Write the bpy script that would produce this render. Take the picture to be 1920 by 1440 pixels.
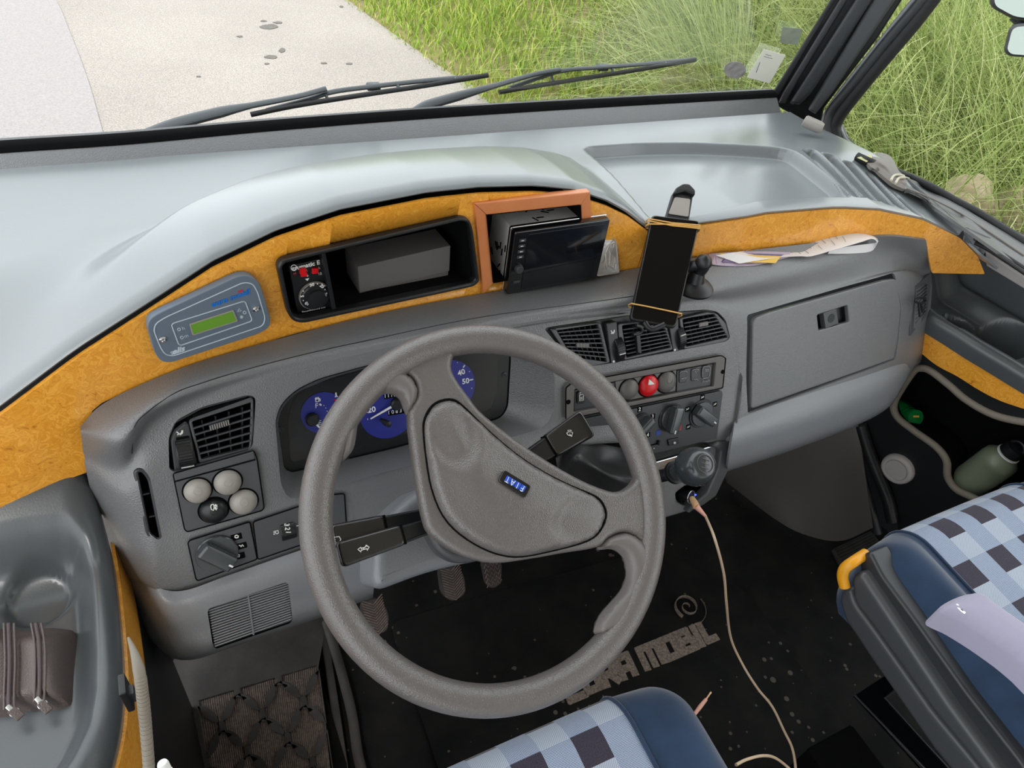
import bpy, bmesh, math, random
import numpy as np
from mathutils import Vector, Matrix, noise
random.seed(7); np.random.seed(7)
for _o in list(bpy.data.objects): bpy.data.objects.remove(_o)
SC = bpy.context.scene
COL = SC.collection
R = math.radians

# ------------------------------------------------------------------ camera
FPX = 1330.0                                    # focal length in pixels of a 1920 wide frame
CAM = np.array([0.0, 0.0, 1.35])
AX = np.array([0.89831087, 0.20206993, 0.39013501])    # world X in (right, up, forward) of the camera
AY = np.array([-0.42094996, 0.65018614, 0.63250118])
AZ = np.array([0.12585091, 0.73241, -0.66913061])
RM = np.array([AX, AY, AZ])
cam_data = bpy.data.cameras.new('camera'); cam = bpy.data.objects.new('camera', cam_data); COL.objects.link(cam)
cam_data.sensor_fit = 'HORIZONTAL'; cam_data.sensor_width = 36.0; cam_data.lens = 36.0 * FPX / 1920.0
cam_data.clip_start = 0.01; cam_data.clip_end = 200
_m = Matrix(((AX[0], AX[1], -AX[2], CAM[0]), (AY[0], AY[1], -AY[2], CAM[1]), (AZ[0], AZ[1], -AZ[2], CAM[2]), (0, 0, 0, 1)))
cam.matrix_world = _m
SC.camera = cam

# ------------------------------------------------------------------ world, sun, exposure
SC.view_settings.view_transform = 'Standard'; SC.view_settings.look = 'None'
SC.view_settings.gamma = 1.0; SC.view_settings.use_curve_mapping = False
SC.view_settings.exposure = 1.15
W = bpy.data.worlds.new('overcast'); SC.world = W; W.use_nodes = True
_n = W.node_tree.nodes; _l = W.node_tree.links; _n.clear()
_out = _n.new('ShaderNodeOutputWorld'); _bg = _n.new('ShaderNodeBackground'); _tc = _n.new('ShaderNodeTexCoord')
_sep = _n.new('ShaderNodeSeparateXYZ'); _cr = _n.new('ShaderNodeValToRGB')
_l.new(_tc.outputs['Generated'], _sep.inputs[0]); _l.new(_sep.outputs['Z'], _cr.inputs[0])
_cr.color_ramp.elements[0].position = 0.0; _cr.color_ramp.elements[0].color = (0.86, 0.90, 0.93, 1)
_cr.color_ramp.elements[1].position = 0.7; _cr.color_ramp.elements[1].color = (0.93, 0.97, 1.0, 1)
_l.new(_cr.outputs[0], _bg.inputs['Color']); _bg.inputs['Strength'].default_value = 1.15
_l.new(_bg.outputs[0], _out.inputs['Surface'])
_sd = bpy.data.lights.new('sun', 'SUN'); _sd.energy = 1.6; _sd.angle = R(25); _sd.color = (1.0, 0.97, 0.92)
_so = bpy.data.objects.new('sun', _sd); COL.objects.link(_so)
_so.rotation_euler = Vector((-0.35, -0.55, 0.9)).to_track_quat('Z', 'Y').to_euler()

# ------------------------------------------------------------------ pixel -> place helpers
def V(*a): return np.array(a, float)
def unit(v): v = np.array(v, float); return v / np.linalg.norm(v)
def ray(px, py): return RM @ V((px - 960) / FPX, (720 - py) / FPX, 1)
def onX(px, py, X): r = ray(px, py); return CAM + r * (X - CAM[0]) / r[0]
def onY(px, py, Y): r = ray(px, py); return CAM + r * (Y - CAM[1]) / r[1]
def onZ(px, py, Z): r = ray(px, py); return CAM + r * (Z - CAM[2]) / r[2]
def onT(px, py, t): return CAM + ray(px, py) * t
class Frame:
    """a real plane in the cab: origin, two in-plane axes, normal towards the viewer side"""
    def __init__(s, o, u, n):
        s.o = np.array(o, float); s.n = unit(n); u = np.array(u, float); u = u - s.n * (u @ s.n); s.u = unit(u); s.v = np.cross(s.n, s.u)
    def hit(s, px, py, d=0.0):
        r = ray(px, py); t = (s.n @ (s.o + s.n * d - CAM)) / (s.n @ r); return CAM + r * t
    def ab(s, px, py, d=0.0):
        q = s.hit(px, py, d) - s.o; return (q @ s.u, q @ s.v)
    def w(s, a, b, c=0.0): return s.o + s.u * a + s.v * b + s.n * c
    def dist(s, P): return (P - s.o) @ s.n
    def poly(s, pts, d=0.0): return [s.ab(x, y, d) for x, y in pts]
def crop(x0, y0, k):
    return lambda *pts: [(x0 + a / k, y0 + b / k) for a, b in pts]
cA = crop(140, 720, 3.692); cB = crop(500, 620, 3.79); cC = crop(980, 560, 3.6); cD = crop(1280, 340, 3)
cE = crop(1280, 640, 3); cF = crop(1280, 960, 3); cG = crop(640, 960, 3); cH = crop(0, 900, 2.667)
cI = crop(260, 380, 3); cJ = crop(860, 330, 3.5556); cK = crop(0, 0, 2); cK2 = crop(960, 0, 2)
cL = crop(1500, 240, 4.5); cM = crop(1640, 500, 5.143); cP = crop(1420, 0, 5.54); cN = crop(760, 700, 3.79)
cQ = crop(1180, 860, 8); cT = crop(1040, 1090, 5.647)

FACE = Frame((0.0, 0.6, (-0.302 + 0.925 * 0.6) / 0.38), (1, 0, 0), (0, -0.925, 0.38))
WH = Frame((0.2546, 0.3935, 0.7502), (1, 0, 0), (math.sin(.0336) * math.cos(.9529), -math.cos(.0336) * math.cos(.9529), math.sin(.9529)))

def catmull(pts, n=8, closed=False):
    P = [np.array(p, float) for p in pts]; m = len(P); out = []
    if m < 3 and not closed: return P
    rng = range(m) if closed else range(m - 1)
    for i in rng:
        if closed: p0, p1, p2, p3 = P[i - 1], P[i], P[(i + 1) % m], P[(i + 2) % m]
        else:
            p1, p2 = P[i], P[i + 1]; p0 = P[i - 1] if i else 2 * p1 - p2; p3 = P[i + 2] if i + 2 < m else 2 * p2 - p1
        for k in range(n):
            t = k / n
            out.append(0.5 * ((2 * p1) + (-p0 + p2) * t + (2 * p0 - 5 * p1 + 4 * p2 - p3) * t * t + (-p0 + 3 * p1 - 3 * p2 + p3) * t ** 3))
    if not closed: out.append(P[-1])
    return out
def rounded(pts, r, n=5):
    P = [np.array(p, float) for p in pts]; m = len(P); out = []
    rr = r if isinstance(r, (list, tuple)) else [r] * m
    for i in range(m):
        a, b, c = P[i - 1], P[i], P[(i + 1) % m]
        if rr[i] <= 0: out.append(b); continue
        l1 = np.linalg.norm(a - b); l2 = np.linalg.norm(c - b)
        k1 = unit(a - b); k2 = unit(c - b); q = min(rr[i], l1 * .48, l2 * .48)
        s, e = b + k1 * q, b + k2 * q
        for j in range(n + 1):
            t = j / n; out.append((1 - t) ** 2 * s + 2 * t * (1 - t) * b + t * t * e)
    return out
def ellipse(cx, cy, rx, ry=None, n=32, a0=0.0):
    ry = rx if ry is None else ry
    return [(cx + rx * math.cos(a0 + 2 * math.pi * i / n), cy + ry * math.sin(a0 + 2 * math.pi * i / n)) for i in range(n)]

# ------------------------------------------------------------------ objects
def root_of(p):
    while p.parent: p = p.parent
    return p
def thing(name, label, cat, loc=(0, 0, 0), group=None):
    o = bpy.data.objects.new(name, None); COL.objects.link(o); o.location = Vector([float(v) for v in loc])
    o.empty_display_size = .02; o['label'] = label; o['category'] = cat
    if group: o['group'] = group
    return o
def tag(o, label, cat=None, group=None, kind=None):
    if label: o['label'] = label
    if cat: o['category'] = cat
    if group: o['group'] = group
    if kind: o['kind'] = kind
    return o
def base_shift(me):
    n = len(me.vertices)
    if not n: return V(0, 0, 0)
    a = np.empty(n * 3, np.float32); me.vertices.foreach_get('co', a); a = a.reshape(-1, 3)
    lo, hi = a.min(0), a.max(0); c = V((lo[0] + hi[0]) / 2, (lo[1] + hi[1]) / 2, lo[2])
    return c
def link(name, me, mat, parent=None, smooth=35):
    if mat is not None:
        me.materials.clear()
        for m_ in (mat if isinstance(mat, (list, tuple)) else [mat]): me.materials.append(m_)
    if smooth:
        me.shade_smooth()
        bm = bmesh.new(); bm.from_mesh(me); ca = math.cos(R(smooth))
        for e in bm.edges:
            if len(e.link_faces) == 2 and e.link_faces[0].normal.dot(e.link_faces[1].normal) < ca: e.smooth = False
        bm.to_mesh(me); bm.free()
    o = bpy.data.objects.new(name, me); COL.objects.link(o)
    if smooth and 8 < len(me.polygons) < 4000: md = o.modifiers.new('weighted', 'WEIGHTED_NORMAL'); md.keep_sharp = True; md.weight = 90
    if parent is None:
        c = base_shift(me); me.transform(Matrix.Translation(Vector(-c))); o.location = Vector(c)
    else:
        rl = Vector(root_of(parent).location)
        # every part's origin sits at its thing's origin
        me.transform(Matrix.Translation(-rl)); o.parent = parent
    return o
def meshof(verts, faces):
    me = bpy.data.meshes.new('m'); me.from_pydata([tuple(float(c) for c in v) for v in verts], [], [tuple(int(i) for i in f) for f in faces]); me.validate(); me.update(); return me
def recalc(me):
    bm = bmesh.new(); bm.from_mesh(me); bmesh.ops.recalc_face_normals(bm, faces=bm.faces); bm.to_mesh(me); bm.free(); return me
def joinm(*ms):
    bm = bmesh.new()
    for m_ in ms: bm.from_mesh(m_)
    me = bpy.data.meshes.new('m'); bm.to_mesh(me); bm.free()
    for m_ in ms: bpy.data.meshes.remove(m_)
    return me
def m_tube(pts, r, seg=10, closed=False, flat=None):
    P = [np.array(p, float) for p in pts]; n = len(P); rr = r if isinstance(r, (list, tuple, np.ndarray)) else [r] * n
    T = []
    for i in range(n):
        a = P[i - 1] if (i or closed) else P[0]; b = P[(i + 1) % n] if (i < n - 1 or closed) else P[-1]
        T.append(unit(b - a))
    up = V(0, 0, 1) if abs(T[0][2]) < .9 else V(1, 0, 0)
    N = unit(np.cross(T[0], up)); vs = []; fs = []
    for i in range(n):
        N = unit(N - T[i] * (N @ T[i])); B = np.cross(T[i], N)
        fx, fy = flat if flat else (1, 1)
        for k in range(seg):
            a = 2 * math.pi * k / seg; vs.append(P[i] + (N * math.cos(a) * fx + B * math.sin(a) * fy) * rr[i])
    m = n if closed else n - 1
    for i in range(m):
        for k in range(seg):
            j = (i + 1) % n; fs.append((i * seg + k, i * seg + (k + 1) % seg, j * seg + (k + 1) % seg, j * seg + k))
    if not closed:
        fs.append(tuple(range(seg))[::-1]); fs.append(tuple((n - 1) * seg + k for k in range(seg)))
    return recalc(meshof(vs, fs))
def m_lathe(prof, o, ax, seg=32, ref=None):
    """profile of (radius, height) pairs turned about the axis"""
    ax = unit(ax); ref = unit(ref) if ref is not None else (V(0, 0, 1) if abs(ax[2]) < .9 else V(1, 0, 0))
    u = unit(np.cross(ax, ref)); v = np.cross(ax, u); o = np.array(o, float); vs = []; fs = []; n = len(prof)
    for r, h in prof:
        for k in range(seg):
            a = 2 * math.pi * k / seg; vs.append(o + ax * h + (u * math.cos(a) + v * math.sin(a)) * max(r, 1e-5))
    for i in range(n - 1):
        for k in range(seg): fs.append((i * seg + k, i * seg + (k + 1) % seg, (i + 1) * seg + (k + 1) % seg, (i + 1) * seg + k))
    fs.append(tuple(range(seg))[::-1]); fs.append(tuple((n - 1) * seg + k for k in range(seg)))
    return recalc(meshof(vs, fs))
def m_box(c, ax, dims, bev=0.0, seg=2):
    """box with centre c, three axes, full sizes"""
    bm = bmesh.new(); bmesh.ops.create_cube(bm, size=1.0)
    bmesh.ops.scale(bm, vec=Vector([float(d) for d in dims]), verts=bm.verts)
    if bev: bmesh.ops.bevel(bm, geom=list(bm.edges), offset=bev, segments=seg, affect='EDGES', profile=.5)
    A = [unit(a) for a in ax]
    for v in bm.verts:
        q = np.array(c, float) + A[0] * v.co.x + A[1] * v.co.y + A[2] * v.co.z; v.co = Vector(q)
    bmesh.ops.recalc_face_normals(bm, faces=bm.faces)
    me = bpy.data.meshes.new('m'); bm.to_mesh(me); bm.free(); return me
def m_plate(F, outer, holes=(), c0=0.0, c1=0.005, bev=0.0, bres=2):
    """solid plate cut to an outline in frame F (outline in frame metres), from depth c0 to c1"""
    cu = bpy.data.curves.new('c', 'CURVE'); cu.dimensions = '2D'; cu.fill_mode = 'BOTH'
    for pl in [outer] + list(holes):
        sp = cu.splines.new('POLY'); sp.points.add(len(pl) - 1)
        for i, p in enumerate(pl): sp.points[i].co = (float(p[0]), float(p[1]), 0, 1)
        sp.use_cyclic_u = True
    th = c1 - c0; bev = min(bev, th * .49)
    cu.extrude = th / 2 - bev
    if bev: cu.bevel_depth = bev; cu.bevel_resolution = bres; cu.offset = -bev
    ob = bpy.data.objects.new('c', cu); COL.objects.link(ob)
    dg = bpy.context.evaluated_depsgraph_get(); dg.update()
    me = bpy.data.meshes.new_from_object(ob.evaluated_get(dg)); bpy.data.objects.remove(ob); bpy.data.curves.remove(cu)
    mid = (c0 + c1) / 2; o = F.o + F.n * mid
    M = Matrix(((F.u[0], F.v[0], F.n[0], o[0]), (F.u[1], F.v[1], F.n[1], o[1]), (F.u[2], F.v[2], F.n[2], o[2]), (0, 0, 0, 1)))
    me.transform(M)
    bm = bmesh.new(); bm.from_mesh(me); bmesh.ops.remove_doubles(bm, verts=bm.verts, dist=1e-6); bmesh.ops.recalc_face_normals(bm, faces=bm.faces); bm.to_mesh(me); bm.free()
    return me
def plate(name, F, px, mat, parent, holes=(), c0=0.0, c1=0.005, bev=.001, r=0, bres=2, smooth=35, d=None):
    d = c1 if d is None else d
    po = F.poly(px, d); po = rounded(po, r) if r else po
    return link(name, m_plate(F, po, [h for h in holes], c0, c1, bev, bres), mat, parent, smooth)
def m_grid(rows, closed_u=False):
    nr = len(rows); nc = len(rows[0]); vs = [p for r_ in rows for p in r_]; fs = []
    for i in range(nr - 1):
        for j in range(nc if closed_u else nc - 1):
            k = (j + 1) % nc; fs.append((i * nc + j, i * nc + k, (i + 1) * nc + k, (i + 1) * nc + j))
    return meshof(vs, fs)
def loft(rows, nu=6, nv=6):
    """smooth surface through rows of 3D points (all rows the same length)"""
    rr = [catmull(r_, nu) for r_ in rows]; cols = list(zip(*rr)); cols = [catmull(c, nv) for c in cols]
    return [list(r_) for r_ in zip(*cols)]
def m_shell(rows, th, toward=None):
    """grid surface given a real thickness away from the viewer side"""
    nr, nc = len(rows), len(rows[0]); A = np.array(rows)
    du = np.gradient(A, axis=1); dv = np.gradient(A, axis=0); N = np.cross(du, dv)
    N /= (np.linalg.norm(N, axis=2, keepdims=True) + 1e-12)
    if toward is None: toward = CAM
    s = np.sign(np.mean(np.sum(N * (np.array(toward) - A), axis=2))) or 1
    B = A - N * s * th; vs = list(A.reshape(-1, 3)) + list(B.reshape(-1, 3)); k = nr * nc; fs = []
    for i in range(nr - 1):
        for j in range(nc - 1):
            a, b, c, d = i * nc + j, i * nc + j + 1, (i + 1) * nc + j + 1, (i + 1) * nc + j
            fs.append((a, b, c, d)); fs.append((k + d, k + c, k + b, k + a))
    for i in range(nr - 1):
        a, d = i * nc, (i + 1) * nc; fs.append((a, d, k + d, k + a))
        b, c = i * nc + nc - 1, (i + 1) * nc + nc - 1; fs.append((c, b, k + b, k + c))
    for j in range(nc - 1):
        fs.append((j + 1, j, k + j, k + j + 1)); a = (nr - 1) * nc + j; fs.append((a, a + 1, k + a + 1, k + a))
    return recalc(meshof(vs, fs))
def boolean(me, cutters, op='DIFFERENCE', use_self=False):
    o = bpy.data.objects.new('b', me); COL.objects.link(o); tmp = []
    for c in cutters:
        q = bpy.data.objects.new('q', c); COL.objects.link(q); tmp.append(q)
        md = o.modifiers.new('b', 'BOOLEAN'); md.operation = op; md.object = q; md.solver = 'EXACT'; md.use_self = use_self
    dg = bpy.context.evaluated_depsgraph_get(); dg.update()
    r_ = bpy.data.meshes.new_from_object(o.evaluated_get(dg))
    for q in tmp: bpy.data.objects.remove(q)
    bpy.data.objects.remove(o); return r_
def cut_each(me, cutters):
    for c in cutters:
        a0 = sum(f.area for f in me.polygons); cp_ = [c.copy() for _ in range(6)]
        for k in range(6):
            q = cp_[k]; q.transform(Matrix.Translation((.00037 * k, .0011 * k, -.00053 * k))); src = me.copy(); r_ = boolean(src, [q], use_self=k > 0); a1 = sum(f.area for f in r_.polygons)
            if a0 * .6 < a1 < a0: break
        else: r_ = me
        bm = bmesh.new(); bm.from_mesh(r_); bmesh.ops.remove_doubles(bm, verts=bm.verts, dist=1e-5); bmesh.ops.dissolve_degenerate(bm, edges=bm.edges, dist=1e-6); bmesh.ops.recalc_face_normals(bm, faces=bm.faces); bm.to_mesh(r_); bm.free(); me = r_
        print('BOOL', a0, a1, k)
    return me
def m_dome(F, po, hfun, step=.004, wall=0.0):
    """surface over a closed outline: height hfun(points, distance to outline), plus a side wall down to 'wall'"""
    from mathutils.geometry import delaunay_2d_cdt
    po = [np.array(q) for q in po]; P = np.array(po); lo, hi = P.min(0), P.max(0)
    gx, gy = np.meshgrid(np.arange(lo[0], hi[0], step), np.arange(lo[1], hi[1], step)); G = np.stack([gx.ravel(), gy.ravel()], 1); G[:, 0] += (np.round((G[:, 1] - lo[1]) / step) % 2) * step / 2
    sd = poly_sd(G, P); G = G[sd < -step * .45]; rings = []
    nrm = np.roll(P, -1, 0) - np.roll(P, 1, 0); nrm = np.stack([nrm[:, 1], -nrm[:, 0]], 1); nrm /= np.linalg.norm(nrm, axis=1, keepdims=True)
    if poly_sd(P + nrm * 1e-4, P).mean() > 0: nrm = -nrm
    co = [Vector(q) for q in P] + [Vector(q) for q in G]; n = len(P)
    v, e, f, *_ = delaunay_2d_cdt(co, [(i, (i + 1) % n) for i in range(n)], [], 1, 1e-7)
    A = np.array([(q.x, q.y) for q in v]); d = np.maximum(-poly_sd(A, P), 0); H = hfun(A, d); vs = [F.w(a[0], a[1], h) for a, h in zip(A, H)]
    fs = [tuple(q) for q in f]; nn = len(vs)
    idx = [int(np.argmin(((A - q) ** 2).sum(1))) for q in P]; vs += [F.w(q[0], q[1], wall) for q in P]
    for i in range(n): j = (i + 1) % n; fs.append((idx[i], idx[j], nn + j, nn + i))
    return recalc(meshof(vs, fs))
def poly_sd(P, poly):
    """signed distance to a polygon, vectorised: negative inside"""
    P = P[:, None, :]; A = np.array(poly); B = np.roll(A, -1, 0); d = B - A; w = P - A[None]
    t = np.clip((w * d[None]).sum(2) / ((d * d).sum(1)[None] + 1e-18), 0, 1); q = w - d[None] * t[..., None]; dist = np.sqrt((q ** 2).sum(2)).min(1)
    c = ((A[None, :, 1] > P[..., 1]) != (B[None, :, 1] > P[..., 1])) & (P[..., 0] < (d[None, :, 0]) * (P[..., 1] - A[None, :, 1]) / (d[None, :, 1] + 1e-12) + A[None, :, 0])
    ins = c.sum(1) % 2 == 1; return np.where(ins, -dist, dist)
sm = lambda x: np.clip(x, 0, 1) ** 2 * (3 - 2 * np.clip(x, 0, 1))
def surface_of(*names):
    """ray tester on finished objects: px -> point on their surface (plus normal)"""
    from mathutils.bvhtree import BVHTree
    vs, fs = [], []
    for nm in names:
        o = bpy.data.objects[nm]; off = Vector(root_of(o).location); k = len(vs); vs += [v.co + off for v in o.data.vertices]; fs += [tuple(i + k for i in f.vertices) for f in o.data.polygons]
    T = BVHTree.FromPolygons(vs, fs)
    def f(px, py, h=0.0):
        h_, n_, *_ = T.ray_cast(Vector(CAM), Vector(ray(px, py)))
        if h_ is None: return onZ(px, py, .78)
        n_ = np.array(n_); n_ = n_ if n_ @ (CAM - np.array(h_)) > 0 else -n_
        return np.array(h_) + n_ * h
    return f
def m_text(s, F, a, b, c, size, ang=0.0, ext=.0002, bold=0.0, sx=1.0, shear=0.0, align='CENTER'):
    cu = bpy.data.curves.new('t', 'FONT'); cu.body = s; cu.size = size; cu.extrude = ext; cu.offset = bold; cu.shear = shear
    cu.align_x = align; cu.align_y = 'CENTER'; cu.resolution_u = 3
    ob = bpy.data.objects.new('t', cu); COL.objects.link(ob)
    dg = bpy.context.evaluated_depsgraph_get(); dg.update(); me = bpy.data.meshes.new_from_object(ob.evaluated_get(dg))
    bpy.data.objects.remove(ob); bpy.data.curves.remove(cu)
    ca, sa = math.cos(ang), math.sin(ang); u = (F.u * ca + F.v * sa); v = (-F.u * sa + F.v * ca); o = F.w(a, b, c)
    M = Matrix(((u[0] * sx, v[0], F.n[0], o[0]), (u[1] * sx, v[1], F.n[1], o[1]), (u[2] * sx, v[2], F.n[2], o[2]), (0, 0, 0, 1)))
    me.transform(M); return me
def text_px(name, s, F, px, py, d, size, mat, parent, to=None, **k):
    """lettering whose baseline direction runs from (px,py) towards pixel 'to'"""
    a, b = F.ab(px, py, d); ang = 0
    if to is not None: a2, b2 = F.ab(to[0], to[1], d); ang = math.atan2(b2 - b, a2 - a)
    return link(name, m_text(s, F, a, b, d, size, ang, **k), mat, parent, 0)
def stroke_px(F, pts, d, w=.0008, h=.0004):
    P = [F.hit(x, y, d) for x, y in pts]; return m_tube(P, w, 6, flat=(1, 1))
# ------------------------------------------------------------------ materials
def mat(name, col, rough=.5, metal=0.0, coat=0.0, coat_r=.1, spec=.5, bump=None, var=None, ior=1.5, sheen=0, coord='Object'):
    """bump=(kind, scale, strength); var=(scale, amount, second colour)"""
    m = bpy.data.materials.new(name); m.use_nodes = True; n = m.node_tree.nodes; l = m.node_tree.links; b = n['Principled BSDF']
    b.inputs['Base Color'].default_value = (*col, 1); b.inputs['Roughness'].default_value = rough; b.inputs['Metallic'].default_value = metal
    b.inputs['Coat Weight'].default_value = coat; b.inputs['Coat Roughness'].default_value = coat_r; b.inputs['Specular IOR Level'].default_value = spec
    b.inputs['IOR'].default_value = ior
    if sheen: b.inputs['Sheen Weight'].default_value = sheen; b.inputs['Sheen Roughness'].default_value = .4
    tc = n.new('ShaderNodeTexCoord')
    if bump:
        kind, sc, st = bump
        if kind == 'noise': t = n.new('ShaderNodeTexNoise'); t.inputs['Detail'].default_value = 4; h = t.outputs['Fac']
        else:
            t = n.new('ShaderNodeTexVoronoi'); t.feature = 'DISTANCE_TO_EDGE'; h = t.outputs['Distance']
        t.inputs['Scale'].default_value = sc; l.new(tc.outputs[coord], t.inputs['Vector'])
        bp = n.new('ShaderNodeBump'); bp.inputs['Strength'].default_value = st; bp.inputs['Distance'].default_value = .0006 if kind != 'noise' else .0008
        l.new(h, bp.inputs['Height']); l.new(bp.outputs[0], b.inputs['Normal'])
    if var:
        sc, amt, c2 = var
        t = n.new('ShaderNodeTexNoise'); t.inputs['Scale'].default_value = sc; t.inputs['Detail'].default_value = 5; l.new(tc.outputs[coord], t.inputs['Vector'])
        rp = n.new('ShaderNodeValToRGB'); rp.color_ramp.elements[0].position = .5 - amt; rp.color_ramp.elements[1].position = .5 + amt
        rp.color_ramp.elements[0].color = (*col, 1); rp.color_ramp.elements[1].color = (*c2, 1)
        l.new(t.outputs['Fac'], rp.inputs[0]); l.new(rp.outputs[0], b.inputs['Base Color'])
    return m
def srgb(r, g, b):
    f = lambda c: (c / 255) / 12.92 if c / 255 <= .04045 else ((c / 255 + .055) / 1.055) ** 2.4
    return (f(r), f(g), f(b))
M = {}
M['dash'] = mat('textured_grey_plastic', srgb(103, 104, 106), .36, bump=('voronoi', 330, .9), spec=.8)
M['dash_low'] = mat('light_grey_plastic', srgb(118, 120, 124), .38, bump=('voronoi', 330, .5), spec=.7)
M['dash_smooth'] = mat('smooth_grey_plastic', srgb(72, 74, 77), .36)
M['dash_brown'] = mat('warm_grey_plastic', srgb(92, 88, 85), .45, bump=('noise', 900, .15))
M['black'] = mat('black_plastic', srgb(22, 23, 25), .4)
M['blackgloss'] = mat('glossy_black_plastic', srgb(14, 14, 16), .12, coat=.5)
M['dark'] = mat('dark_grey_plastic', srgb(48, 50, 53), .38)
M['ventgrey'] = mat('vent_grey_plastic', srgb(64, 66, 69), .34)
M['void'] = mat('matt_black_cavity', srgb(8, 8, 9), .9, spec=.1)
M['wheel'] = mat('grained_steering_wheel_foam', srgb(95, 90, 88), .33, bump=('voronoi', 430, .9), spec=.8)
M['nose'] = mat('dashboard_cover_plastic', srgb(118, 123, 126), .36, coat=.7, coat_r=.25, bump=('voronoi', 300, .12), var=(5, .35, srgb(121, 126, 129)))
M['rubber'] = mat('black_rubber', srgb(24, 24, 26), .6)
M['chrome'] = mat('bright_metal', (.75, .75, .76), .2, metal=1)
M['steel'] = mat('zinc_plated_steel', (.62, .63, .64), .38, metal=.85, bump=('noise', 60, .2))
M['white'] = mat('white_print', srgb(225, 225, 222), .6)
M['beigebtn'] = mat('beige_grey_button_plastic', srgb(150, 145, 139), .38)
M['greybtn'] = mat('grey_button_plastic', srgb(92, 90, 88), .4)
M['red'] = mat('red_plastic', srgb(205, 16, 26), .3)
M['knob'] = mat('dark_green_grey_knob_plastic', srgb(58, 62, 65), .22, coat=.3)
M['leather'] = mat('black_leather', srgb(44, 44, 45), .38, bump=('voronoi', 300, .3))
def burl():
    m = mat('burl_wood_laminate', srgb(214, 140, 40), .28, coat=.6, coat_r=.12); n = m.node_tree.nodes; l = m.node_tree.links; b = n['Principled BSDF']
    tc = n.new('ShaderNodeTexCoord'); n1 = n.new('ShaderNodeTexNoise'); n1.inputs['Scale'].default_value = 22; n1.inputs['Detail'].default_value = 3
    l.new(tc.outputs['Object'], n1.inputs['Vector'])
    mx = n.new('ShaderNodeVectorMath'); mx.operation = 'SCALE'; mx.inputs['Scale'].default_value = .09
    ad = n.new('ShaderNodeVectorMath'); ad.operation = 'ADD'; l.new(n1.outputs['Color'], mx.inputs[0]); l.new(tc.outputs['Object'], ad.inputs[0]); l.new(mx.outputs[0], ad.inputs[1])
    n2 = n.new('ShaderNodeTexNoise'); n2.inputs['Scale'].default_value = 38; n2.inputs['Detail'].default_value = 5; n2.inputs['Distortion'].default_value = 2.2; l.new(ad.outputs[0], n2.inputs['Vector'])
    rp = n.new('ShaderNodeValToRGB'); e = rp.color_ramp.elements
    e[0].position = .30; e[0].color = (*srgb(192, 118, 26), 1); e[1].position = .72; e[1].color = (*srgb(246, 186, 84), 1)
    for p, c in ((.42, srgb(234, 164, 56)), (.5, srgb(220, 146, 42)), (.56, srgb(242, 174, 68)), (.63, srgb(228, 154, 50))):
        q = e.new(p); q.color = (*c, 1)
    l.new(n2.outputs['Fac'], rp.inputs[0]); l.new(rp.outputs[0], b.inputs['Base Color']); return m
M['burl'] = burl()
def glass(name, tint=(1, 1, 1), refl=1.0):
    m = bpy.data.materials.new(name); m.use_nodes = True; n = m.node_tree.nodes; l = m.node_tree.links; n.clear()
    o = n.new('ShaderNodeOutputMaterial'); t = n.new('ShaderNodeBsdfTransparent'); t.inputs[0].default_value = (*tint, 1)
    g = n.new('ShaderNodeBsdfGlossy'); g.inputs['Roughness'].default_value = .02; f = n.new('ShaderNodeFresnel'); f.inputs[0].default_value = 1.3
    x = n.new('ShaderNodeMixShader'); mu = n.new('ShaderNodeMath'); mu.operation = 'MULTIPLY'; mu.inputs[1].default_value = refl
    l.new(f.outputs[0], mu.inputs[0]); l.new(mu.outputs[0], x.inputs[0]); l.new(t.outputs[0], x.inputs[1]); l.new(g.outputs[0], x.inputs[2]); l.new(x.outputs[0], o.inputs[0]); return m
M['glass'] = glass('window_glass', (.98, .99, .985), .22)
# ------------------------------------------------------------------ outside: road, verge, bank
ROAD_Z = -0.65
def asphalt():
    m = mat('pale_asphalt', srgb(134, 127, 122), .85, bump=('noise', 90, .5)); n = m.node_tree.nodes; l = m.node_tree.links; b = n['Principled BSDF']
    tc = n.new('ShaderNodeTexCoord'); a = n.new('ShaderNodeTexNoise'); a.inputs['Scale'].default_value = 110; a.inputs['Detail'].default_value = 5; l.new(tc.outputs['Object'], a.inputs['Vector'])
    c = n.new('ShaderNodeTexNoise'); c.inputs['Scale'].default_value = .9; c.inputs['Detail'].default_value = 5; l.new(tc.outputs['Object'], c.inputs['Vector'])
    sep = n.new('ShaderNodeSeparateXYZ'); l.new(tc.outputs['Object'], sep.inputs[0])
    r1 = n.new('ShaderNodeValToRGB'); r1.color_ramp.elements[0].position = .38; r1.color_ramp.elements[0].color = (*srgb(128, 122, 117), 1); r1.color_ramp.elements[1].position = .62; r1.color_ramp.elements[1].color = (*srgb(160, 152, 145), 1)
    l.new(a.outputs['Fac'], r1.inputs[0])
    mix = n.new('ShaderNodeMixRGB'); mix.blend_type = 'MULTIPLY'; mix.inputs[0].default_value = 1
    r2 = n.new('ShaderNodeValToRGB'); r2.color_ramp.elements[0].position = .3; r2.color_ramp.elements[0].color = (.86, .85, .86, 1); r2.color_ramp.elements[1].position = .65; r2.color_ramp.elements[1].color = (1, 1, 1, 1); l.new(c.outputs['Fac'], r2.inputs[0])
    l.new(r1.outputs[0], mix.inputs[1]); l.new(r2.outputs[0], mix.inputs[2]); l.new(mix.outputs[0], b.inputs['Base Color']); return m
M['asphalt'] = asphalt()
M['asphalt_old'] = mat('older_grey_asphalt', srgb(130, 125, 125), .85, bump=('noise', 90, .5), var=(100, .15, srgb(146, 140, 139)))
M['patch'] = mat('dark_damp_patch', srgb(80, 76, 72), .8, var=(60, .2, srgb(98, 93, 88)))
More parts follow.
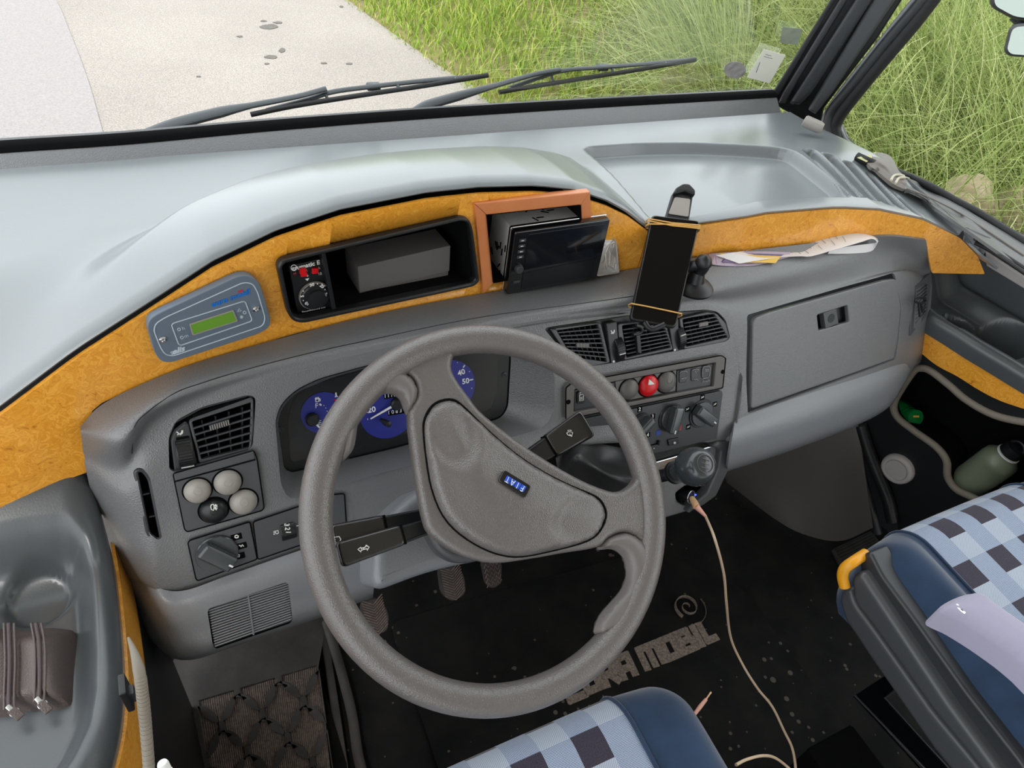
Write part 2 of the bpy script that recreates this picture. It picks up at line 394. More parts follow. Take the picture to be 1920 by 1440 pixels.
# verge edge in plan, along the direction of travel
edge = [(2.5, -3), (2.45, 1), (2.38, 3.6), (2.28, 4.7), (2.2, 5.4), (2.05, 6.3), (1.9, 7.3), (1.7, 8.6), (1.2, 11), (.8, 14)]
def edge_x(y): return float(np.interp(y, [e[1] for e in edge], [e[0] for e in edge]))
rv = [(-14, -3, ROAD_Z)]; ys = np.linspace(-3, 14, 60)
L_ = [(-14, y, ROAD_Z) for y in ys]; R_ = [(edge_x(y) + .25, y, ROAD_Z) for y in ys]
me = m_shell([L_, R_], .08, (0, 0, 50)); o = link('asphalt_road', me, M['asphalt'], None, 0); tag(o, None, kind='structure')
seam = catmull([onZ(x, y, ROAD_Z)[:2] for x, y in ((60, -60), (105, 0), (135, 70), (165, 150), (188, 230), (215, 330), (260, 520), (300, 760))], 6)
seam = [np.array(p) for p in seam]
me = m_shell([[V(-13.5, p[1], ROAD_Z + .006) for p in seam], [V(p[0], p[1], ROAD_Z + .006) for p in seam]], .005, (0, 0, 50))
tag(link('older_asphalt_lane', me, M['asphalt_old'], None, 0), None, kind='structure')
# small dark marks lying on the asphalt
GR = Frame((0, 0, ROAD_Z), (1, 0, 0), (0, 0, 1))
PL = ['largest dark patch on the road, straight ahead of the left wiper', 'thin dark streak touching the right of the largest road patch', 'tiny dark mark just above the left end of the largest road patch', 'small faint dark mark left of the largest road patch', 'slanted small brown mark midway down the row of road patches', 'flat oval dark patch below the slanted mark', 'tiny mark just under the flat oval patch', 'left one of two small marks right of the oval patch', 'right one of two small marks nearest the grass verge', 'lone tiny mark on the road near the older asphalt lane', 'small mark at the top of the road view beside the verge']
for i, (x, y, rx, ry) in enumerate([(504, 50, 16, 5), (521, 42, 9, 2), (494, 39, 6, 1.5), (450, 68, 6, 1.6), (529, 94, 7, 4), (508, 106, 12, 3.5), (500, 119, 5, 1.5), (607, 118, 7, 1.6), (655, 119, 7, 2), (372, 143, 5, 1.5), (640, 12, 4, 2)]):
    rnd = random.Random(i); pts = [(x + rx * math.cos(a) * rnd.uniform(.7, 1.15), y + ry * math.sin(a) * rnd.uniform(.7, 1.15)) for a in np.linspace(0, 2 * math.pi, 11)[:-1]]
    po = catmull(GR.poly(pts, .004), 3, True)
    tag(link('damp_patch', m_plate(GR, po, c0=.001, c1=.004), M['patch'], None, 0), PL[i], 'patch', 'dark patches on the road')
# bank
def bank_z(x, y):
    d = x - edge_x(y)
    if d < 0: return ROAD_Z - .02
    s = min(1, d / 1.1); z = ROAD_Z + .03 * min(1, d * 6) + .34 * s * s * (3 - 2 * s) + max(0, d - .9) * .5
    z *= 1
    return z + .04 * noise.noise(Vector((x * 1.3, y * 1.3, 0)))
rows = [[V(edge_x(y) - .08 + k * k * .0075, y, bank_z(edge_x(y) - .08 + k * k * .0075, y)) for k in range(31)] for y in np.linspace(-2.9, 13.9, 90)]
M['soil'] = mat('dry_soil', srgb(100, 92, 56), .9, bump=('noise', 30, 1), var=(12, .2, srgb(122, 112, 74)))
tag(link('grass_bank', m_shell(rows, .05, (0, 0, 50)), M['soil'], None, 60), None, kind='structure')
def grass_mat(name, c1, c2, c3):
    m = mat(name, c1, .55, spec=.3); n = m.node_tree.nodes; l = m.node_tree.links; b = n['Principled BSDF']
    at = n.new('ShaderNodeAttribute'); at.attribute_name = 'tone'; rp = n.new('ShaderNodeValToRGB'); e = rp.color_ramp.elements
    e[0].color = (*c1, 1); e[1].color = (*c3, 1); q = e.new(.55); q.color = (*c2, 1)
    l.new(at.outputs['Fac'], rp.inputs[0]); l.new(rp.outputs[0], b.inputs['Base Color'])
    tr = n.new('ShaderNodeBsdfTranslucent'); l.new(rp.outputs[0], tr.inputs[0]); mx = n.new('ShaderNodeMixShader'); mx.inputs[0].default_value = .35
    l.new(b.outputs[0], mx.inputs[1]); l.new(tr.outputs[0], mx.inputs[2]); l.new(mx.outputs[0], n['Material Output'].inputs['Surface']); return m
M['grass'] = grass_mat('meadow_grass_blades', srgb(100, 132, 40), srgb(150, 172, 66), srgb(196, 190, 112))
M['tall'] = grass_mat('long_tussock_blades', srgb(120, 142, 78), srgb(176, 188, 120), srgb(216, 214, 170))
def blades(name, n, pos, length, width, mat_, seg=4, droop=1.0, seed=1):
    """one mesh of many blades: each a tapering strip bending over in its own direction"""
    rs = np.random.RandomState(seed); P = pos(rs, n); n = len(P)
    L = length(rs, n, P); az = rs.uniform(0, 2 * np.pi, n); side = az + np.pi / 2 + rs.uniform(-.6, .6, n); dr = droop(rs, n, P) if callable(droop) else np.full(n, droop) * rs.uniform(.4, 1.3, n)
    if hasattr(P, 'dtype') and P.shape[1] > 3: az = P[:, 3] + rs.normal(0, .7, n); side = az + np.pi / 2 + rs.uniform(-.6, .6, n)
    lean0 = rs.uniform(.05, .35, n); vs = np.zeros((n, seg + 1, 2, 3)); c = P[:, :3].copy(); th = lean0.copy(); wv = np.stack([np.cos(side), np.sin(side), np.zeros(n)], 1)
    for k in range(seg + 1):
        w = width * (1 - (k / seg) ** 1.5 * .9)
        wa = (w if np.ndim(w) else np.full(n, w))[:, None]
        vs[:, k, 0] = c - wv * wa / 2; vs[:, k, 1] = c + wv * wa / 2
        d = np.stack([np.cos(az) * np.sin(th), np.sin(az) * np.sin(th), np.cos(th)], 1); c = c + d * (L / seg)[:, None]; th = th + dr / seg
    V_ = vs.reshape(-1, 3); idx = (np.arange(n) * (seg + 1) * 2)[:, None, None]; q = np.arange(seg)[None, :, None] * 2
    F_ = (idx + q + np.array([0, 1, 3, 2])[None, None, :]).reshape(-1, 4)
    me = bpy.data.meshes.new(name); me.vertices.add(len(V_)); me.vertices.foreach_set('co', V_.astype(np.float32).ravel())
    me.loops.add(F_.size); me.loops.foreach_set('vertex_index', F_.ravel().astype(np.int32)); me.polygons.add(len(F_)); me.polygons.foreach_set('loop_start', (np.arange(len(F_)) * 4).astype(np.int32))
    me.update(calc_edges=True)
    at = me.attributes.new('tone', 'FLOAT', 'POINT'); at.data.foreach_set('value', np.repeat(np.clip(rs.beta(2, 2.4, n), 0, 1), (seg + 1) * 2).astype(np.float32))
    me.materials.append(mat_); o = bpy.data.objects.new(name, me); COL.objects.link(o); return o
bzv = np.vectorize(bank_z); exv = np.vectorize(edge_x)
def pos_meadow(rs, n):
    y = rs.uniform(.3, 13, n) ** 1.0; d = rs.beta(1, 1.7, n) * 4.6 - .04; x = exv(y) + d + rs.normal(0, .05, n) * (d < .4); return np.stack([x, y, bzv(x, y) - .01], 1)
o = blades('meadow_grass', 62000, pos_meadow, lambda rs, n, P: rs.uniform(.06, .26, n) * (1 - .6 * np.exp(-(P[:, 0] - exv(P[:, 1])) * 4)), .011, M['grass'], 3, 1.5, 3)
tag(o, 'short bright green meadow grass covering the verge beyond the road edge', 'grass', kind='stuff')
TUFTS = [(3.55, 3.9), (3.2, 3.15), (4.2, 4.6), (3.9, 3.1), (3.35, 2.35), (3.1, 1.75), (3.75, 2.4), (3.2, 1.2), (3.6, 1.75), (3.5, .8), (4.3, 2.0), (4.1, 1.2), (4.8, 3.4), (4.6, .7), (5.2, 2.2), (3.9, 5.6), (5, 5.2), (2.95, 2.9)]
def pos_tall(rs, n):
    k = rs.randint(0, len(TUFTS), n); T = np.array(TUFTS)[k]; a = rs.uniform(0, 2 * np.pi, n); r_ = np.abs(rs.normal(0, .2, n)); x = T[:, 0] + np.cos(a) * r_; y = T[:, 1] + np.sin(a) * r_
    return np.stack([x, y, bzv(x, y) - .02, a], 1)
o = blades('tall_tussock_grass', 34000, pos_tall, lambda rs, n, P: rs.uniform(.6, 1.65, n), .0068, M['tall'], 8, lambda rs, n, P: rs.uniform(.6, 2.2, n), 5)
tag(o, 'long arching tussock grass hanging over the bank beside the side window', 'grass', kind='stuff')
# rocks
M['rock'] = mat('pale_limestone', srgb(164, 150, 128), .8, bump=('noise', 25, 1), var=(9, .2, srgb(132, 114, 90)))
def rock(px, py, dist, size, label, seed):
    P = onT(px, py, dist); bm = bmesh.new(); bmesh.ops.create_icosphere(bm, subdivisions=4, radius=1)
    for v in bm.verts:
        q = v.co.copy(); f = 1 + .35 * noise.noise(q * 1.3 + Vector((seed, 0, 0))) + .1 * noise.noise(q * 4 + Vector((seed, 3, 0)))
        f = min(f, 1.08); v.co = Vector((q.x * f * size[0] + P[0], q.y * f * size[1] + P[1], q.z * f * size[2] + P[2]))
    me = bpy.data.meshes.new('m'); bm.to_mesh(me); bm.free(); tag(link('rock', me, M['rock'], None, 40), label, 'rock')
rock(1300, 168, 4.1, (.2, .2, .13), 'brownish rock in the grass below the round windscreen sticker', 1)
rock(1812, 372, 2.75, (.09, .09, .09), 'pale pointed rock low in the side window', 5)
rock(1905, 400, 2.9, (.14, .12, .1), 'pale broken rock at the right end of the side window', 8)
# ------------------------------------------------------------------ cab shell: windscreen, side wall, floor
def yb(X): return float(np.interp(X, [-.6, -.35, -.23, -.1, .1, .3, .45, .58, .68, .8, 1.0, 1.2, 1.4], [.52, .585, .64, .67, .70, .717, .728, .727, .715, .70, .69, .66, .60]))
def onBurl(px, py, d=0.0):
    """point where the ray meets the curved, upright burl wall; d moves it towards the seats"""
    r = ray(px, py); t = .6
    for _ in range(60):
        P = CAM + r * t; t += (yb(P[0]) - d - P[1]) * .9 / r[1]
    return CAM + r * t
WZ = .835
wpx = [(-260, 300), (0, 278), (240, 262), (480, 240), (720, 221), (960, 205), (1200, 191), (1440, 178)]
wbase = [onZ(x, y, WZ) for x, y in wpx]
lean = V(0, -.415, 1)
WALL = Frame((1.46, .5, .8), (0.1, -.6, 0), (-.6, -.1, 0))       # u towards the back, v up, n into the cab
if WALL.v[2] < 0: WALL.v = -WALL.v
WR = [w + lean * h for h in (0,) for w in wbase]
def wsurf(i, h): return wbase[i] + lean * h
wb = catmull(wbase, 6)
# glass
rows = [[p + lean * h + V(0, -.02 * 0, 0) for p in wb] for h in np.linspace(-.02, .95, 6)]
o = link('window_1', m_shell(rows, .005), M['glass'], None, 60); tag(o, None, kind='structure')
# black rubber at the foot of the glass
WINR = lambda px, py: None
def on_ws(px, py, d=0.0):
    """point on the windscreen surface along a pixel ray (d towards the cab)"""
    r = ray(px, py); t = 1.2; B = np.array(wb)
    for _ in range(60):
        P = CAM + r * t; h = (P[2] - WZ); yy = np.interp(P[0], B[:, 0], B[:, 1]) - .415 * h - d
        t += (yy - P[1]) * .8 / (r[1] + .415 * r[2])
    return CAM + r * t
seal = [w + V(0, -.012, .006) for w in wb]
o = link('trim_1', m_tube(seal, .012, 8, flat=(1.3, .8)), M['void'], None, 60); tag(o, None, kind='structure')
me = m_shell([[p + V(0, -.004, .016) for p in wb], [p + V(0, -.028, .004) for p in wb], [p + V(0, -.055, -.02) for p in wb]], .004, (0, 0, 3))
tag(link('trim_2', me, M['dash'], None, 60), None, kind='structure')
# right-hand pillar between windscreen and side window: strips of moulding
def on_lean(px, py, Q):
    return None
PIL = Frame((1.27, 1.17, .84), unit((.62, -.78, -.0)), unit((-.7, -.62, -.12)))
def bar(name, pts, d0, d1, m_, parent=None, bev=.004, F=PIL, r=.003):
    return link(name, m_plate(F, rounded(F.poly(pts, d1), r), c0=d0, c1=d1, bev=bev), m_, parent, 40)
pil = thing('windscreen_pillar', 'black ribbed pillar between the windscreen and the side window', 'pillar', (1.27, 1.15, .8))
pp = lambda *p: cP(*p)
bar('pillar_core', pp((60, 1010), (160, 960), (800, -60), (1766, -1600), (2560, -1660), (1250, 400), (880, 880), (690, 1130), (640, 1380), (560, 1300), (260, 1140)), -.05, -.03, M['black'], pil)
bar('seal_strip', pp((130, 1030), (160, 960), (800, -60), (1766, -1600), (1816, -1600), (850, -60), (230, 985)), -.03, -.012, M['rubber'], pil)
bar('inner_moulding', pp((215, 1075), (250, 990), (890, -60), (1856, -1600), (1941, -1600), (975, -60), (420, 850), (290, 1080)), -.03, -.008, M['dark'], pil, .005)
bar('broad_moulding', pp((330, 1085), (1060, -60), (2060, -1600), (2240, -1600), (1240, -60), (560, 980), (440, 1100)), -.03, 0, M['dark'], pil, .008)
bar('outer_moulding', pp((520, 1150), (1230, -60), (2260, -1600), (2500, -1600), (1480, -60), (760, 1000), (600, 1200)), -.03, -.008, M['dash_smooth'], pil, .008)
# side window: opening outline in the wall plane
win = pp((1720, 180), (1660, 260), (880, 1220), (840, 1330), (850, 1400)) + [(1577, 262), (1600, 283), (1700, 345), (1920, 452), (2050, 520)]
win_top = [(2600, 700), (2600, -900), (1900, -900), (1780, -100)]
wo = WALL.poly(win + win_top, 0)
gl = link('window_2', m_plate(WALL, wo, c0=-.03, c1=-.025, bev=0), M['glass'], None, 0); tag(gl, None, kind='structure')
def ring(pts, w, F=WALL): # line strip on the wall along the opening
    return [F.hit(x, y, w) for x, y in pts]
edgepts = pp((3100, -1750), (2100, -380), (1720, 130), (1560, 330), (1200, 760), (920, 1110), (830, 1250), (805, 1340), (830, 1450)) + [(1575, 268), (1600, 290), (1700, 352), (1800, 402), (1920, 460), (2040, 520)]
o = link('trim_3', m_tube(catmull(ring(edgepts, -.012), 5), .0135, 10), M['rubber'], None, 60); tag(o, None, kind='structure')
e2 = pp((2900, -1600), (1900, -330), (1600, 30), (1300, 400), (900, 900), (740, 1130), (690, 1250), (690, 1340)) + [(1549, 250)]
o = link('trim_4', m_tube(catmull(ring(e2, -.004), 5), .005, 8), M['dash_low'], None, 60); tag(o, None, kind='structure')
e3 = pp((2990, -1600), (1990, -330), (1650, 90), (1380, 400), (980, 900), (790, 1130), (745, 1250), (750, 1360), (800, 1480)) + [(1575, 280), (1600, 300)]
o = link('trim_5', m_tube(catmull(ring(e3, -.006), 5), .012, 8), M['dark'], None, 60); tag(o, None, kind='structure')
# wall below the window
lowpts = [(1555, 215), (1577, 262), (1600, 283), (1700, 345), (1920, 452), (2050, 520), (2600, 700)]
la = WALL.poly(lowpts, 0); lo = [(la[-1][0], -.95), (la[0][0] - .1, -.95)]
if WALL.w(0, 1)[2] < WALL.w(0, 0)[2]: lo = [(lo[0][0], .95), (lo[1][0], .95)]
o = link('wall_right', m_plate(WALL, la + lo, c0=-.03, c1=-.012, bev=0), M['dash_smooth'], None, 0); tag(o, None, kind='structure')
# grey knob at the pillar foot
a = onZ(1521, 228, .86); b_ = onZ(1548, 246, .86)
o = link('rubber_buffer', m_lathe([(0, 0), (.009, .001), (.0115, .004), (.0115, .034), (.009, .04), (0, .041)], cP((480, 1250)) and onZ(*cP((480, 1250))[0], .862), unit(onZ(*cP((660, 1330))[0], .858) - onZ(*cP((480, 1250))[0], .862)), 24), M['beigebtn'], None, 40)
tag(o, 'small grey rubber buffer at the foot of the windscreen pillar', 'buffer')

# floor and front bulkhead
M['carpet'] = mat('black_carpet', srgb(26, 26, 27), .95, bump=('noise', 400, .8), spec=.15, var=(14, .12, srgb(36, 35, 34)))
def floor_mat():
    m = M['carpet']; n = m.node_tree.nodes; l = m.node_tree.links; b = n['Principled BSDF']
    tc = n.new('ShaderNodeTexCoord'); v = n.new('ShaderNodeTexVoronoi'); v.inputs['Scale'].default_value = 42; v.inputs['Randomness'].default_value = 1; l.new(tc.outputs['Object'], v.inputs['Vector'])
    ns = n.new('ShaderNodeTexNoise'); ns.inputs['Scale'].default_value = 5; ns.inputs['Detail'].default_value = 3; l.new(tc.outputs['Object'], ns.inputs['Vector'])
    a = n.new('ShaderNodeMath'); a.operation = 'LESS_THAN'; l.new(v.outputs['Distance'], a.inputs[0])
    mr = n.new('ShaderNodeMapRange'); mr.inputs[1].default_value = .46; mr.inputs[2].default_value = .72; mr.inputs[3].default_value = 0.03; mr.inputs[4].default_value = .26; l.new(ns.outputs['Fac'], mr.inputs[0]); l.new(mr.outputs[0], a.inputs[1])
    old = b.inputs['Base Color'].links[0].from_socket; mx = n.new('ShaderNodeMixRGB'); mx.inputs[2].default_value = (*srgb(96, 90, 82), 1); l.new(a.outputs[0], mx.inputs[0]); l.new(old, mx.inputs[1]); l.new(mx.outputs[0], b.inputs['Base Color'])
floor_mat()
me = m_box((.5, .1, -.03), ((1, 0, 0), (0, 1, 0), (0, 0, 1)), (2.2, 2.4, .06)); tag(link('floor', me, M['carpet'], None, 0), None, kind='structure')
me = m_box((.4, 1.10, .38), ((1, 0, 0), (0, 1, 0), (0, 0, 1)), (1.6, .04, .76)); tag(link('wall_front', me, M['black'], None, 0), None, kind='structure')

# ------------------------------------------------------------------ big cover between dashboard and windscreen
tzpx = [(-120, 850), (0, 780), (130, 682), (270, 590), (400, 505), (520, 447), (640, 407), (800, 375), (900, 364), (1000, 361), (1080, 368), (1140, 388), (1180, 408), (1215, 434), (1310, 424), (1440, 403), (1560, 393), (1650, 396), (1730, 413), (1800, 446), (1833, 480), (1846, 512)]
bt = [onBurl(x, y) for x, y in tzpx]; BX = [p[0] for p in bt]; BZ = [p[2] for p in bt]
def zb(X): return float(np.interp(X, BX, BZ))
tray = [onZ(x, y, .845)[:2] for x, y in ((1222, 418), (1098, 263), (1200, 257), (1300, 260), (1400, 271), (1478, 283), (1592, 377), (1500, 383), (1400, 394), (1320, 408))]
tray = rounded(tray, [.01, .02, .03, .03, .03, .03, .02, .02, .02, .01], 4)
slots = [[(1500, 283), (1524, 284), (1622, 376), (1594, 376)], [(1538, 291), (1562, 295), (1652, 378), (1626, 378)], [(1577, 304), (1600, 309), (1682, 381), (1657, 380)], [(1624, 322), (1640, 327), (1711, 384), (1687, 382)], [(1672, 345), (1685, 351), (1745, 389), (1718, 385)]]
slots = [rounded([onZ(x, y, .846)[:2] for x, y in s], .009, 3) for s in slots]
dome = [onZ(x, y, .90)[:2] for x, y in ((1085, 262), (900, 258), (700, 264), (480, 302), (300, 357), (160, 425), (75, 482), (20, 560), (-30, 640), (-120, 740), (-200, 1000))] + [V(.1, .5), V(.632, .6)]
NX, NY = 500, 190
B = np.array(wb); xs = np.concatenate([np.linspace(-.42, .98, 330)[:-1], np.linspace(.98, 1.24, 170)[:-1], np.linspace(1.24, 1.338, 30)]); NX = len(xs)
S = np.concatenate([np.linspace(0, .12, 36)[:-1], np.linspace(.12, 1, NY - 35 + 60)])
ybv = np.array([yb(x) for x in xs]); zbv = np.array([zb(x) for x in xs])
rp_ = [onZ(x, y, z)[:2] for x, y, z in ((1490, 198, .84), (1530, 226, .84), (1560, 252, .84), (1600, 285, .84), (1650, 318, .84), (1700, 355, .835), (1760, 402, .825), (1815, 440, .80), (1848, 470, .775))]; xr = [q[0] for q in rp_]; yr = [q[1] for q in rp_]; xr.append(xr[-1] + .05); yr.append(yr[-1] - .09)

ywv = np.interp(xs, B[:, 0], B[:, 1]) - .022
ywv = np.minimum(ywv, np.interp(xs, xr, yr))
XX = np.repeat(xs[None], len(S), 0); YY = ybv[None] + .003 + (ywv - ybv)[None] * S[:, None]
P2 = np.stack([XX.ravel(), YY.ravel()], 1)
sdD = poly_sd(P2, dome).reshape(XX.shape); sdT = poly_sd(P2, tray).reshape(XX.shape)
z_out = np.interp(xs, [-.42, -.1, .2, .6, .8, 1.1, 1.25, 1.36], [.80, .825, .84, .843, .846, .85, .845, .81])[None] + 0 * XX
near = 1 - sm((YY - ybv[None]) / .22); z_out = z_out * (1 - near) + np.minimum(zbv[None], .86) * near
z_out = z_out + (WZ - .01 - z_out) * sm((YY - ywv[None] + .25) / .25)
lift = np.maximum(zbv[None] - z_out, 0) * (XX < .655) + 0
back = np.interp(xs, [-.42, -.1, .15, .5, .66], [.010, .018, .024, .030, .030])[None]
f = sm((YY - ybv[None]) / (ywv - ybv)[None] * 1.15)
zd = z_out + np.where(XX < .66, np.maximum(zbv[None] - z_out, 0) * (1 - f) + back * f, 0)
wgt = sm(.5 - sdD / .07)
ZZ = z_out * (1 - wgt) + zd * wgt
ZZ = np.where(YY < ybv[None] + .012, np.maximum(ZZ, 0), ZZ)
ZZ -= .022 * sm(.5 - sdT / .012)
for s_ in slots: ZZ -= .016 * sm(.5 - poly_sd(P2, s_).reshape(XX.shape) / .006)
# keep the front lip on the burl's top edge and round it over
k = np.clip((YY - ybv[None]) / .016, 0, 1); lip = zbv[None] + .001
hl = np.interp(xs, [-.42, .55, .68, .8, 1.36], [.016, .016, .008, .007, .006])[None]; ZZ = ZZ + hl * (1 - sm((YY - ybv[None] - .02) / .36)); k = np.clip((YY - ybv[None]) / .022, 0, 1); rl = np.sqrt(1 - (1 - k) ** 2); ZZ = np.where(k < 1, lip + (ZZ - lip) * rl, ZZ)
rows = [[V(XX[i, j], YY[i, j], ZZ[i, j]) for j in range(NX)] for i in range(len(S))]
nose = thing('dashboard_cover', 'large smooth grey moulded cover between the dashboard and the windscreen', 'dashboard cover', (.5, .9, .78))
link('cover_panel', m_shell(rows, .004, (0, 0, 4)), M['nose'], nose, 60)
# small vent and screws at the far edge
for x, y in ((304, 275), (580, 253), (1217, 203), (1390, 190)):
    p = onZ(x, y, .828); link('screw', m_lathe([(0, 0), (.0045, 0), (.0045, .003), (.002, .004), (0, .004)], p + V(0, 0, -.002), (0, -.3, 1), 12), M['black'], nose, 40)
pts = [onZ(x, y, .833) for x, y in ((955, 236), (975, 232), (1015, 230), (1013, 236), (980, 238))]
# ------------------------------------------------------------------ burl strips
burlT = tzpx
burlB = [(-120, 1010), (0, 952), (80, 915), (168, 884), (163, 830), (162, 776), (190, 756), (330, 696), (470, 652), (560, 624), (700, 592), (900, 553), (1050, 529), (1200, 503)]
def burl_band(name, top, bot, n, mat_, parent, label=None, d=.006):
    T = catmull([onBurl(x, y, d) for x, y in top], 8); Bm = catmull([onBurl(x, y, d) for x, y in bot], 8)
    def rs(P, n):
        L = np.r_[0, np.cumsum([np.linalg.norm(P[i + 1] - P[i]) for i in range(len(P) - 1)])]; L /= L[-1]; P = np.array(P)
        return [V(*[np.interp(t, L, P[:, k]) for k in range(3)]) for t in np.linspace(0, 1, n)]
    return T, Bm
# a real upright board: plan curve swept, outline cut by the two traced edges (heights along X)
def board(name, top, bot, parent, d=.001, th=.005, n=160):
    T = np.array(sorted([tuple(onBurl(x, y, d)) for x, y in top])); Bm = np.array(sorted([tuple(onBurl(x, y, d)) for x, y in bot]))
    x0 = max(T[0, 0], Bm[0, 0]); x1 = min(T[-1, 0], Bm[-1, 0]); R0 = []; R1 = []; 
    for X in np.linspace(x0, x1, n):
        R0.append(V(X, yb(X) - d, np.interp(X, T[:, 0], T[:, 2]))); R1.append(V(X, yb(X) - d, np.interp(X, Bm[:, 0], Bm[:, 2])))
    rows = [[a * (1 - t) + b * t for a, b in zip(R0, R1)] for t in np.linspace(0, 1, 4)]
    return link(name, m_shell(rows, th, (0.3, 0, .9)), M['burl'], parent, 50)
o = board('burl_trim_panel', [p for p in tzpx if p[0] <= 1215], burlB[:3] + [(168, 884), (171, 772)] + burlB[6:] , None)
tag(o, 'long arched burl wood panel on the driver side holding the control unit and cubby', 'trim panel')
botR = [(1215, 503), (1310, 478), (1500, 463), (1640, 447), (1718, 446), (1738, 462), (1748, 513), (1846, 513)]
T_ = [(1196, 424)] + tzpx[14:]
o = board('burl_trim_panel', T_, [(1196, 506), (1310, 480), (1500, 460), (1640, 447), (1722, 447), (1738, 462), (1747, 512), (1846, 514)], None, d=-.001)
tag(o, 'burl wood panel behind the glovebox curving down at the right door side', 'trim panel')
# ------------------------------------------------------------------ dashboard moulding
dash = thing('dashboard', 'dark grey grained van dashboard in front of both seats', 'dashboard', (.5, .62, .35))
def row(pts, ds):
    if not isinstance(ds, (list, tuple)): ds = [ds] * len(pts)
    return [FACE.hit(x, y, d) for (x, y), d in zip(pts, ds)]
def fitrow(pts, z, back=0): return [onZ(x, y, z_) for (x, y), z_ in zip(pts, z)]
r0 = []
for (x, y), k in zip([(150, 800), (200, 753), (330, 694), (470, 650), (700, 590), (900, 551), (1100, 520), (1300, 483), (1400, 470), (1560, 452), (1660, 443), (1736, 450)], range(12)):
    r0.append(onBurl(x, y, .004))
r1z = [(152, 812), (225, 822), (300, 758), (450, 698), (700, 636), (900, 596), (1090, 570), (1290, 545), (1400, 525), (1560, 492), (1670, 472), (1742, 482)]
zz = [.74, .757, .772, .778, .781, .781, .781, .778, .775, .770, .762, .745]
r1 = [onZ(x, y, z) for (x, y), z in zip(r1z, zz)]
r2 = row([(156, 850), (232, 872), (290, 790), (460, 716), (700, 655), (900, 616), (1090, 590), (1300, 566), (1398, 562), (1560, 530), (1690, 503), (1745, 520)], [-.045, -.012, -.008, -.006, -.006, -.006, -.006, -.006, -.012, -.016, -.024, -.05])
r3 = row([(162, 885), (240, 925), (312, 850), (475, 740), (700, 682), (900, 642), (1090, 612), (1320, 590), (1405, 598), (1562, 558), (1698, 520), (1747, 550)], [-.05, -.006, -.005, -.005, -.005, -.005, -.005, -.005, -.004, -.008, -.014, -.05])
r4 = row([(184, 975), (262, 995), (335, 960), (500, 900), (700, 860), (900, 820), (1060, 790), (1360, 715), (1402, 700), (1562, 655), (1705, 612), (1737, 640)], [-.06, -.008, -.005, -.005, -.005, -.005, -.005, -.005, -.004, -.006, -.012, -.05])
r5 = row([(218, 1070), (275, 1098), (340, 1108), (562, 1034), (700, 990), (900, 915), (1075, 838), (1345, 826), (1383, 812), (1560, 752), (1690, 698), (1720, 684)], [-.075, -.012, -.005, -.005, -.005, -.004, -.004, -.004, -.002, -.006, -.016, -.05])
r6 = [p + V(0, .05, -.01) for p in r5]
G = loft([r0, r1, r2, r3, r4, r5, r6], 12, 8)
shell = m_shell(G, .005)
def cutter(px, d0=-.06, d1=.05, r=.01, F=FACE, dp=0.0):
    return m_plate(F, rounded(F.poly(px, dp), r) if r else F.poly(px, dp), c0=d0, c1=d1, bev=0)
clusterO = [(517, 790), (528, 760), (556, 733), (600, 712), (680, 690), (760, 671), (860, 650), (950, 636), (1010, 640), (1032, 670), (1042, 715), (1040, 775), (1022, 803), (900, 838), (700, 893), (562, 937), (540, 935), (528, 912)]
leftO = cA((655, 600), (650, 380), (700, 270), (880, 172), (1200, 85), (1250, 98), (1258, 140), (1236, 460), (690, 622))
ventO = cC((163, 215), (175, 200), (700, 120), (1250, 78), (1330, 92), (1385, 150), (1415, 270), (1385, 296), (600, 445), (430, 470), (330, 420))
gloveO = [(1404, 592), (1688, 514), (1698, 580), (1692, 640), (1685, 676), (1600, 706), (1401, 776)]
slotO = cA((420, 600), (470, 592), (520, 650), (606, 1075), (575, 1088), (508, 1040))
hazO = cC((292, 600), (330, 570), (1340, 382), (1372, 400), (1352, 605), (292, 815))
shell = cut_each(shell, [cutter(clusterO, -.05, .05, .012), cutter(leftO, -.03, .03, .008), cutter(ventO, -.03, .04, .008), cutter(gloveO, -.028, .05, .006), cutter(slotO, -.05, .04, .006), cutter(hazO, -.02, .03, .006)])
um_ = link('upper_moulding', shell, M['dash'], dash, 40); md = um_.modifiers.new('weighted', 'WEIGHTED_NORMAL'); md.keep_sharp = True; md.weight = 80
def recess(name, F, px, d0, d1, inset, m_, parent, r=.012, floor=True, fm=None, shift=(0, 0)):
    """walls (and floor) of a real recess behind an opening"""
    a = [np.array(p) for p in rounded(F.poly(px, d0), r)]; c = np.mean(a, 0); b = [c + (p - c) * inset + np.array(shift) for p in a]
    A = [F.w(p[0], p[1], d0) for p in a]; Bq = [F.w(p[0], p[1], d1) for p in b]; rows_ = [A, [x * .5 + y * .5 for x, y in zip(A, Bq)], Bq]; vs = [p for r_ in rows_ for p in r_]; n = len(A); fs = []
    for i in range(2):
        for j in range(n): k = (j + 1) % n; fs.append((i * n + j, i * n + k, (i + 1) * n + k, (i + 1) * n + j))
    if floor: fs.append(tuple(2 * n + j for j in range(n)))
    return link(name, recalc(meshof(vs, fs)), m_, parent, 40)
_xx = 0
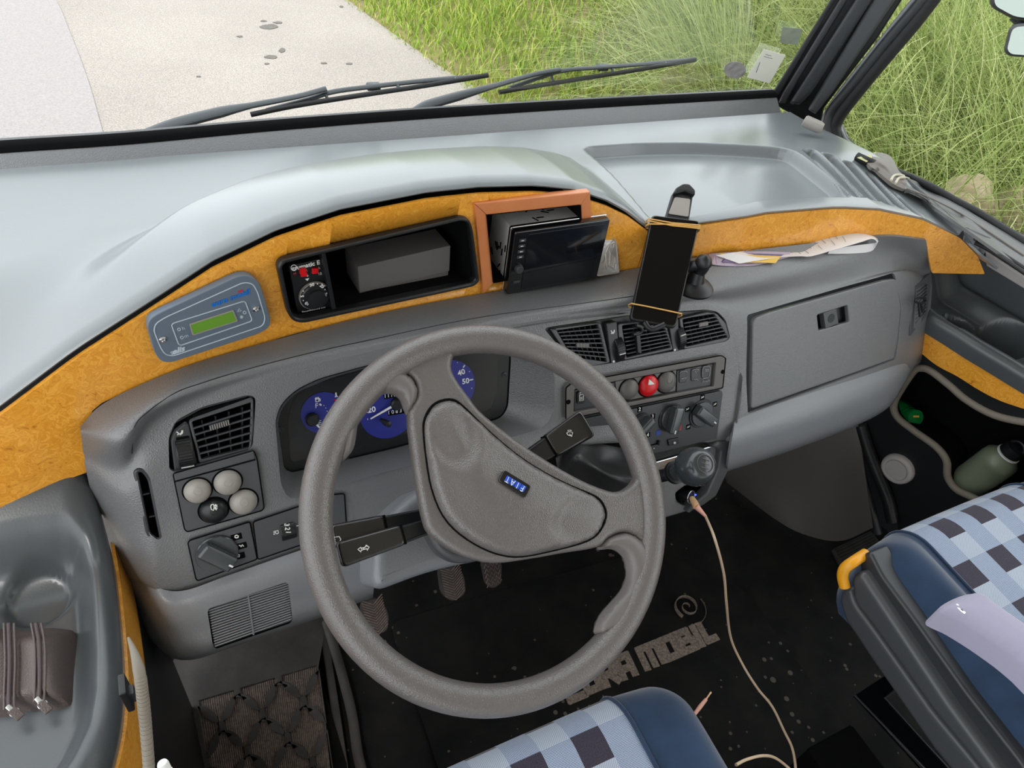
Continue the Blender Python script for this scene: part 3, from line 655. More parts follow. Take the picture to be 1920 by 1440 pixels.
# thin seam pressed into the top, lower lighter mouldings
seam_px = [(248, 850), (252, 801), (281, 769), (330, 736), (373, 720), (440, 699), (560, 667), (700, 636), (900, 595), (1090, 569), (1190, 555)]
sdash = surface_of('upper_moulding')
link('top_seam', m_tube(catmull([sdash(x, y, -.0002) for x, y in seam_px], 6), .0007, 6), M['black'], dash, 0)
s_ = catmull([G[0][0]] * 0 + [onZ(x, y, z + .001) for (x, y), z in zip([(248, 850), (252, 801), (281, 769), (330, 736), (373, 720), (440, 699), (560, 667), (700, 636), (900, 595), (1090, 569), (1190, 555)], [.752, .765, .770, .774, .776, .779, .781, .782, .782, .782, .782])], 6)
low = [row([(221, 1070), (280, 1096), (340, 1108), (430, 1078), (562, 1032), (640, 1007), (705, 985)], [-.08, -.012, .002, .002, .002, .002, .002]),
       row([(238, 1108), (290, 1128), (350, 1134), (440, 1103), (575, 1058), (650, 1034), (705, 1012)], [-.07, 0, .014, .014, .014, .014, .014]),
       row([(252, 1150), (300, 1176), (365, 1182), (450, 1152), (590, 1110), (655, 1086), (705, 1062)], [-.07, 0, .014, .014, .014, .014, .014]),
       row([(268, 1186), (316, 1222), (367, 1228), (440, 1203), (602, 1150), (655, 1130), (700, 1112)], [-.075, -.01, .004, .004, .004, .004, .004]),
       row([(275, 1192), (318, 1231), (367, 1236), (445, 1210), (604, 1157), (655, 1137), (700, 1120)], [-.12, -.08, -.07, -.07, -.07, -.07, -.07])]
GL = loft(low, 8, 6); sh = m_shell(GL, .005)
grO = cH((1035, 640), (1440, 505), (1462, 690), (1455, 715), (1080, 845), (1065, 830))
sh = boolean(sh, [cutter(grO, -.05, .06, .006, dp=.014)])
lm_ = link('lower_moulding', sh, M['dash_low'], dash, 40); md = lm_.modifiers.new('weighted', 'WEIGHTED_NORMAL'); md.keep_sharp = True; md.weight = 80
F14 = Frame(FACE.w(0, 0, .014), FACE.u, FACE.n)
recess('grille_recess', F14, grO, -.002, -.02, .98, M['void'], dash, .006)
TL, TR, BR, BL = [np.array(p) for p in cH((1035, 632), (1446, 505), (1463, 708), (1075, 848))]
nb = 17; gm = []
for i in range(nb):
    t = (i + .5) / nb; a = TL * (1 - t) + BL * t; b = TR * (1 - t) + BR * t; t2 = (i + .85) / nb; c = TL * (1 - t2) + BL * t2
    A, B_ = F14.hit(*a), F14.hit(*b); ax = unit(B_ - A); hgt = .0042
    gm.append(m_box((A + B_) / 2 - F14.n * .004, (ax, unit(F14.v * .8 + F14.n * .5), F14.n), (np.linalg.norm(B_ - A), hgt, .0035), .001, 1))
mt = (TL + TR) / 2; mb = (BL + BR) / 2; A, B_ = F14.hit(*mt), F14.hit(*mb)
gm.append(m_box((A + B_) / 2 - F14.n * .003, (unit(B_ - A), F14.u, F14.n), (np.linalg.norm(B_ - A), .0022, .005), .0005, 1))
link('speaker_grille', joinm(*gm), M['dash_low'], dash, 40)
lipR = [row([(1378, 786), (1480, 750), (1590, 713), (1684, 674), (1727, 634)], [.0, .0, -.004, -.014, -.05]),
        row([(1374, 815), (1480, 780), (1590, 742), (1682, 703), (1725, 652)], [.014, .014, .010, 0, -.045]),
        row([(1368, 850), (1480, 814), (1590, 774), (1676, 735), (1718, 680)], [.014, .014, .010, -.002, -.05]),
        row([(1364, 880), (1480, 842), (1605, 794), (1668, 758), (1702, 708)], [0, 0, -.004, -.014, -.06]),
        row([(1364, 884), (1480, 846), (1605, 798), (1668, 762), (1700, 712)], [-.06, -.06, -.06, -.07, -.09])]
link('glovebox_sill', m_shell(loft(lipR, 8, 6), .005), M['dash_low'], dash, 40)
# glovebox door
_g = [FACE.hit(1408, 600, -.003), FACE.hit(1690, 590, -.0115), FACE.hit(1405, 767, -.003)]; FG = Frame(_g[0], _g[1] - _g[0], np.cross(_g[2] - _g[0], _g[1] - _g[0])); FG = FG if FG.n @ (CAM - FG.o) > 0 else Frame(FG.o, FG.u, -FG.n)
door = rounded(FG.poly([(1411, 606), (1417, 596), (1442, 586), (1660, 525), (1679, 523), (1687, 534), (1691, 580), (1685, 640), (1680, 671), (1600, 700), (1408, 767)], 0), .006)
lat = cD((755, 752), (925, 698), (935, 790), (765, 838))
hole = rounded(FG.poly(lat, 0), .003)
gd = link('glovebox_door', m_plate(FG, door, [hole], -.008, .001, .0025), M['dash'], dash, 40)
recess('latch_recess', FG, lat, -.001, -.012, .96, M['black'], gd, .003)
plate('latch', FG, cD((792, 742), (865, 716), (878, 800), (805, 828)), M['dash_smooth'], gd, c0=-.010, c1=.001, bev=.001)
c = cD((836, 770))[0]; cc = FG.hit(*c, .001)
lk = joinm(m_lathe([(.0065, 0), (.0078, 0), (.0078, .0006), (.0065, .0006)], cc, FG.n, 28), m_box(cc, (FG.u, FG.v, FG.n), (.008, .0022, .0008), .0002, 1))
tag(link('key_lock', lk, M['black'], gd, 30), 'round black key lock ring')
# side slot on the left end
recess('side_slot', FACE, slotO, -.004, -.028, .9, M['void'], dash, .006)
p = [FACE.hit(*q, -.003) for q in slotO]; o = link('side_slot_rim', m_tube([FACE.w(q_[0], q_[1], -.006) for q_ in rounded(FACE.poly(slotO, -.006), .008)], .0026, 8, True), M['dark'], dash, 40)
for a, b in (((470, 752), (515, 742)), ((520, 905), (560, 896))):
    A, B_ = [FACE.hit(*cA(q)[0], -.012) for q in (a, b)]; link('slot_rib', m_box((A + B_) / 2, (unit(B_ - A), FACE.v, FACE.n), (np.linalg.norm(B_ - A) * 1.25, .002, .012), .0004, 1), M['black'], dash, 30)
# recess around the instruments
def resamp(P, n):
    P = [np.array(p) for p in P]; P = P + [P[0]]; L = np.r_[0, np.cumsum([np.linalg.norm(P[i + 1] - P[i]) for i in range(len(P) - 1)])]; L /= L[-1]; A = np.array(P); return [V(*[np.interp(t, L, A[:, k]) for k in range(A.shape[1])]) for t in np.linspace(0, 1, n + 1)[:-1]]
co_ = [(520, 790), (530, 762), (556, 735), (620, 708), (740, 674), (870, 642), (950, 640), (958, 665), (952, 765), (938, 784), (740, 840), (545, 886), (532, 878)]
oa = resamp([FACE.w(*q, -.002) for q in rounded(FACE.poly(clusterO, 0), .012)], 120); FCt = Frame(FACE.w(0, 0, -.052), FACE.u, FACE.n); ob = [FCt.w(*q, .001) for q in rounded(FCt.poly(co_, 0), .008)]
ob_r = resamp(ob, 120); k_ = int(np.argmin([np.linalg.norm(q - oa[0]) for q in ob_r])); ob_r = ob_r[k_:] + ob_r[:k_]; md_ = [a * .5 + b * .5 for a, b in zip(oa, ob_r)]
link('instrument_hood', recalc(m_grid([oa, md_, ob_r], True)), M['dash'], dash, 60)

# ------------------------------------------------------------------ air vents
def quad_vent(name, label, q, ns, nv, F, depth=.0, fm=None, tab=None, rim=.0035, par=None, sl=M['ventgrey'], vside=(0, 0), group='dashboard air vents', shape=None, curve=0):
    """q: the four corner pixels TL,TR,BR,BL of the louvre field"""
    TL, TR, BR, BL = [np.array(p, float) for p in q]; fm = fm or M['dash_smooth']
    cen = F.hit(*np.mean([TL, TR, BR, BL], 0), depth); t = thing(name, label, 'air vent', cen, group) if par is None else par
    def at(u, v, d): p = (TL * (1 - u) + TR * u) * (1 - v) + (BL * (1 - u) + BR * u) * v; return F.hit(p[0], p[1], d)
    def sc(u, v): return (TL * (1 - u) + TR * u) * (1 - v) + (BL * (1 - u) + BR * u) * v
    out = shape if shape else [sc(-.06, -.09), sc(1.05, -.09), sc(1.05, 1.07), sc(-.06, 1.07)]
    hq = [sc(0.0, 0.0), sc(1.0, 0.0), sc(1.0, 1.0), sc(0, 1)]
    po = rounded(F.poly(out, depth), .004); ho = rounded(F.poly(hq, depth), .002)
    link('vent_frame', m_plate(F, po, [ho], depth - .006, depth, .001), fm, t, 35)
    recess('duct', F, hq, depth - .003, depth - .03, .94, M['void'], t, .002)
    for i in range(nv):
        u = (i + .7) / (nv + .4); A, B_ = at(u, 0, depth - .012), at(u, 1, depth - .012)
        link('vertical_vane', m_box((A + B_) / 2, (unit(B_ - A), F.n, np.cross(unit(B_ - A), F.n)), (np.linalg.norm(B_ - A), .012, .0014)), M['dark'], t, 30)
    for i in range(1, ns):
        v = i / ns; A, B_ = at(-.01, v, depth - .002), at(1.01, v, depth - .002); ax = unit(B_ - A)
        link('louvre', m_box((A + B_) / 2, (ax, unit(F.n * 1 + F.v * .25), np.cross(ax, unit(F.n + F.v * .25))), (np.linalg.norm(B_ - A), .007, .0022), .0007, 1), sl, t, 30)
    if tab:
        A, B_ = at(tab[0], tab[2], depth + .0005), at(tab[1], tab[2], depth + .0005)
        tb = link('slider_tab', m_box((A + B_) / 2, (unit(B_ - A), F.v, F.n), (np.linalg.norm(B_ - A), .0065, .005), .001, 1), M['dark'], t, 30)
        for k in range(9):
            w_ = A + (B_ - A) * (k + .5) / 9; link('grip_line', m_box(w_ + F.n * .0028, (F.u, F.v, F.n), (.0009, .0058, .0008)), M['beigebtn'], tb, 0)
    return t, at
def thumbwheel(F, px, ax_px, w, rad, parent, mark=.6, depth=0):
    c = F.hit(*px, depth - rad * .55); a = unit(F.hit(*ax_px, 0) - F.hit(*px, 0)); perp = unit(np.cross(F.n, a))
    n = 40; prof = []; ms = [m_lathe([(rad * .97, -w / 2), (rad, -w / 2 + .001), (rad, w / 2 - .001), (rad * .97, w / 2)], c, perp, 40)]
    for i in range(n):
        t = 2 * math.pi * i / n; d = a * math.cos(t) + F.n * math.sin(t); tt = unit(np.cross(d, perp))
        ms.append(m_box(c + d * rad, (perp, tt, d), (w * .86, rad * .075, .0016)))
    o = link('thumbwheel', joinm(*ms), M['black'], parent, 30)
    d = unit(a * mark * .9 + F.n); link('position_mark', m_box(c + d * (rad + .001), (perp, np.cross(d, perp), d), (w * .8, .0012, .0012)), M['white'], o, 0)
    return o
# driver's side vent
FV = Frame(FACE.w(0, 0, -.006), FACE.u, FACE.n)
vq = cA((818, 262), (1205, 150), (1208, 440), (872, 522)); vq = cA((812, 262), (1222, 128), (1210, 442), (878, 524))
tv, at = quad_vent('air_vent', 'driver side air vent left of the steering wheel, above the round buttons', vq, 6, 4, FV, 0, tab=(.26, .62, .27), shape=cA((788, 258), (1238, 98), (1240, 300), (1224, 445), (862, 552), (845, 470)))
plate('thumbwheel_surround', FV, cA((665, 395), (690, 330), (765, 272), (790, 280), (852, 570), (692, 606)), M['dark'], tv, c0=-.008, c1=.0, bev=.0015, r=.003)
recess('thumbwheel_slot', FV, cA((700, 372), (792, 357), (826, 540), (745, 556)), .0006, .0003, .99, M['void'], tv, .001)
thumbwheel(FV, cA((763, 455))[0], cA((745, 360))[0], .021 * .8, .022, tv, mark=-.8)
a = FV.hit(*cA((787, 567))[0]); link('dot', m_lathe([(0, 0), (.0024, 0), (.0024, .0006), (0, .0006)], a, FV.n, 16), M['white'], tv, 30)
ic = cA((706, 330), (716, 342), (720, 335), (716, 342), (740, 352), (746, 318)); link('airflow_symbol', joinm(stroke_px(FV, cA((706, 330), (722, 344), (712, 352)), .0006, .0008), stroke_px(FV, cA((746, 320), (744, 338), (728, 350)), .0006, .0012)), M['white'], tv, 30)
# three centre vents
ctr = [('left of the three centre vents, beside its thumbwheel and partly behind the wheel rim', cC((225, 205), (508, 172), (568, 428), (335, 395)), cC((190, 212), (528, 165), (592, 432), (440, 462), (330, 420)), 8, 7, (.28, .62, .55)),
       ('middle one of the three centre vents, under the phone and without vertical vanes', cC((672, 182), (945, 150), (1000, 330), (702, 398)), cC((645, 172), (960, 140), (1016, 345), (686, 416), (648, 250)), 8, 3, None),
       ('right one of the three centre vents, next to the glovebox', cC((1080, 140), (1290, 100), (1385, 262), (1105, 325)), cC((1058, 135), (1250, 92), (1310, 100), (1372, 165), (1410, 272), (1385, 290), (1092, 342)), 7, 6, (.42, .68, .3))]
for lb, q, shp, ns, nv, tb in ctr:
    quad_vent('air_vent', lb, q, ns, nv, FV, 0, tab=tb, shape=shp)
vr = thing('vent_control', 'thumbwheel strip with airflow symbol between left and middle centre vents', 'vent control', FV.hit(1147, 640, 0), 'centre vent thumbwheel strips')
plate('strip_plate', FV, cC((565, 168), (636, 155), (655, 430), (600, 442)), M['dark'], vr, c0=-.008, c1=.001, bev=.001, r=.002)
thumbwheel(FV, cC((616, 330))[0], cC((612, 260))[0], .013, .022, vr, mark=-.15)
link('airflow_symbol', joinm(stroke_px(FV, cC((596, 215), (604, 228), (598, 238)), .0012, .0009), stroke_px(FV, cC((618, 210), (616, 226), (606, 236)), .0012, .0012)), M['white'], vr, 30)
link('dot', m_lathe([(0, 0), (.0018, 0), (.0018, .0006), (0, .0006)], FV.hit(*cC((614, 424))[0], .001), FV.n, 16), M['white'], vr, 30)
vr = thing('vent_control', 'thumbwheel strip just below the lower right corner of the phone', 'vent control', FV.hit(1265, 640, 0), 'centre vent thumbwheel strips')
plate('strip_plate', FV, cC((985, 150), (1052, 138), (1054, 350), (1018, 360)), M['dark'], vr, c0=-.008, c1=.001, bev=.001, r=.002)
thumbwheel(FV, cC((1032, 255))[0], cC((1028, 190))[0], .012, .020, vr, mark=.45)
link('dot', m_lathe([(0, 0), (.0018, 0), (.0018, .0006), (0, .0006)], FV.hit(*cC((1027, 345))[0], .001), FV.n, 16), M['white'], vr, 30)
# back plates behind the vent fields so nothing shows through
plate('vent_backing', FACE, leftO, M['black'], dash, c0=-.045, c1=-.040, bev=0); plate('vent_backing', FACE, ventO, M['black'], dash, c0=-.05, c1=-.045, bev=0)
plate('vent_bed', FACE, ventO, M['black'], dash, c0=-.016, c1=-.013, bev=0, holes=[rounded(FACE.poly(q[1], -.013), .003) for q in ctr])

# ------------------------------------------------------------------ driver's switch panel
sp = thing('switch_panel', 'grey panel with four round push buttons left of the steering wheel', 'switch panel', FACE.hit(410, 930, 0))
plate('panel_plate', FACE, cA((682, 622), (1240, 462), (1262, 520), (1310, 855), (1295, 875), (780, 1022), (762, 1005)), M['dash_smooth'], sp, c0=-.006, c1=.002, bev=.001, r=.003)
plate('header_strip', FACE, cA((688, 626), (1238, 468), (1250, 520), (698, 672)), M['dash_smooth'], sp, c0=.000, c1=.0035, bev=.001, r=.001)
def button(px, rpx, m_, parent, F=FACE, d=.002, h=.011, dim=True, name='push_button'):
    c = F.hit(*px, d); e = F.hit(px[0] + rpx, px[1], d); r = np.linalg.norm(e - c)
    link('button_seat', m_lathe([(r * 1.0, 0), (r * 1.12, 0), (r * 1.10, .0008), (r * 1.0, .0008)], c, F.n, 36), M['void'], parent, 40)
    pr = [(0, -.004), (r, -.004), (r, .001)] + [(r * math.cos(a) ** .8, .001 + h * math.sin(a)) for a in np.linspace(.1, 1.45, 11)] + [(0, .001 + h)]
    b_ = link(name, m_lathe(pr, c, F.n, 40), m_, parent, 50)
    if dim: dn = unit(F.n + F.v * .28); link('finger_dimple', m_lathe([(r * .31, -.0012), (r * .31, .0004), (r * .27, .0006), (r * .24, -.0001), (0, -.0004)], c + F.n * (.001 + h * .93) + F.v * r * .30, dn, 28), m_, b_, 40)
    return b_, c, r
for q in ((850, 735), (1058, 677), (1168, 812)): button(cA(q)[0], 26, M['beigebtn'], sp, h=.012)
bt_, c, r = button(cA((962, 872))[0], 26.5, M['black'], sp, h=.012); tag(bt_, 'black rear fog light button')
ic = [stroke_px(FACE, ell, .0145, .0006) for ell in (cA((955, 832), (945, 838), (942, 852), (948, 868), (960, 876), (966, 855), (962, 833), (955, 832)), cA((966, 843), (988, 838)), cA((968, 854), (990, 850)), cA((968, 865), (988, 862)), cA((974, 832), (980, 845), (974, 856), (981, 872)))]
link('fog_light_symbol', joinm(*ic), M['white'], bt_, 0)
link('indicator_lens', m_lathe([(0, 0), (.003, 0), (.003, .001), (0, .0022)], FACE.hit(*cA((988, 944))[0], .006), FACE.n, 14), M['void'], bt_, 30)
# headlight switch panel
hp = thing('headlight_switch', 'large round light switch with three symbols below the push buttons', 'light switch', FACE.hit(415, 1035, 0))
plate('panel_plate', FACE, cA((785, 1100), (800, 1082), (1212, 955), (1262, 1212), (852, 1360), (840, 1345)), M['dash_smooth'], hp, c0=-.006, c1=.002, bev=.001, r=.003)
c = FACE.hit(*cA((985, 1170))[0], .002)
def knob_bar(c, n, up, r, L, m_, parent, h=.016, name='knob', mark=True, mm=None):
    n = unit(n); up = unit(up - n * (up @ n)); sd = np.cross(n, up)
    k = link(name, m_lathe([(r, 0), (r, .003), (r * .96, .0045), (0, .0045)], c, n, 40), m_, parent, 30)
    body = m_box(c + n * (h / 2 + .002), (up, sd, n), (L, r * .85, h), .0035, 3); link('finger_bar', body, m_, k, 35)
    if mark: link('pointer_mark', m_box(c + n * (h + .002) + up * (L * .5 - .004), (up, sd, n), (.0055, .0022, .0008)), mm or M['white'], k, 0)
    return k
kb = knob_bar(c, FACE.n, FACE.hit(*cA((1080, 1215))[0]) - FACE.hit(*cA((985, 1170))[0]), .0245, .044, M['knob'], hp, .014, 'rotary_knob')
for k, (x, y) in enumerate(((1120, 1058), (1155, 1120), (1142, 1190))):
    w = link('symbol_window', m_box(FACE.hit(*cA((x, y))[0], .002), (FACE.u, FACE.v, FACE.n), (.0125, .0085, .0016), .0005, 1), M['void'], hp, 0)
    s = [cA((x - 2, y + 8), (x - 10, y + 4), (x - 10, y - 6), (x, y - 12), (x + 14, y - 6), (x + 12, y + 4), (x - 2, y + 8)), cA((x - 18, y - 2), (x - 8, y - 2), (x - 4, y + 8), (x + 6, y - 8), (x + 14, y + 4)), cA((x - 14, y - 8), (x - 14, y + 6), (x - 2, y + 6), (x - 2, y - 8), (x - 14, y - 8))][k]
    link('symbol', stroke_px(FACE, s, .0034, .0007), M['white'], w, 0)
lp = thing('headlight_level_switch', 'grey panel with small numbered headlight levelling wheel left of the rim', 'switch', FACE.hit(555, 1000, 0))
plate('panel_plate', FACE, cA((1236, 955), (1800, 765), (1866, 760), (1882, 1005), (1270, 1214)), M['dash_smooth'], lp, c0=-.006, c1=.002, bev=.001, r=.003)
q = cA((1424, 978), (1510, 955), (1522, 1030), (1436, 1056)); recess('wheel_slot', FACE, q, .0026, .0022, .99, M['void'], lp, .001)
c = FACE.hit(*cA((1473, 1005))[0], -.004)
tw = link('numbered_wheel', m_lathe([(.0125, -.009), (.013, -.008), (.013, .008), (.0125, .009)], c, FACE.u, 40), M['black'], lp, 30)
for s, q in (('3', (1467, 975)), ('2', (1472, 1002)), ('1', (1478, 1026))): text_px('digit', s, FACE, *cA(q)[0], .0095, .0085, M['white'], tw, to=cA((q[0], q[1] - 10))[0] if 0 else cA((q[0] - 2, q[1] + 10))[0], bold=.0002)
s = cA((1400, 1038), (1390, 1030), (1392, 1018), (1408, 1014), (1412, 1030), (1400, 1038)); link('symbol', joinm(stroke_px(FACE, s, .0022, .0006), *[stroke_px(FACE, cA((1376, y), (1388, y - 3)), .0022, .0005) for y in (1022, 1032, 1042)]), M['white'], lp, 0)
link('index_line', stroke_px(FACE, cA((1534, 984), (1552, 979)), .0022, .0006), M['white'], lp, 0)
lp['label'] = 'grey panel with small numbered headlight levelling wheel left of the steering wheel rim'

# ------------------------------------------------------------------ hazard switch panel and climate panel
hz = thing('hazard_switch_panel', 'brown grey centre panel with round red hazard button between two grey ones', 'switch panel', FACE.hit(1215, 720, 0))
rec = cC((352, 612), (1305, 432), (1290, 592), (346, 768)); rh = rounded(FACE.poly(rec, .002), .002)
plate('surround', FACE, cC((292, 602), (330, 572), (1340, 384), (1370, 402), (1350, 603), (292, 815)), M['dash_brown'], hz, holes=[rh], c0=-.008, c1=.002, bev=.0015, r=.004)
plate('recess_floor', FACE, rec, M['dash_brown'], hz, c0=-.010, c1=-.006, bev=0); recess('recess_walls', FACE, rec, .001, -.006, .985, M['dash_brown'], hz, .002, floor=False)
plate('dark_switch_blank', FACE, cC((1044, 486), (1300, 436), (1288, 590), (1040, 640)), M['dark'], hz, c0=-.006, c1=-.003, bev=.0006)
plate('dark_switch_blank', FACE, cC((352, 618), (620, 566), (618, 716), (348, 766)), M['dark'], hz, c0=-.006, c1=-.003, bev=.0006)
plate('button_plate', FACE, cC((625, 556), (1038, 477), (1032, 622), (648, 700)), M['greybtn'], hz, c0=-.006, c1=-.001, bev=.0008)
for q in ((714, 610), (967, 560)): button(cC(q)[0], 16.2, M['greybtn'], hz, d=-.001, h=.009, dim=(q[0] > 900))
rb, c, r = button(cC((845, 585))[0], 16.6, M['red'], hz, d=-.001, h=.010, dim=False); tag(rb, 'bright red hazard warning button')
T3 = cC((848, 548), (843, 578), (882, 573)); link('warning_triangle', m_plate(Frame(FACE.w(0, 0, .0085), FACE.u, FACE.n), FACE.poly(cC((852, 543), (845, 580), (886, 574)), .0085), c0=0, c1=.002), M['white'], rb, 0)
for q, h_ in (((395, 668), 1), ((1087, 528), 0), ((1167, 517), 0), ((1240, 497), 0)):
    x, y = q; bx = link('rocker_switch', m_plate(FACE, rounded(FACE.poly(cC((x - 25, y - 38), (x + 22, y - 46), (x + 24, y + 38), (x - 25, y + 45)), 0), .003), c0=-.004, c1=0 if q[0] < 500 else -.0015, bev=.001), M['black'] if q[0] < 500 else M['dark'], hz, 35)
    S_ = {395: [((384, 650), (384, 690), (410, 685), (410, 645), (384, 650)), ((390, 668), (404, 665)), ((390, 678), (404, 675)), ((386, 642), (386, 636), (408, 632), (408, 640))], 1087: [((1062, 500), (1072, 492), (1100, 488), (1112, 496)), ((1070, 540), (1108, 534)), ((1078, 540), (1078, 547)), ((1098, 537), (1098, 544))], 1167: [((1146, 485), (1156, 478), (1180, 476), (1190, 482)), ((1160, 490), (1182, 487), (1172, 500), (1160, 490)), ((1156, 540), (1166, 552)), ((1166, 538), (1176, 550)), ((1176, 540), (1184, 552))], 1240: [((1214, 480), (1222, 460), (1258, 456), (1268, 466), (1262, 520), (1250, 534), (1222, 538), (1213, 525), (1214, 480)), ((1230, 480), (1256, 476)), ((1230, 490), (1256, 486)), ((1214, 568), (1222, 552), (1228, 564), (1236, 554), (1244, 562), (1252, 548), (1262, 556))]}[q[0]]
    link('symbol', joinm(*[stroke_px(FACE, cC(*s), .0008 if q[0] < 500 else -.0008, .0005) for s in S_]), M['white'] if q[0] < 500 else M['beigebtn'], bx, 0)
for q in ((308, 697), (1350, 493)): link('screw', m_lathe([(0, 0), (.0036, 0), (.0036, .0008), (.0018, .0012), (0, .0002)], FACE.hit(*cC(q)[0], .002), FACE.n, 12), M['void'], hz, 30)

cl = thing('climate_control_panel', 'dark heater control panel with three rotary knobs under the hazard button', 'climate panel', FACE.hit(1260, 790, 0))
plate('panel_plate', FACE, cC((288, 838), (1345, 622), (1352, 640), (1312, 945), (870, 1052), (720, 840), (288, 880)), M['dark'], cl, c0=-.008, c1=.001, bev=.001, r=.002)
for q, rp, e, lbn in (((800, 845), 15.5, (740, 905), 0), ((1000, 803), 19, (978, 880), 1), ((1205, 775), 18.5, (1262, 820), 2)):
    c = FACE.hit(*cC(q)[0], .001); rr = np.linalg.norm(FACE.hit(cC(q)[0][0] + rp, cC(q)[0][1], .001) - c)
    kk = knob_bar(c, FACE.n, FACE.hit(*cC(e)[0]) - c, rr, rr * 2.1 if q[0] < 1100 else rr * 2.2, M['knob'], cl, .016, 'rotary_knob')
    link('knob_seat', m_lathe([(rr * 1.02, 0), (rr * 1.18, 0), (rr * 1.14, .0018), (rr * 1.02, .0018)], c, FACE.n, 40), M['black'], cl, 30)
for s, q, mm in (('2', (790, 748), 'w'), ('3', (878, 795), 'w'), ('4', (845, 920), 'w'), ('', (915, 905), 'b'), ('', (1055, 873), 'r'), ('i', (1112, 745), 'w'), ('i', (1213, 665), 'w'), ('i', (1297, 712), 'w'), ('i', (1117, 865), 'w')):
    mm_ = {'w': M['void'], 'b': mat('blue_print', srgb(30, 60, 160), .4), 'r': mat('red_print', srgb(170, 30, 40), .4)}[mm]
    w = link('symbol_window', m_box(FACE.hit(*cC(q)[0], .001), (FACE.u, FACE.v, FACE.n), (.0085, .0085, .0014), .0003, 1), mm_, cl, 0)
    if s in '234' and s: text_px('digit', s, FACE, *cC(q)[0], .0021, .0085, M['white'], w, to=cC((q[0] + 10, q[1] - 2))[0], bold=.0001)
    elif s: x, y = q; link('symbol', joinm(stroke_px(FACE, cC((x - 9, y + 9), (x - 2, y + 2), (x - 6, y - 4)), .002, .0005), stroke_px(FACE, cC((x + 8, y - 9), (x + 5, y - 1), (x - 1, y + 4)), .002, .0008)), M['white'], w, 0)
w = plate('air_conditioning_button', FACE, cC((982, 955), (1055, 940), (1058, 978), (988, 995)), M['black'], cl, c0=0, c1=.004, bev=.001)
link('snowflake_symbol', joinm(*[stroke_px(FACE, cC((1026 - 9 * math.cos(a), 973 - 9 * math.sin(a)), (1026 + 9 * math.cos(a), 973 + 9 * math.sin(a))), .0042, .0005) for a in (0, 1.05, 2.09)]), M['white'], w, 0)
link('slider_track', stroke_px(FACE, cC((855, 992), (925, 975)), .0012, .0012), M['void'], cl, 0)
link('slider_grip', m_box(FACE.hit(*cC((918, 972))[0], .003), (FACE.u, FACE.v, FACE.n), (.004, .008, .006), .001, 1), M['black'], cl, 30)
link('dot', m_lathe([(0, 0), (.001, 0), (.001, .0006), (0, .0006)], FACE.hit(*cC((886, 1010))[0], .001), FACE.n, 12), M['white'], cl, 0)

def joint(pts, F, parent, d=.0, r=.003, w=.0011): link('joint_line', m_tube([F.w(p[0], p[1], d) for p in rounded(F.poly(pts, d), r)], w, 6, True), M['void'], parent, 0)
joint(cA((682, 622), (1240, 462), (1262, 520), (1310, 855), (1295, 875), (780, 1022), (762, 1005)), FACE, sp, .001); joint(cA((785, 1100), (800, 1082), (1212, 955), (1262, 1212), (852, 1360), (840, 1345)), FACE, hp, .001)
joint(cA((1236, 955), (1800, 765), (1866, 760), (1882, 1005), (1270, 1214)), FACE, lp, .001); joint(cC((292, 602), (330, 572), (1340, 384), (1370, 402), (1350, 603), (292, 815)), FACE, hz, .001)
link('header_joint', m_tube([FACE.hit(*q, .0028) for q in cA((694, 676), (1252, 524))], .0008, 6), M['void'], sp, 0)
# ------------------------------------------------------------------ instrument cluster
FC = Frame(FACE.w(0, 0, -.052), FACE.u, FACE.n)
ic = thing('instrument_cluster', 'instrument cluster with dark blue dials behind the steering wheel', 'instrument cluster', FC.hit(740, 780, 0))
M['blue'] = mat('dark_blue_dial_face', srgb(38, 44, 128), .35); M['hud'] = mat('smoky_black_instrument_mask', srgb(30, 31, 34), .25)
co = [(520, 790), (530, 762), (556, 735), (620, 708), (740, 674), (870, 642), (950, 640), (956, 665), (950, 765), (938, 782), (740, 838), (545, 884), (532, 876)]
plate('bezel', FC, co, M['black'], ic, c0=-.004, c1=.0, bev=.001, r=.008)
mk = [cB(p)[0] for p in ((150, 640), (190, 480), (300, 400), (500, 330), (900, 230), (1300, 150), (1640, 120), (1640, 400), (1600, 550), (1480, 600), (1000, 730), (560, 850), (170, 935))]
plate('dial_mask', FC, mk, M['hud'], ic, c0=0, c1=.001, bev=0, r=.008)
def dial(name, cx, cy, r, lab):
    c = FC.ab(cx, cy); e = FC.ab(cx + r, cy); rr = abs(e[0] - c[0]); return tag(link(name, m_plate(FC, ellipse(c[0], c[1], rr, n=56), c0=.001, c1=.002), M['blue'], ic, 0), lab), c, rr
d1, c1_, r1_ = dial('dial', *cB((400, 580))[0], 42, 'small fuel and temperature dial')
d2, c2_, r2_ = dial('dial', *cB((860, 575))[0], 52, 'speedometer dial')
d3, c3_, r3_ = dial('dial', *cB((1290, 400))[0], 50, 'rev counter dial')
def tick(d_, x0, y0, x1, y1, w=.0008, m_=None): link('tick_mark', stroke_px(FC, cB((x0, y0), (x1, y1)), .0025, w), m_ or M['white'], d_, 0)
tick(d1, 375, 520, 388, 530, .0012); tick(d1, 478, 488, 500, 502, .001, M['red'])
for q in ((405, 530), (418, 548), (428, 570), (434, 590)): tick(d1, q[0], q[1], q[0] + 3, q[1] + 3, .0006)
text_px('letter', 'F', FC, *cB((355, 535))[0], .0022, .009, M['white'], d1, to=cB((375, 532))[0]); text_px('letter', 'E', FC, *cB((378, 655))[0], .0022, .009, M['white'], d1, to=cB((398, 652))[0])
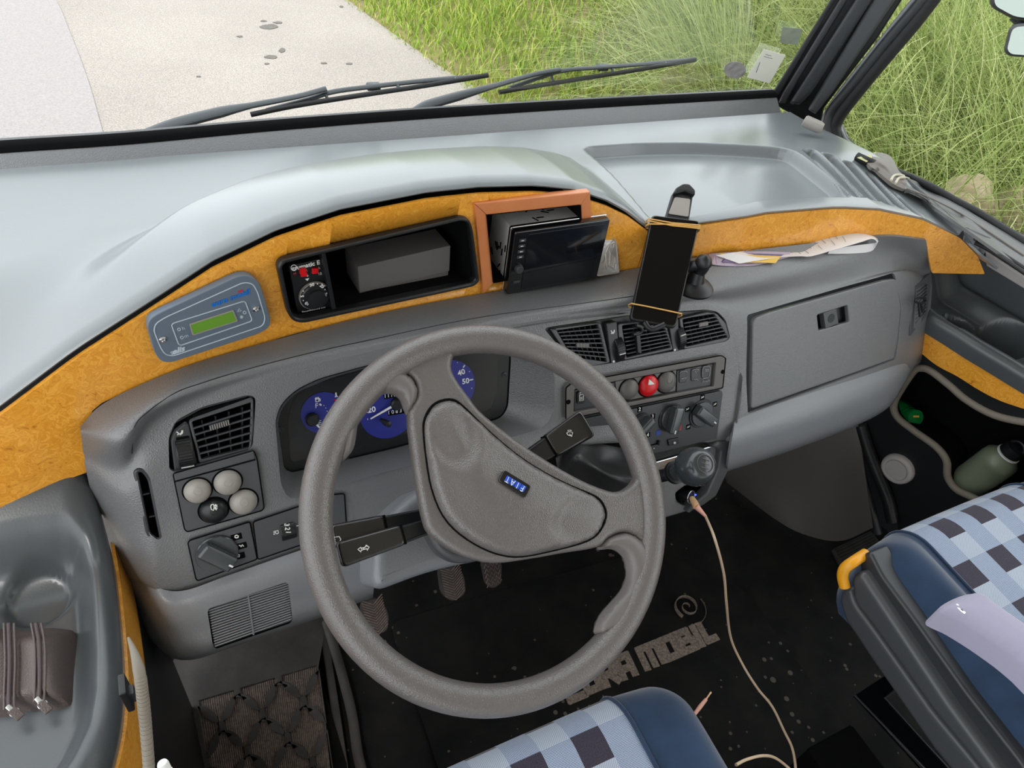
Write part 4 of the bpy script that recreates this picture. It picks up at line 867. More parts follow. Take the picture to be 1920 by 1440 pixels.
link('fuel_pump_symbol', joinm(stroke_px(FC, cB((346, 478), (368, 474), (372, 502), (350, 506), (346, 478)), .0022, .0008), stroke_px(FC, cB((349, 486), (369, 482)), .0022, .0006), stroke_px(FC, cB((374, 480), (380, 488), (380, 500)), .0022, .0006)), M['white'], d1, 0)
link('temperature_symbol', joinm(stroke_px(FC, cB((492, 440), (494, 466)), .0022, .0010), stroke_px(FC, cB((484, 470), (504, 466)), .0022, .0006)), M['white'], d1, 0)
def needle(d_, hub, a, b, hr):
    link('needle_hub', m_lathe([(hr, 0), (hr, .006), (hr * .8, .008), (0, .008)], FC.hit(*cB(hub)[0], .002), FC.n, 28), M['black'], d_, 30)
    A, B_ = FC.hit(*cB(a)[0], .006), FC.hit(*cB(b)[0], .006); link('needle', m_tube([A, B_], [.0018, .0009], 6), M['white'], d_, 0)
needle(d1, (320, 625), (340, 650), (392, 705), .0085); needle(d2, (920, 515), (885, 542), (738, 627), .0085)
text_px('number', '20', FC, *cB((746, 563))[0], .0022, .011, M['white'], d2, to=cB((776, 557))[0], bold=.0002); text_px('number', '40', FC, *cB((748, 488))[0], .0022, .011, M['white'], d2, to=cB((778, 482))[0], bold=.0002)
tick(d2, 690, 582, 716, 578, .001); tick(d2, 716, 629, 720, 628, .001)
w = link('odometer', m_plate(FC, FC.poly(cB((826, 455), (930, 440), (935, 465), (832, 482))), c0=.002, c1=.003), M['void'], d2, 0)
w2 = link('trip_meter', m_plate(FC, FC.poly(cB((855, 573), (980, 550), (985, 580), (860, 600))), c0=.002, c1=.003), M['void'], d2, 0)
for i, ch in enumerate('1118'): text_px('digit', ch, FC, *cB((842 + 23 * i, 466 - 3.4 * i))[0], .0032, .0075, M['white'], d2, to=cB((872 + 23 * i, 461 - 3.4 * i))[0])
for i, ch in enumerate('1083'): text_px('digit', ch, FC, *cB((868 + 28 * i, 584 - 5 * i))[0], .0032, .0075, M['white'], d2, to=cB((898 + 28 * i, 578 - 5 * i))[0])
link('reset_button', m_lathe([(.003, 0), (.003, .008), (.0042, .009), (.0042, .02), (0, .021)], FC.hit(*cB((815, 635))[0], .002), unit(FC.n + FC.u * .25), 20), M['black'], ic, 30)
text_px('number', '40', FC, *cB((1384, 298))[0], .0022, .011, M['white'], d3, to=cB((1420, 284))[0], bold=.0002); text_px('number', '50', FC, *cB((1414, 360))[0], .0022, .011, M['white'], d3, to=cB((1444, 354))[0], bold=.0002)
tick(d3, 1396, 262, 1408, 244, .001); tick(d3, 1442, 351, 1466, 346, .001)
for q in ((1355, 225), (1440, 290), (1456, 408)): tick(d3, q[0], q[1], q[0] + 2, q[1] + 2, .0008)
for q in ((100, 702), (1688, 312)): link('screw', m_lathe([(0, 0), (.004, 0), (.004, .001), (.002, .0014), (0, .0004)], FC.hit(*cB(q)[0], .0), FC.n, 14), M['dark'], ic, 30)
# ------------------------------------------------------------------ steering wheel
sw = thing('steering_wheel', 'large grey two spoke steering wheel turned about 150 degrees', 'steering wheel', WH.o)
RM_, RT = .1870, .0160
n = 120; ringp = [WH.w(-.0022 + RM_ * math.cos(2 * math.pi * i / n), RM_ * math.sin(2 * math.pi * i / n)) for i in range(n)]
link('rim', m_tube(ringp, RT, 24, True, flat=(1, 1.05)), M['wheel'], sw, 60)
spo = [(712, 706), (727, 694), (745, 690), (764, 699), (780, 715), (783, 742), (767, 774), (776, 858), (786, 924), (797, 977), (808, 1000), (839, 1026), (879, 1046), (931, 1056), (997, 1048), (1060, 1037), (1124, 1026), (1145, 1008), (1175, 998), (1205, 1018), (1222, 1060), (1238, 1000), (1234, 930), (1217, 860), (1206, 872), (1194, 900), (1180, 914), (1166, 920), (1143, 919), (1085, 895), (997, 842), (912, 778), (883, 744), (857, 707), (849, 684), (856, 658), (864, 640), (800, 650), (745, 672)]
po = catmull(WH.poly(spo, .008), 3, True)
link('spoke_frame', m_plate(WH, po, c0=-.012, c1=.008, bev=.0075, bres=5), M['wheel'], sw, 60)
pad = cN((140, 400), (150, 310), (200, 225), (270, 185), (350, 180), (420, 225), (600, 400), (800, 570), (1000, 700), (1200, 800), (1370, 872), (1430, 940), (1443, 1020), (1400, 1120), (1310, 1190), (1100, 1250), (850, 1300), (700, 1290), (560, 1240), (400, 1140), (280, 1010), (200, 820), (160, 600))
po = [np.array(p) for p in catmull(WH.poly(pad, .014), 3, True)]
# domed pad built as nested rings with two shallow thumb hollows
hol = [np.array(WH.ab(*cN(q)[0], .02)) for q in ((340, 400), (1270, 1020))]
seam_ = link('pad_seam', m_tube([WH.w(p[0], p[1], .0080) for p in po], .0014, 6, True), M['void'], sw, 0)
def padh(A, d):
    h = .0085 + .010 * (1 - np.clip(1 - d / .010, 0, 1) ** 2) ** .5 + .009 * sm(d / .05)
    for c, r_ in ((hol[0], (.030, .046)), (hol[1], (.044, .028))):
        q = np.sqrt((((A - c) / np.array(r_)) ** 2).sum(1)); h = h - .0055 * sm((1.05 - q) / .45)
    return h
hp_ = link('horn_pad', m_dome(WH, [p for p in po], padh, .0035, .002), M['wheel'], sw, 60)
TRm = mat('smooth_thumb_rest_plastic', srgb(104, 99, 97), .36, bump=('voronoi', 700, .3))
rest_h = lambda A, d: -.002 + .0145 * np.sqrt(1 - np.clip(1 - d / .014, 0, 1) ** 2)
t1 = [(636, 822), (643, 800), (688, 742), (726, 697), (743, 691), (764, 699), (782, 720), (785, 746), (767, 776), (759, 766), (751, 746), (737, 737), (719, 737), (697, 748), (683, 764), (673, 792), (667, 832), (656, 852), (641, 862)]
t2 = [(1120, 1190), (1125, 1163), (1136, 1145), (1168, 1108), (1179, 1078), (1173, 1046), (1153, 1030), (1124, 1030), (1140, 1008), (1160, 999), (1182, 998), (1210, 1018), (1224, 1050), (1216, 1096), (1196, 1142), (1174, 1176), (1158, 1186)]
for t_ in (t1, t2):
    o2 = catmull(WH.poly(t_, .004), 4, True)
    link('thumb_rest', joinm(m_dome(WH, o2, rest_h, .003, -.004), m_dome(WH, o2, lambda A, d: -.004 - .010 * np.sqrt(1 - np.clip(1 - d / .012, 0, 1) ** 2), .004, -.002)), TRm, sw, 60)
bq = cN((705, 682), (898, 802), (856, 886), (662, 764)); bd = .0295
FBd = Frame(WH.w(0, 0, .0265), WH.u, WH.n)
# badge follows the pad: small plane through the pad surface
badge = link('badge', m_plate(WH, rounded(WH.poly(bq, bd), .003), c0=.022, c1=bd, bev=.001), M['blackgloss'], sw, 30)
lb = cN((722, 725), (862, 808), (840, 845), (700, 762)); mb_ = mat('blue_badge_enamel', srgb(38, 84, 200), .3)
ch = thing  # names
P4 = [np.array(p) for p in lb]
for i, s in enumerate('TAIF'):
    a, b = i / 4 + .015, (i + 1) / 4 - .015; q = [P4[0] * (1 - a) + P4[1] * a, P4[0] * (1 - b) + P4[1] * b, P4[3] * (1 - b) + P4[2] * b, P4[3] * (1 - a) + P4[2] * a]
    tl = link('letter_tile', m_plate(WH, WH.poly(q, bd), c0=bd, c1=bd + .0005), mb_, badge, 0)
    c = np.mean(q, 0); to = c + (P4[0] - P4[1]); text_px('letter', s, WH, c[0], c[1], bd + .0008, .0098, M['white'], badge, to=to, sx=.8, bold=-.0001)

# ------------------------------------------------------------------ steering column and stalks
sc = thing('steering_column', 'grey steering column shroud with black control stalks behind the wheel', 'steering column', WH.w(0, -.05, -.15))
link('hub_boss', m_lathe([(.036, 0), (.040, -.012), (.042, -.03), (.042, -.06), (.04, -.07)], WH.w(-.004, .0, -.008), WH.n, 40), M['dash_smooth'], sw, 40)
CS = Frame(WH.w(0, 0, -.075), WH.u, WH.n)
sh1 = [(752, 940), (800, 905), (900, 930), (960, 1020), (905, 1052), (870, 1058), (800, 1075), (700, 1113), (700, 1050), (712, 985)]
link('shroud', m_plate(CS, rounded(CS.poly(sh1, 0), .02), c0=-.10, c1=0, bev=.014, bres=4), M['dash_low'], sc, 50)
link('shroud_collar', m_plate(CS, rounded(CS.poly([(792, 985), (812, 940), (900, 940), (940, 1030), (905, 1052), (858, 1058), (822, 1040)], .02), .012), c0=-.03, c1=.02, bev=.008, bres=3), M['dash_smooth'], sc, 50)
def stalk(px_tip, px_root, d, wid, thick, nm, sym=None, neck=.55, label=None, flare=True):
    A, B_ = WH.hit(*px_tip, d), WH.hit(*px_root, d - .008); ax = unit(B_ - A); L = np.linalg.norm(B_ - A); sd = unit(np.cross(WH.n, ax)); nn = np.cross(ax, sd)
    F = Frame(A, ax, nn); w = wid / 2; Lp = L * neck
    o1 = [(0, -w), (Lp, -w * .82), (Lp, w * .82), (0, w)]; s = 1 if F.v @ sd > 0 else -1
    m1 = m_plate(F, rounded(o1, .006), c0=-thick / 2, c1=thick / 2, bev=.004, bres=3)
    o = link(nm, m1, M['blackgloss'] if 0 else M['stalk'], sc, 50)
    m2 = m_plate(F, rounded([(Lp * .98, -w * .72), (L, -w * .55), (L, w * .55), (Lp * .98, w * .72)], .002), c0=-thick * .42, c1=thick * .42, bev=.003, bres=3); link('stalk_neck', m2, M['black'], o, 50)
    link('stalk_groove', m_box(F.w(Lp * .99, 0, 0), (ax, F.v, F.n), (.0016, wid * .8, thick * .96), .0005, 1), M['void'], o, 0)
    if label: tag(o, label)
    return o, F, thick / 2
M['stalk'] = mat('satin_black_stalk_plastic', srgb(34, 33, 33), .22, coat=.6)
o, F_, th_ = stalk((634, 1041), (830, 978), -.022, .026, .013, 'indicator_stalk', label='indicator stalk with arrow symbol', neck=.6)
for s in (((677, 1026), (671, 1030), (677, 1035), (677, 1032), (682, 1030), (681, 1027), (677, 1029), (677, 1026)), ((686, 1022), (692, 1026), (688, 1032), (688, 1029), (683, 1030), (682, 1027), (686, 1025), (686, 1022))):
    link('arrow_symbol', stroke_px(WH, s, -.0147, .0006), M['white'], o, 0)
o, F_, th_ = stalk((622, 1008), (800, 965), -.052, .026, .012, 'headlight_stalk', label='headlight stalk behind the indicator stalk', neck=.55)
link('headlight_symbol', joinm(stroke_px(WH, ((630, 1007), (636, 1006), (639, 1011), (637, 1017), (631, 1018)), -.0455, .0005), *[stroke_px(WH, ((623, 1008 + k), (629, 1007 + k)), -.0455, .0004) for k in (0, 4, 8)]), M['white'], o, 0)
o, F_, th_ = stalk(cN((1285, 355))[0], cN((760, 690))[0], -.040, .036, .016, 'wiper_stalk', label='wiper stalk with windscreen washer symbol', neck=.52)
link('washer_symbol', joinm(*[stroke_px(WH, cN(*q), -.0315, .0005) for q in (((1146, 425), (1162, 415), (1190, 420), (1182, 446), (1158, 440), (1146, 425)), ((1166, 430), (1184, 450)), ((1158, 402), (1156, 412)), ((1170, 400), (1170, 410)), ((1180, 404), (1176, 412)))]), M['white'], o, 0)

# ------------------------------------------------------------------ radio, frame, phone, papers, icon
LZ = .779
rBL, rBR = onZ(950, 553, LZ + .001), onZ(1119, 523, LZ + .001); ru = unit(rBR - rBL); rw = np.linalg.norm(rBR - rBL)
print('radio width', rw, rBL, rBR)
tl = onT(953, 438, .5); # height from the upright plane through the front
rn = unit(np.cross(ru, V(0, 0, 1))); rn = rn if rn @ (CAM - rBL) > 0 else -rn
RF = Frame(rBL, ru, unit(rn + V(0, 0, .02)))
TLp = RF.hit(953, 437); rh_ = (TLp - rBL) @ RF.v; print('radio height', rh_)
rad = thing('car_radio', 'black touchscreen car radio in a pressed metal box standing loose on the dashboard', 'radio', rBL)
W_ = rw; H_ = rh_
M['radiobody'] = mat('zinc_box', srgb(205, 206, 206), .4, metal=.15, bump=('noise', 80, .2))
bx = m_box(RF.w(W_ / 2, H_ / 2, -.035 - .03), (RF.u, RF.v, RF.n), (W_ * .98, H_ * .98, .10), .002, 2)
body = link('metal_case', bx, M['radiobody'], rad, 30)
for i in range(12):
    rnd = random.Random(i + 3); a, c = rnd.uniform(.02, W_ - .03), -rnd.uniform(.02, .075); an = rnd.choice([0, .6, -.6, 1.2])
    link('pressed_slot', m_box(RF.w(a, H_ * .99, c), (RF.u * math.cos(an) + RF.n * math.sin(an), RF.v, -RF.u * math.sin(an) + RF.n * math.cos(an)), (.011, .0012, .0018)), M['void'], body, 0)
for i in range(10):
    rnd = random.Random(i + 30); b, c = rnd.uniform(.012, H_ - .015), -rnd.uniform(.018, .06); an = rnd.choice([0, .6, -.6, 1.2])
    link('pressed_slot', m_box(RF.w(.0005, b, c), (RF.v * math.cos(an) + RF.n * math.sin(an), RF.u, -RF.v * math.sin(an) + RF.n * math.cos(an)), (.010, .0012, .0016)), M['void'], body, 0)
link('silver_surround', m_plate(RF, rounded([(-.001, -.001), (W_ + .001, -.001), (W_ + .001, H_ + .001), (-.001, H_ + .001)], .003), c0=-.016, c1=-.011, bev=.001), M['chrome'], rad, 30)
fas = link('fascia', m_plate(RF, rounded([(0, 0), (W_, 0), (W_, H_), (0, H_)], .004), c0=-.011, c1=0, bev=.002), M['blackgloss'], rad, 30)
M['screen'] = mat('dark_glass_screen', srgb(16, 18, 22), .07)
link('touchscreen', m_plate(RF, rounded([(.021, .006), (W_ - .010, .006), (W_ - .010, H_ - .006), (.021, H_ - .006)], .002), c0=0, c1=.0008, bev=.0003), M['screen'], rad, 30)
for k in range(5): link('side_button', m_box(RF.w(.0125, H_ * (.86 - .085 * k) if k < 4 else H_ * .2, .0006), (RF.u, RF.v, RF.n), (.010, .0045, .0012), .0004, 1), M['dark'], fas, 30)
link('volume_knob', m_lathe([(.0062, 0), (.0062, .004), (.005, .006), (0, .006)], RF.w(.0125, H_ * .42, 0), RF.n, 24), M['dark'], fas, 40)
for k in range(4): link('icon', m_box(RF.w(.0125, H_ * (.86 - .085 * k), .0014), (RF.u, RF.v, RF.n), (.004, .001, .0003)), M['white'], fas, 0)
# frame of wooden moulding around the cut-out
BF = Frame(onBurl(1000, 460, .005), onBurl(1120, 440, .005) - onBurl(890, 460, .005), np.cross(V(0, 0, 1), onBurl(1120, 440) - onBurl(890, 460)) * -1)
if BF.n @ (CAM - BF.o) < 0: BF = Frame(BF.o, BF.u, -BF.n)
if BF.v[2] < 0: BF.v = -BF.v
wf = thing('wooden_frame', 'orange brown mitred wooden frame around the radio opening', 'frame', onBurl(1000, 550))
M['orangewood'] = mat('orange_wood_moulding', srgb(196, 116, 66), .4, coat=.2, var=(30, .25, srgb(206, 128, 76)))
O4 = cJ((105, 185), (878, 108), (905, 640), (165, 787)); I4 = cJ((188, 262), (815, 195), (835, 610), (232, 715))
for nm, i, j in (('top_rail', 0, 1), ('side_rail', 1, 2), ('side_rail', 3, 0)):
    link(nm, m_plate(BF, BF.poly([O4[i], O4[j], I4[j], I4[i]], .004), c0=-.008, c1=.004, bev=.0015), M['orangewood'], wf, 30)
# relief icon leaning against the burl
ic_b = onZ(1140, 514, LZ + .001); IF = Frame(ic_b, BF.u, unit(BF.n + V(0, 0, .28)))
M['pewter'] = mat('pewter_relief', (.56, .53, .50), .34, metal=.6, bump=('voronoi', 120, 1))
ia = IF.poly([(1120, 517), (1160, 511), (1156, 462), (1154, 452), (1145, 443), (1134, 442), (1127, 446), (1120, 470)], .004)
ic_ = thing('icon_plaque', 'small silver relief plaque with rounded top leaning beside the radio', 'plaque', ic_b)
link('plaque_plate', m_plate(IF, ia, c0=0, c1=.004, bev=.001), M['pewter'], ic_, 30)
link('raised_border', m_tube([IF.w(p[0], p[1], .004) for p in rounded(ia, .002)], .0012, 6, True), M['pewter'], ic_, 40)
fg = [[(1137, 500), (1135, 475), (1140, 462), (1144, 475), (1142, 500)], [(1130, 505), (1140, 498), (1152, 505), (1154, 495)], [(1148, 460), (1151, 456), (1150, 464)], [(1128, 495), (1134, 486), (1132, 506)], [(1146, 492), (1152, 484), (1150, 500)]]
for s in fg: link('relief_figure', stroke_px(IF, s, .0045, .0014), M['pewter'], ic_, 40)
# phone and holder
tb, tt = .985, 1.035
c4 = cJ((1290, 255), (1612, 297), (1450, 1012), (1140, 955))
Pb = (onT(*c4[3], tb), onT(*c4[2], tb + .005)); Pt = onT(*c4[0], tt); PF = Frame(Pb[0], Pb[1] - Pb[0], np.cross(Pb[1] - Pb[0], Pt - Pb[0]))
if PF.n @ (CAM - PF.o) < 0: PF = Frame(PF.o, PF.u, -PF.n)
ph = thing('smartphone', 'black smartphone with dark reflective screen strapped to the dashboard holder', 'smartphone', Pb[0])
link('phone_case', m_plate(PF, rounded(PF.poly(c4, 0), .007), c0=-.009, c1=0, bev=.003, bres=3), M['black'], ph, 40)
M['phoneglass'] = mat('black_phone_glass', srgb(10, 9, 9), .08, spec=.22)
link('phone_screen', m_plate(PF, rounded(PF.poly(cJ((1296, 268), (1600, 304), (1442, 998), (1152, 946)), 0), .006), c0=0, c1=.0006, bev=.0002), M['phoneglass'], ph, 30)
link('front_camera', m_lathe([(0, 0), (.0012, 0), (.0012, .0003), (0, .0003)], PF.hit(*cJ((1445, 302))[0], .0007), PF.n, 12), M['void'], ph, 0)
M['elastic'] = mat('tan_rubber_band', srgb(206, 158, 84), .6)
def band(pts, label, r=.0011):
    P = [PF.hit(x, y, .0018) for x, y in pts]; B_ = [p - PF.n * .0125 for p in P[::-1]]
    tag(link('rubber_band', m_tube([P[0] - PF.u * .0018 - PF.n * .006] + P + [P[-1] + PF.u * .0018 - PF.n * .006] + B_, r, 6, True), M['elastic'], None, 50), label, 'rubber band', 'rubber bands around the phone')
band(cJ((1268, 285), (1420, 312), (1612, 328)), 'uppermost tan rubber band across the top of the phone')
band(cJ((1266, 298), (1420, 330), (1610, 350)), 'second tan rubber band across the phone top, sagging below the uppermost')
band(cJ((1264, 320), (1440, 322), (1612, 340)), 'third tan rubber band at the phone top, crossing the other two')
band(cJ((1150, 850), (1250, 868), (1380, 895), (1488, 918)), 'single tan rubber band across the bottom of the phone')
hd = thing('phone_holder', 'black and grey phone holder on a suction foot in the middle of the dashboard', 'phone holder', onZ(1300, 538, LZ))
HF = Frame(PF.w(0, 0, -.014), PF.u, PF.n)
link('cradle_back', m_plate(HF, rounded(HF.poly(cJ((1430, 105), (1565, 125), (1540, 280), (1470, 620), (1340, 900), (1290, 890), (1385, 255)), 0), .004), c0=-.010, c1=0, bev=.002), M['black'], hd, 40)
link('cradle_clamp', m_plate(HF, rounded(HF.poly(cJ((1425, 130), (1440, 92), (1490, 63), (1530, 65), (1570, 108), (1568, 140), (1545, 130), (1500, 112), (1440, 128)), 0), .003), c0=-.006, c1=.006, bev=.002), M['black'], hd, 40)
link('grey_pad', m_plate(HF, rounded(HF.poly(cJ((1440, 143), (1543, 156), (1530, 275), (1396, 255)), 0), .003), c0=0, c1=.0015, bev=.0005), M['beigebtn'], hd, 40)
ft = [HF.hit(*q, .012) for q in cJ((1240, 975), (1262, 1010), (1290, 1022), (1325, 1010), (1370, 990))]
link('bottom_claw', m_tube(catmull(ft, 4), .0042, 10), M['black'], hd, 50)
base = onZ(1298, 540, LZ + .002); link('suction_foot', m_lathe([(0, 0), (.030, 0), (.031, .004), (.026, .009), (.014, .014), (.010, .03), (0, .031)], base, (0, 0, 1), 36), M['black'], hd, 40)
mid = HF.hit(*cJ((1420, 620))[0], -.01); link('support_arm', m_tube(catmull([base + V(0, 0, .02), base + V(.0, -.005, .045), mid - HF.n * .012, mid], 6), .008, 12), M['black'], hd, 50)
link('ball_joint', m_lathe([(0, -.013), (.009, -.009), (.013, 0), (.009, .009), (0, .013)], base + V(0, -.004, .047), (0, 0, 1), 20), M['black'], hd, 60)
vc = thing('vent_clip', 'small black clip hooked on the louvres of the middle vent under the phone', 'clip', FV.hit(1198, 660, 0))
link('clip_leg', m_plate(FV, rounded(FV.poly(cJ((1182, 1040), (1210, 1035), (1222, 1185), (1195, 1180)), .01), .001), c0=.004, c1=.010, bev=.001), M['black'], vc, 40)
link('clip_arm', m_tube([FV.hit(*q, .008) for q in cJ((1160, 1055), (1200, 1050), (1225, 1030), (1215, 1005), (1180, 995))], .0032, 8), M['black'], vc, 50)
# receipt and leaflets on the dash top
M['paper'] = mat('white_receipt_paper', srgb(226, 224, 224), .75); M['paper_pink'] = mat('pinkish_paper_underside', srgb(222, 212, 212), .8)
sdash = surface_of('upper_moulding')
RS = [((185, 415), (320, 462), .004, .003), ((300, 398), (440, 442), .005, .004), ((420, 380), (560, 425), .006, .004), ((560, 362), (660, 420), .008, .006), ((640, 352), (725, 420), .010, .008), ((760, 306), (840, 388), .024, .018), ((870, 262), (930, 362), .034, .026), ((970, 275), (1010, 338), .036, .030), ((1060, 303), (1066, 322), .030, .028), ((1094, 325), (1092, 345), .020, .018), ((1088, 345), (1060, 392), .010, .006), ((960, 362), (950, 406), .006, .003), ((830, 385), (815, 408), .003, .002)]
TB = [sdash(*cD(a)[0]) for a, b, z1, z2 in RS]; NB = [sdash(*cD(b)[0]) for a, b, z1, z2 in RS]
TB = [onT(*cD(a)[0], (p - CAM) @ ray(*cD(a)[0]) / (ray(*cD(a)[0]) @ ray(*cD(a)[0])) - .004 - z1 * 1.2) for p, (a, b, z1, z2) in zip(TB, RS)]; NB = [onT(*cD(b)[0], (p - CAM) @ ray(*cD(b)[0]) / (ray(*cD(b)[0]) @ ray(*cD(b)[0])) - .004 - z2 * 1.2) for p, (a, b, z1, z2) in zip(NB, RS)]
Tb, Nb = catmull(TB, 6), catmull(NB, 6); rows = [[a * (1 - t) + b * t for a, b in zip(Tb, Nb)] for t in np.linspace(0, 1, 5)]
rc = link('paper_receipt', m_shell(rows, .0005, (0.9, .4, 3)), M['paper'], None, 60); tag(rc, 'long white curling paper receipt on top of the glovebox', 'receipt')
# printed lines
M['ink'] = mat('grey_print', srgb(150, 150, 152), .8)
lines = []
for i in range(9):
    k = 20 + i * 2; 
    for (t0, t1) in ((.25, .55),) if i % 2 else ((.2, .4), (.5, .8)):
        a = rows[0][k] * (1 - t0) + rows[-1][k] * t0 + V(0, 0, .0006); b = rows[0][k] * (1 - t1) + rows[-1][k] * t1 + V(0, 0, .0006); lines.append(m_tube([a, b], .0004, 4))
rl = link('printed_line', joinm(*lines), M['ink'], rc, 0)
rc_loc = Vector(rc.location)
M['purple'] = mat('purple_print', srgb(122, 104, 140), .5, var=(45, .1, srgb(96, 84, 128))); M['yellow'] = mat('yellow_print', srgb(222, 180, 70), .5); M['lilac'] = mat('pale_lilac_print', srgb(178, 160, 178), .5)
lf = link('leaflet', m_shell([catmull([sdash(*cD(q)[0], .0004 + z) for q, z in (((70, 418), .003), ((180, 412), .003), ((400, 400), .003), ((600, 405), .003))], 4), catmull([sdash(*cD(q)[0], .0004 + z) for q, z in (((110, 450), .003), ((190, 476), .0015), ((400, 476), .001), ((590, 430), .001))], 4)], .0006, (1, .4, 3)), M['lilac'], None, 0); tag(lf, 'lilac leaflet lowest under the white receipt', 'leaflet')
lf = link('leaflet', m_shell([[sdash(*cD(q)[0], .0048) for q in ((100, 418), (260, 412), (560, 420))], [sdash(*cD(q)[0], .0038) for q in ((220, 462), (380, 470), (520, 440))]], .0006, (1, .4, 3)), M['purple'], None, 0); tag(lf, 'dark purple leaflet between the lilac leaflet and the receipt', 'leaflet')
lf = link('leaflet', m_shell([[sdash(*cD(q)[0], .0062) for q in ((190, 418), (330, 425), (540, 432))], [sdash(*cD(q)[0], .0048) for q in ((320, 468), (420, 465), (512, 468))]], .0006, (1, .4, 3)), M['yellow'], None, 0); tag(lf, 'yellow edged leaflet directly under the white receipt', 'leaflet')
# ------------------------------------------------------------------ things set into the burl panel
a_, b_ = onBurl(330, 600, .006), onBurl(860, 520, .006)
KF = Frame(onBurl(600, 560, .006), b_ - a_, np.cross(V(0, 0, 1), a_ - b_))
if KF.n @ (CAM - KF.o) < 0: KF = Frame(KF.o, KF.u, -KF.n)
cubO = cI((778, 360), (800, 325), (1030, 268), (1810, 82), (1860, 92), (1880, 150), (1918, 440), (1885, 470), (920, 678), (865, 665), (835, 620))
cubI = cI((805, 360), (830, 335), (1040, 285), (1815, 100), (1850, 110), (1862, 150), (1893, 430), (1870, 448), (930, 650), (880, 645), (855, 610))
pnl = bpy.data.objects['burl_trim_panel']
mm = pnl.data.copy(); mm.transform(Matrix.Translation(pnl.location)); 
cut = m_plate(KF, rounded(KF.poly(cubI, .004), .01), c0=-.08, c1=.08, bev=0)
radcut = m_plate(BF, BF.poly(I4, .0), c0=-.08, c1=.08, bev=0)
mm = boolean(mm, [cut, radcut]); mm.transform(Matrix.Translation(-pnl.location)); mm.materials.clear(); mm.materials.append(M['burl']); pnl.data = mm
cb = thing('storage_cubby', 'black moulded open cubby with raised rim set into the burl panel', 'cubby', KF.hit(710, 560))
link('cubby_rim', m_plate(KF, rounded(KF.poly(cubO, .006), .014), [rounded(KF.poly(cubI, .006), .010)], -.004, .008, .003, 3), M['black'], cb, 50)
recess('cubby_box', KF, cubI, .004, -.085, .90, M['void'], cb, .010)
plate('divider', KF, cI((1030, 290), (1052, 286), (1112, 598), (1090, 602)), M['black'], cb, c0=-.05, c1=.004, bev=.001)
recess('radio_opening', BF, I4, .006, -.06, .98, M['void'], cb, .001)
DF = Frame(KF.w(0, 0, -.010), KF.u, KF.n)
tr = thing('heater_controller', 'small black gas heater controller with round dial at the left of the cubby', 'heater controller', DF.hit(580, 540))
plate('faceplate', DF, cI((845, 358), (1015, 318), (1042, 340), (1085, 590), (905, 628), (890, 610)), M['black'], tr, c0=-.02, c1=.003, bev=.001, r=.002)
c = DF.hit(*cI((985, 515))[0], .003)
dl = link('dial', m_lathe([(.0175, 0), (.0175, .006), (.016, .0075), (.0115, .0078), (.011, .011), (0, .012)], c, DF.n, 44), M['black'], tr, 30)
link('dial_ring', m_lathe([(.0178, .001), (.0188, .001), (.0188, .004), (.0178, .004)], c, DF.n, 44), M['beigebtn'], tr, 40)
ca_, cb_ = DF.ab(*cI((985, 515))[0], .011)
up = math.pi / 2 + .17
for i, s in enumerate(('30', '25', '20', '15', '10', '5')):
    an = up - (i + .0) * math.radians(56) + .02; link('number', m_text(s, DF, ca_ + .0138 * math.cos(an), cb_ + .0138 * math.sin(an), .0112, .0058, an - math.pi / 2, bold=.00015), M['white'], dl, 0)
    a2 = an - math.radians(28); link('dot', m_lathe([(0, 0), (.0007, 0), (.0007, .0005), (0, .0005)], DF.w(ca_ + .0142 * math.cos(a2), cb_ + .0142 * math.sin(a2), .0105), DF.n, 8), M['white'], dl, 0)
text_px('lettering', 'trumatic E', DF, *cI((942, 354))[0], .0036, .0078, M['white'], tr, to=cI((1000, 340))[0], bold=.0002)
link('logo_ring', m_tube([DF.hit(*q, .0036) for q in [cI((873 + 16 * math.cos(t), 366 + 16 * math.sin(t)))[0] for t in np.linspace(0, 6.28, 18)[:-1]]], .0005, 5, True), M['white'], tr, 0)
text_px('lettering', 'Raumheizung aus', DF, *cI((985, 602))[0], .0036, .0042, M['white'], tr, to=cI((1040, 590))[0])
for q in ((922, 382), (928, 402), (992, 382)): link('red_switch', m_box(DF.hit(*cI(q)[0], .005), (DF.u, DF.v, DF.n), (.0075, .0050 if q[1] > 400 else .0068, .004), .0005, 1), M['red'], tr, 30)
link('lamp', m_lathe([(0, 0), (.0022, 0), (.0022, .002), (0, .003)], DF.hit(*cI((876, 396))[0], .003), DF.n, 14), mat('dark_red_lens', srgb(90, 6, 14), .2), tr, 40)
for s, q in (('1', (946, 382)), ('6', (950, 410)), ('A', (1014, 368)), ('12', (1020, 400))): text_px('number', s, DF, *cI(q)[0], .0036, .0045, M['white'], tr, to=cI((q[0] + 20, q[1] - 5))[0])
link('pointer', m_plate(DF, DF.poly(cI((936, 430), (960, 425), (950, 440)), .0036), c0=.003, c1=.0036), M['white'], tr, 0)
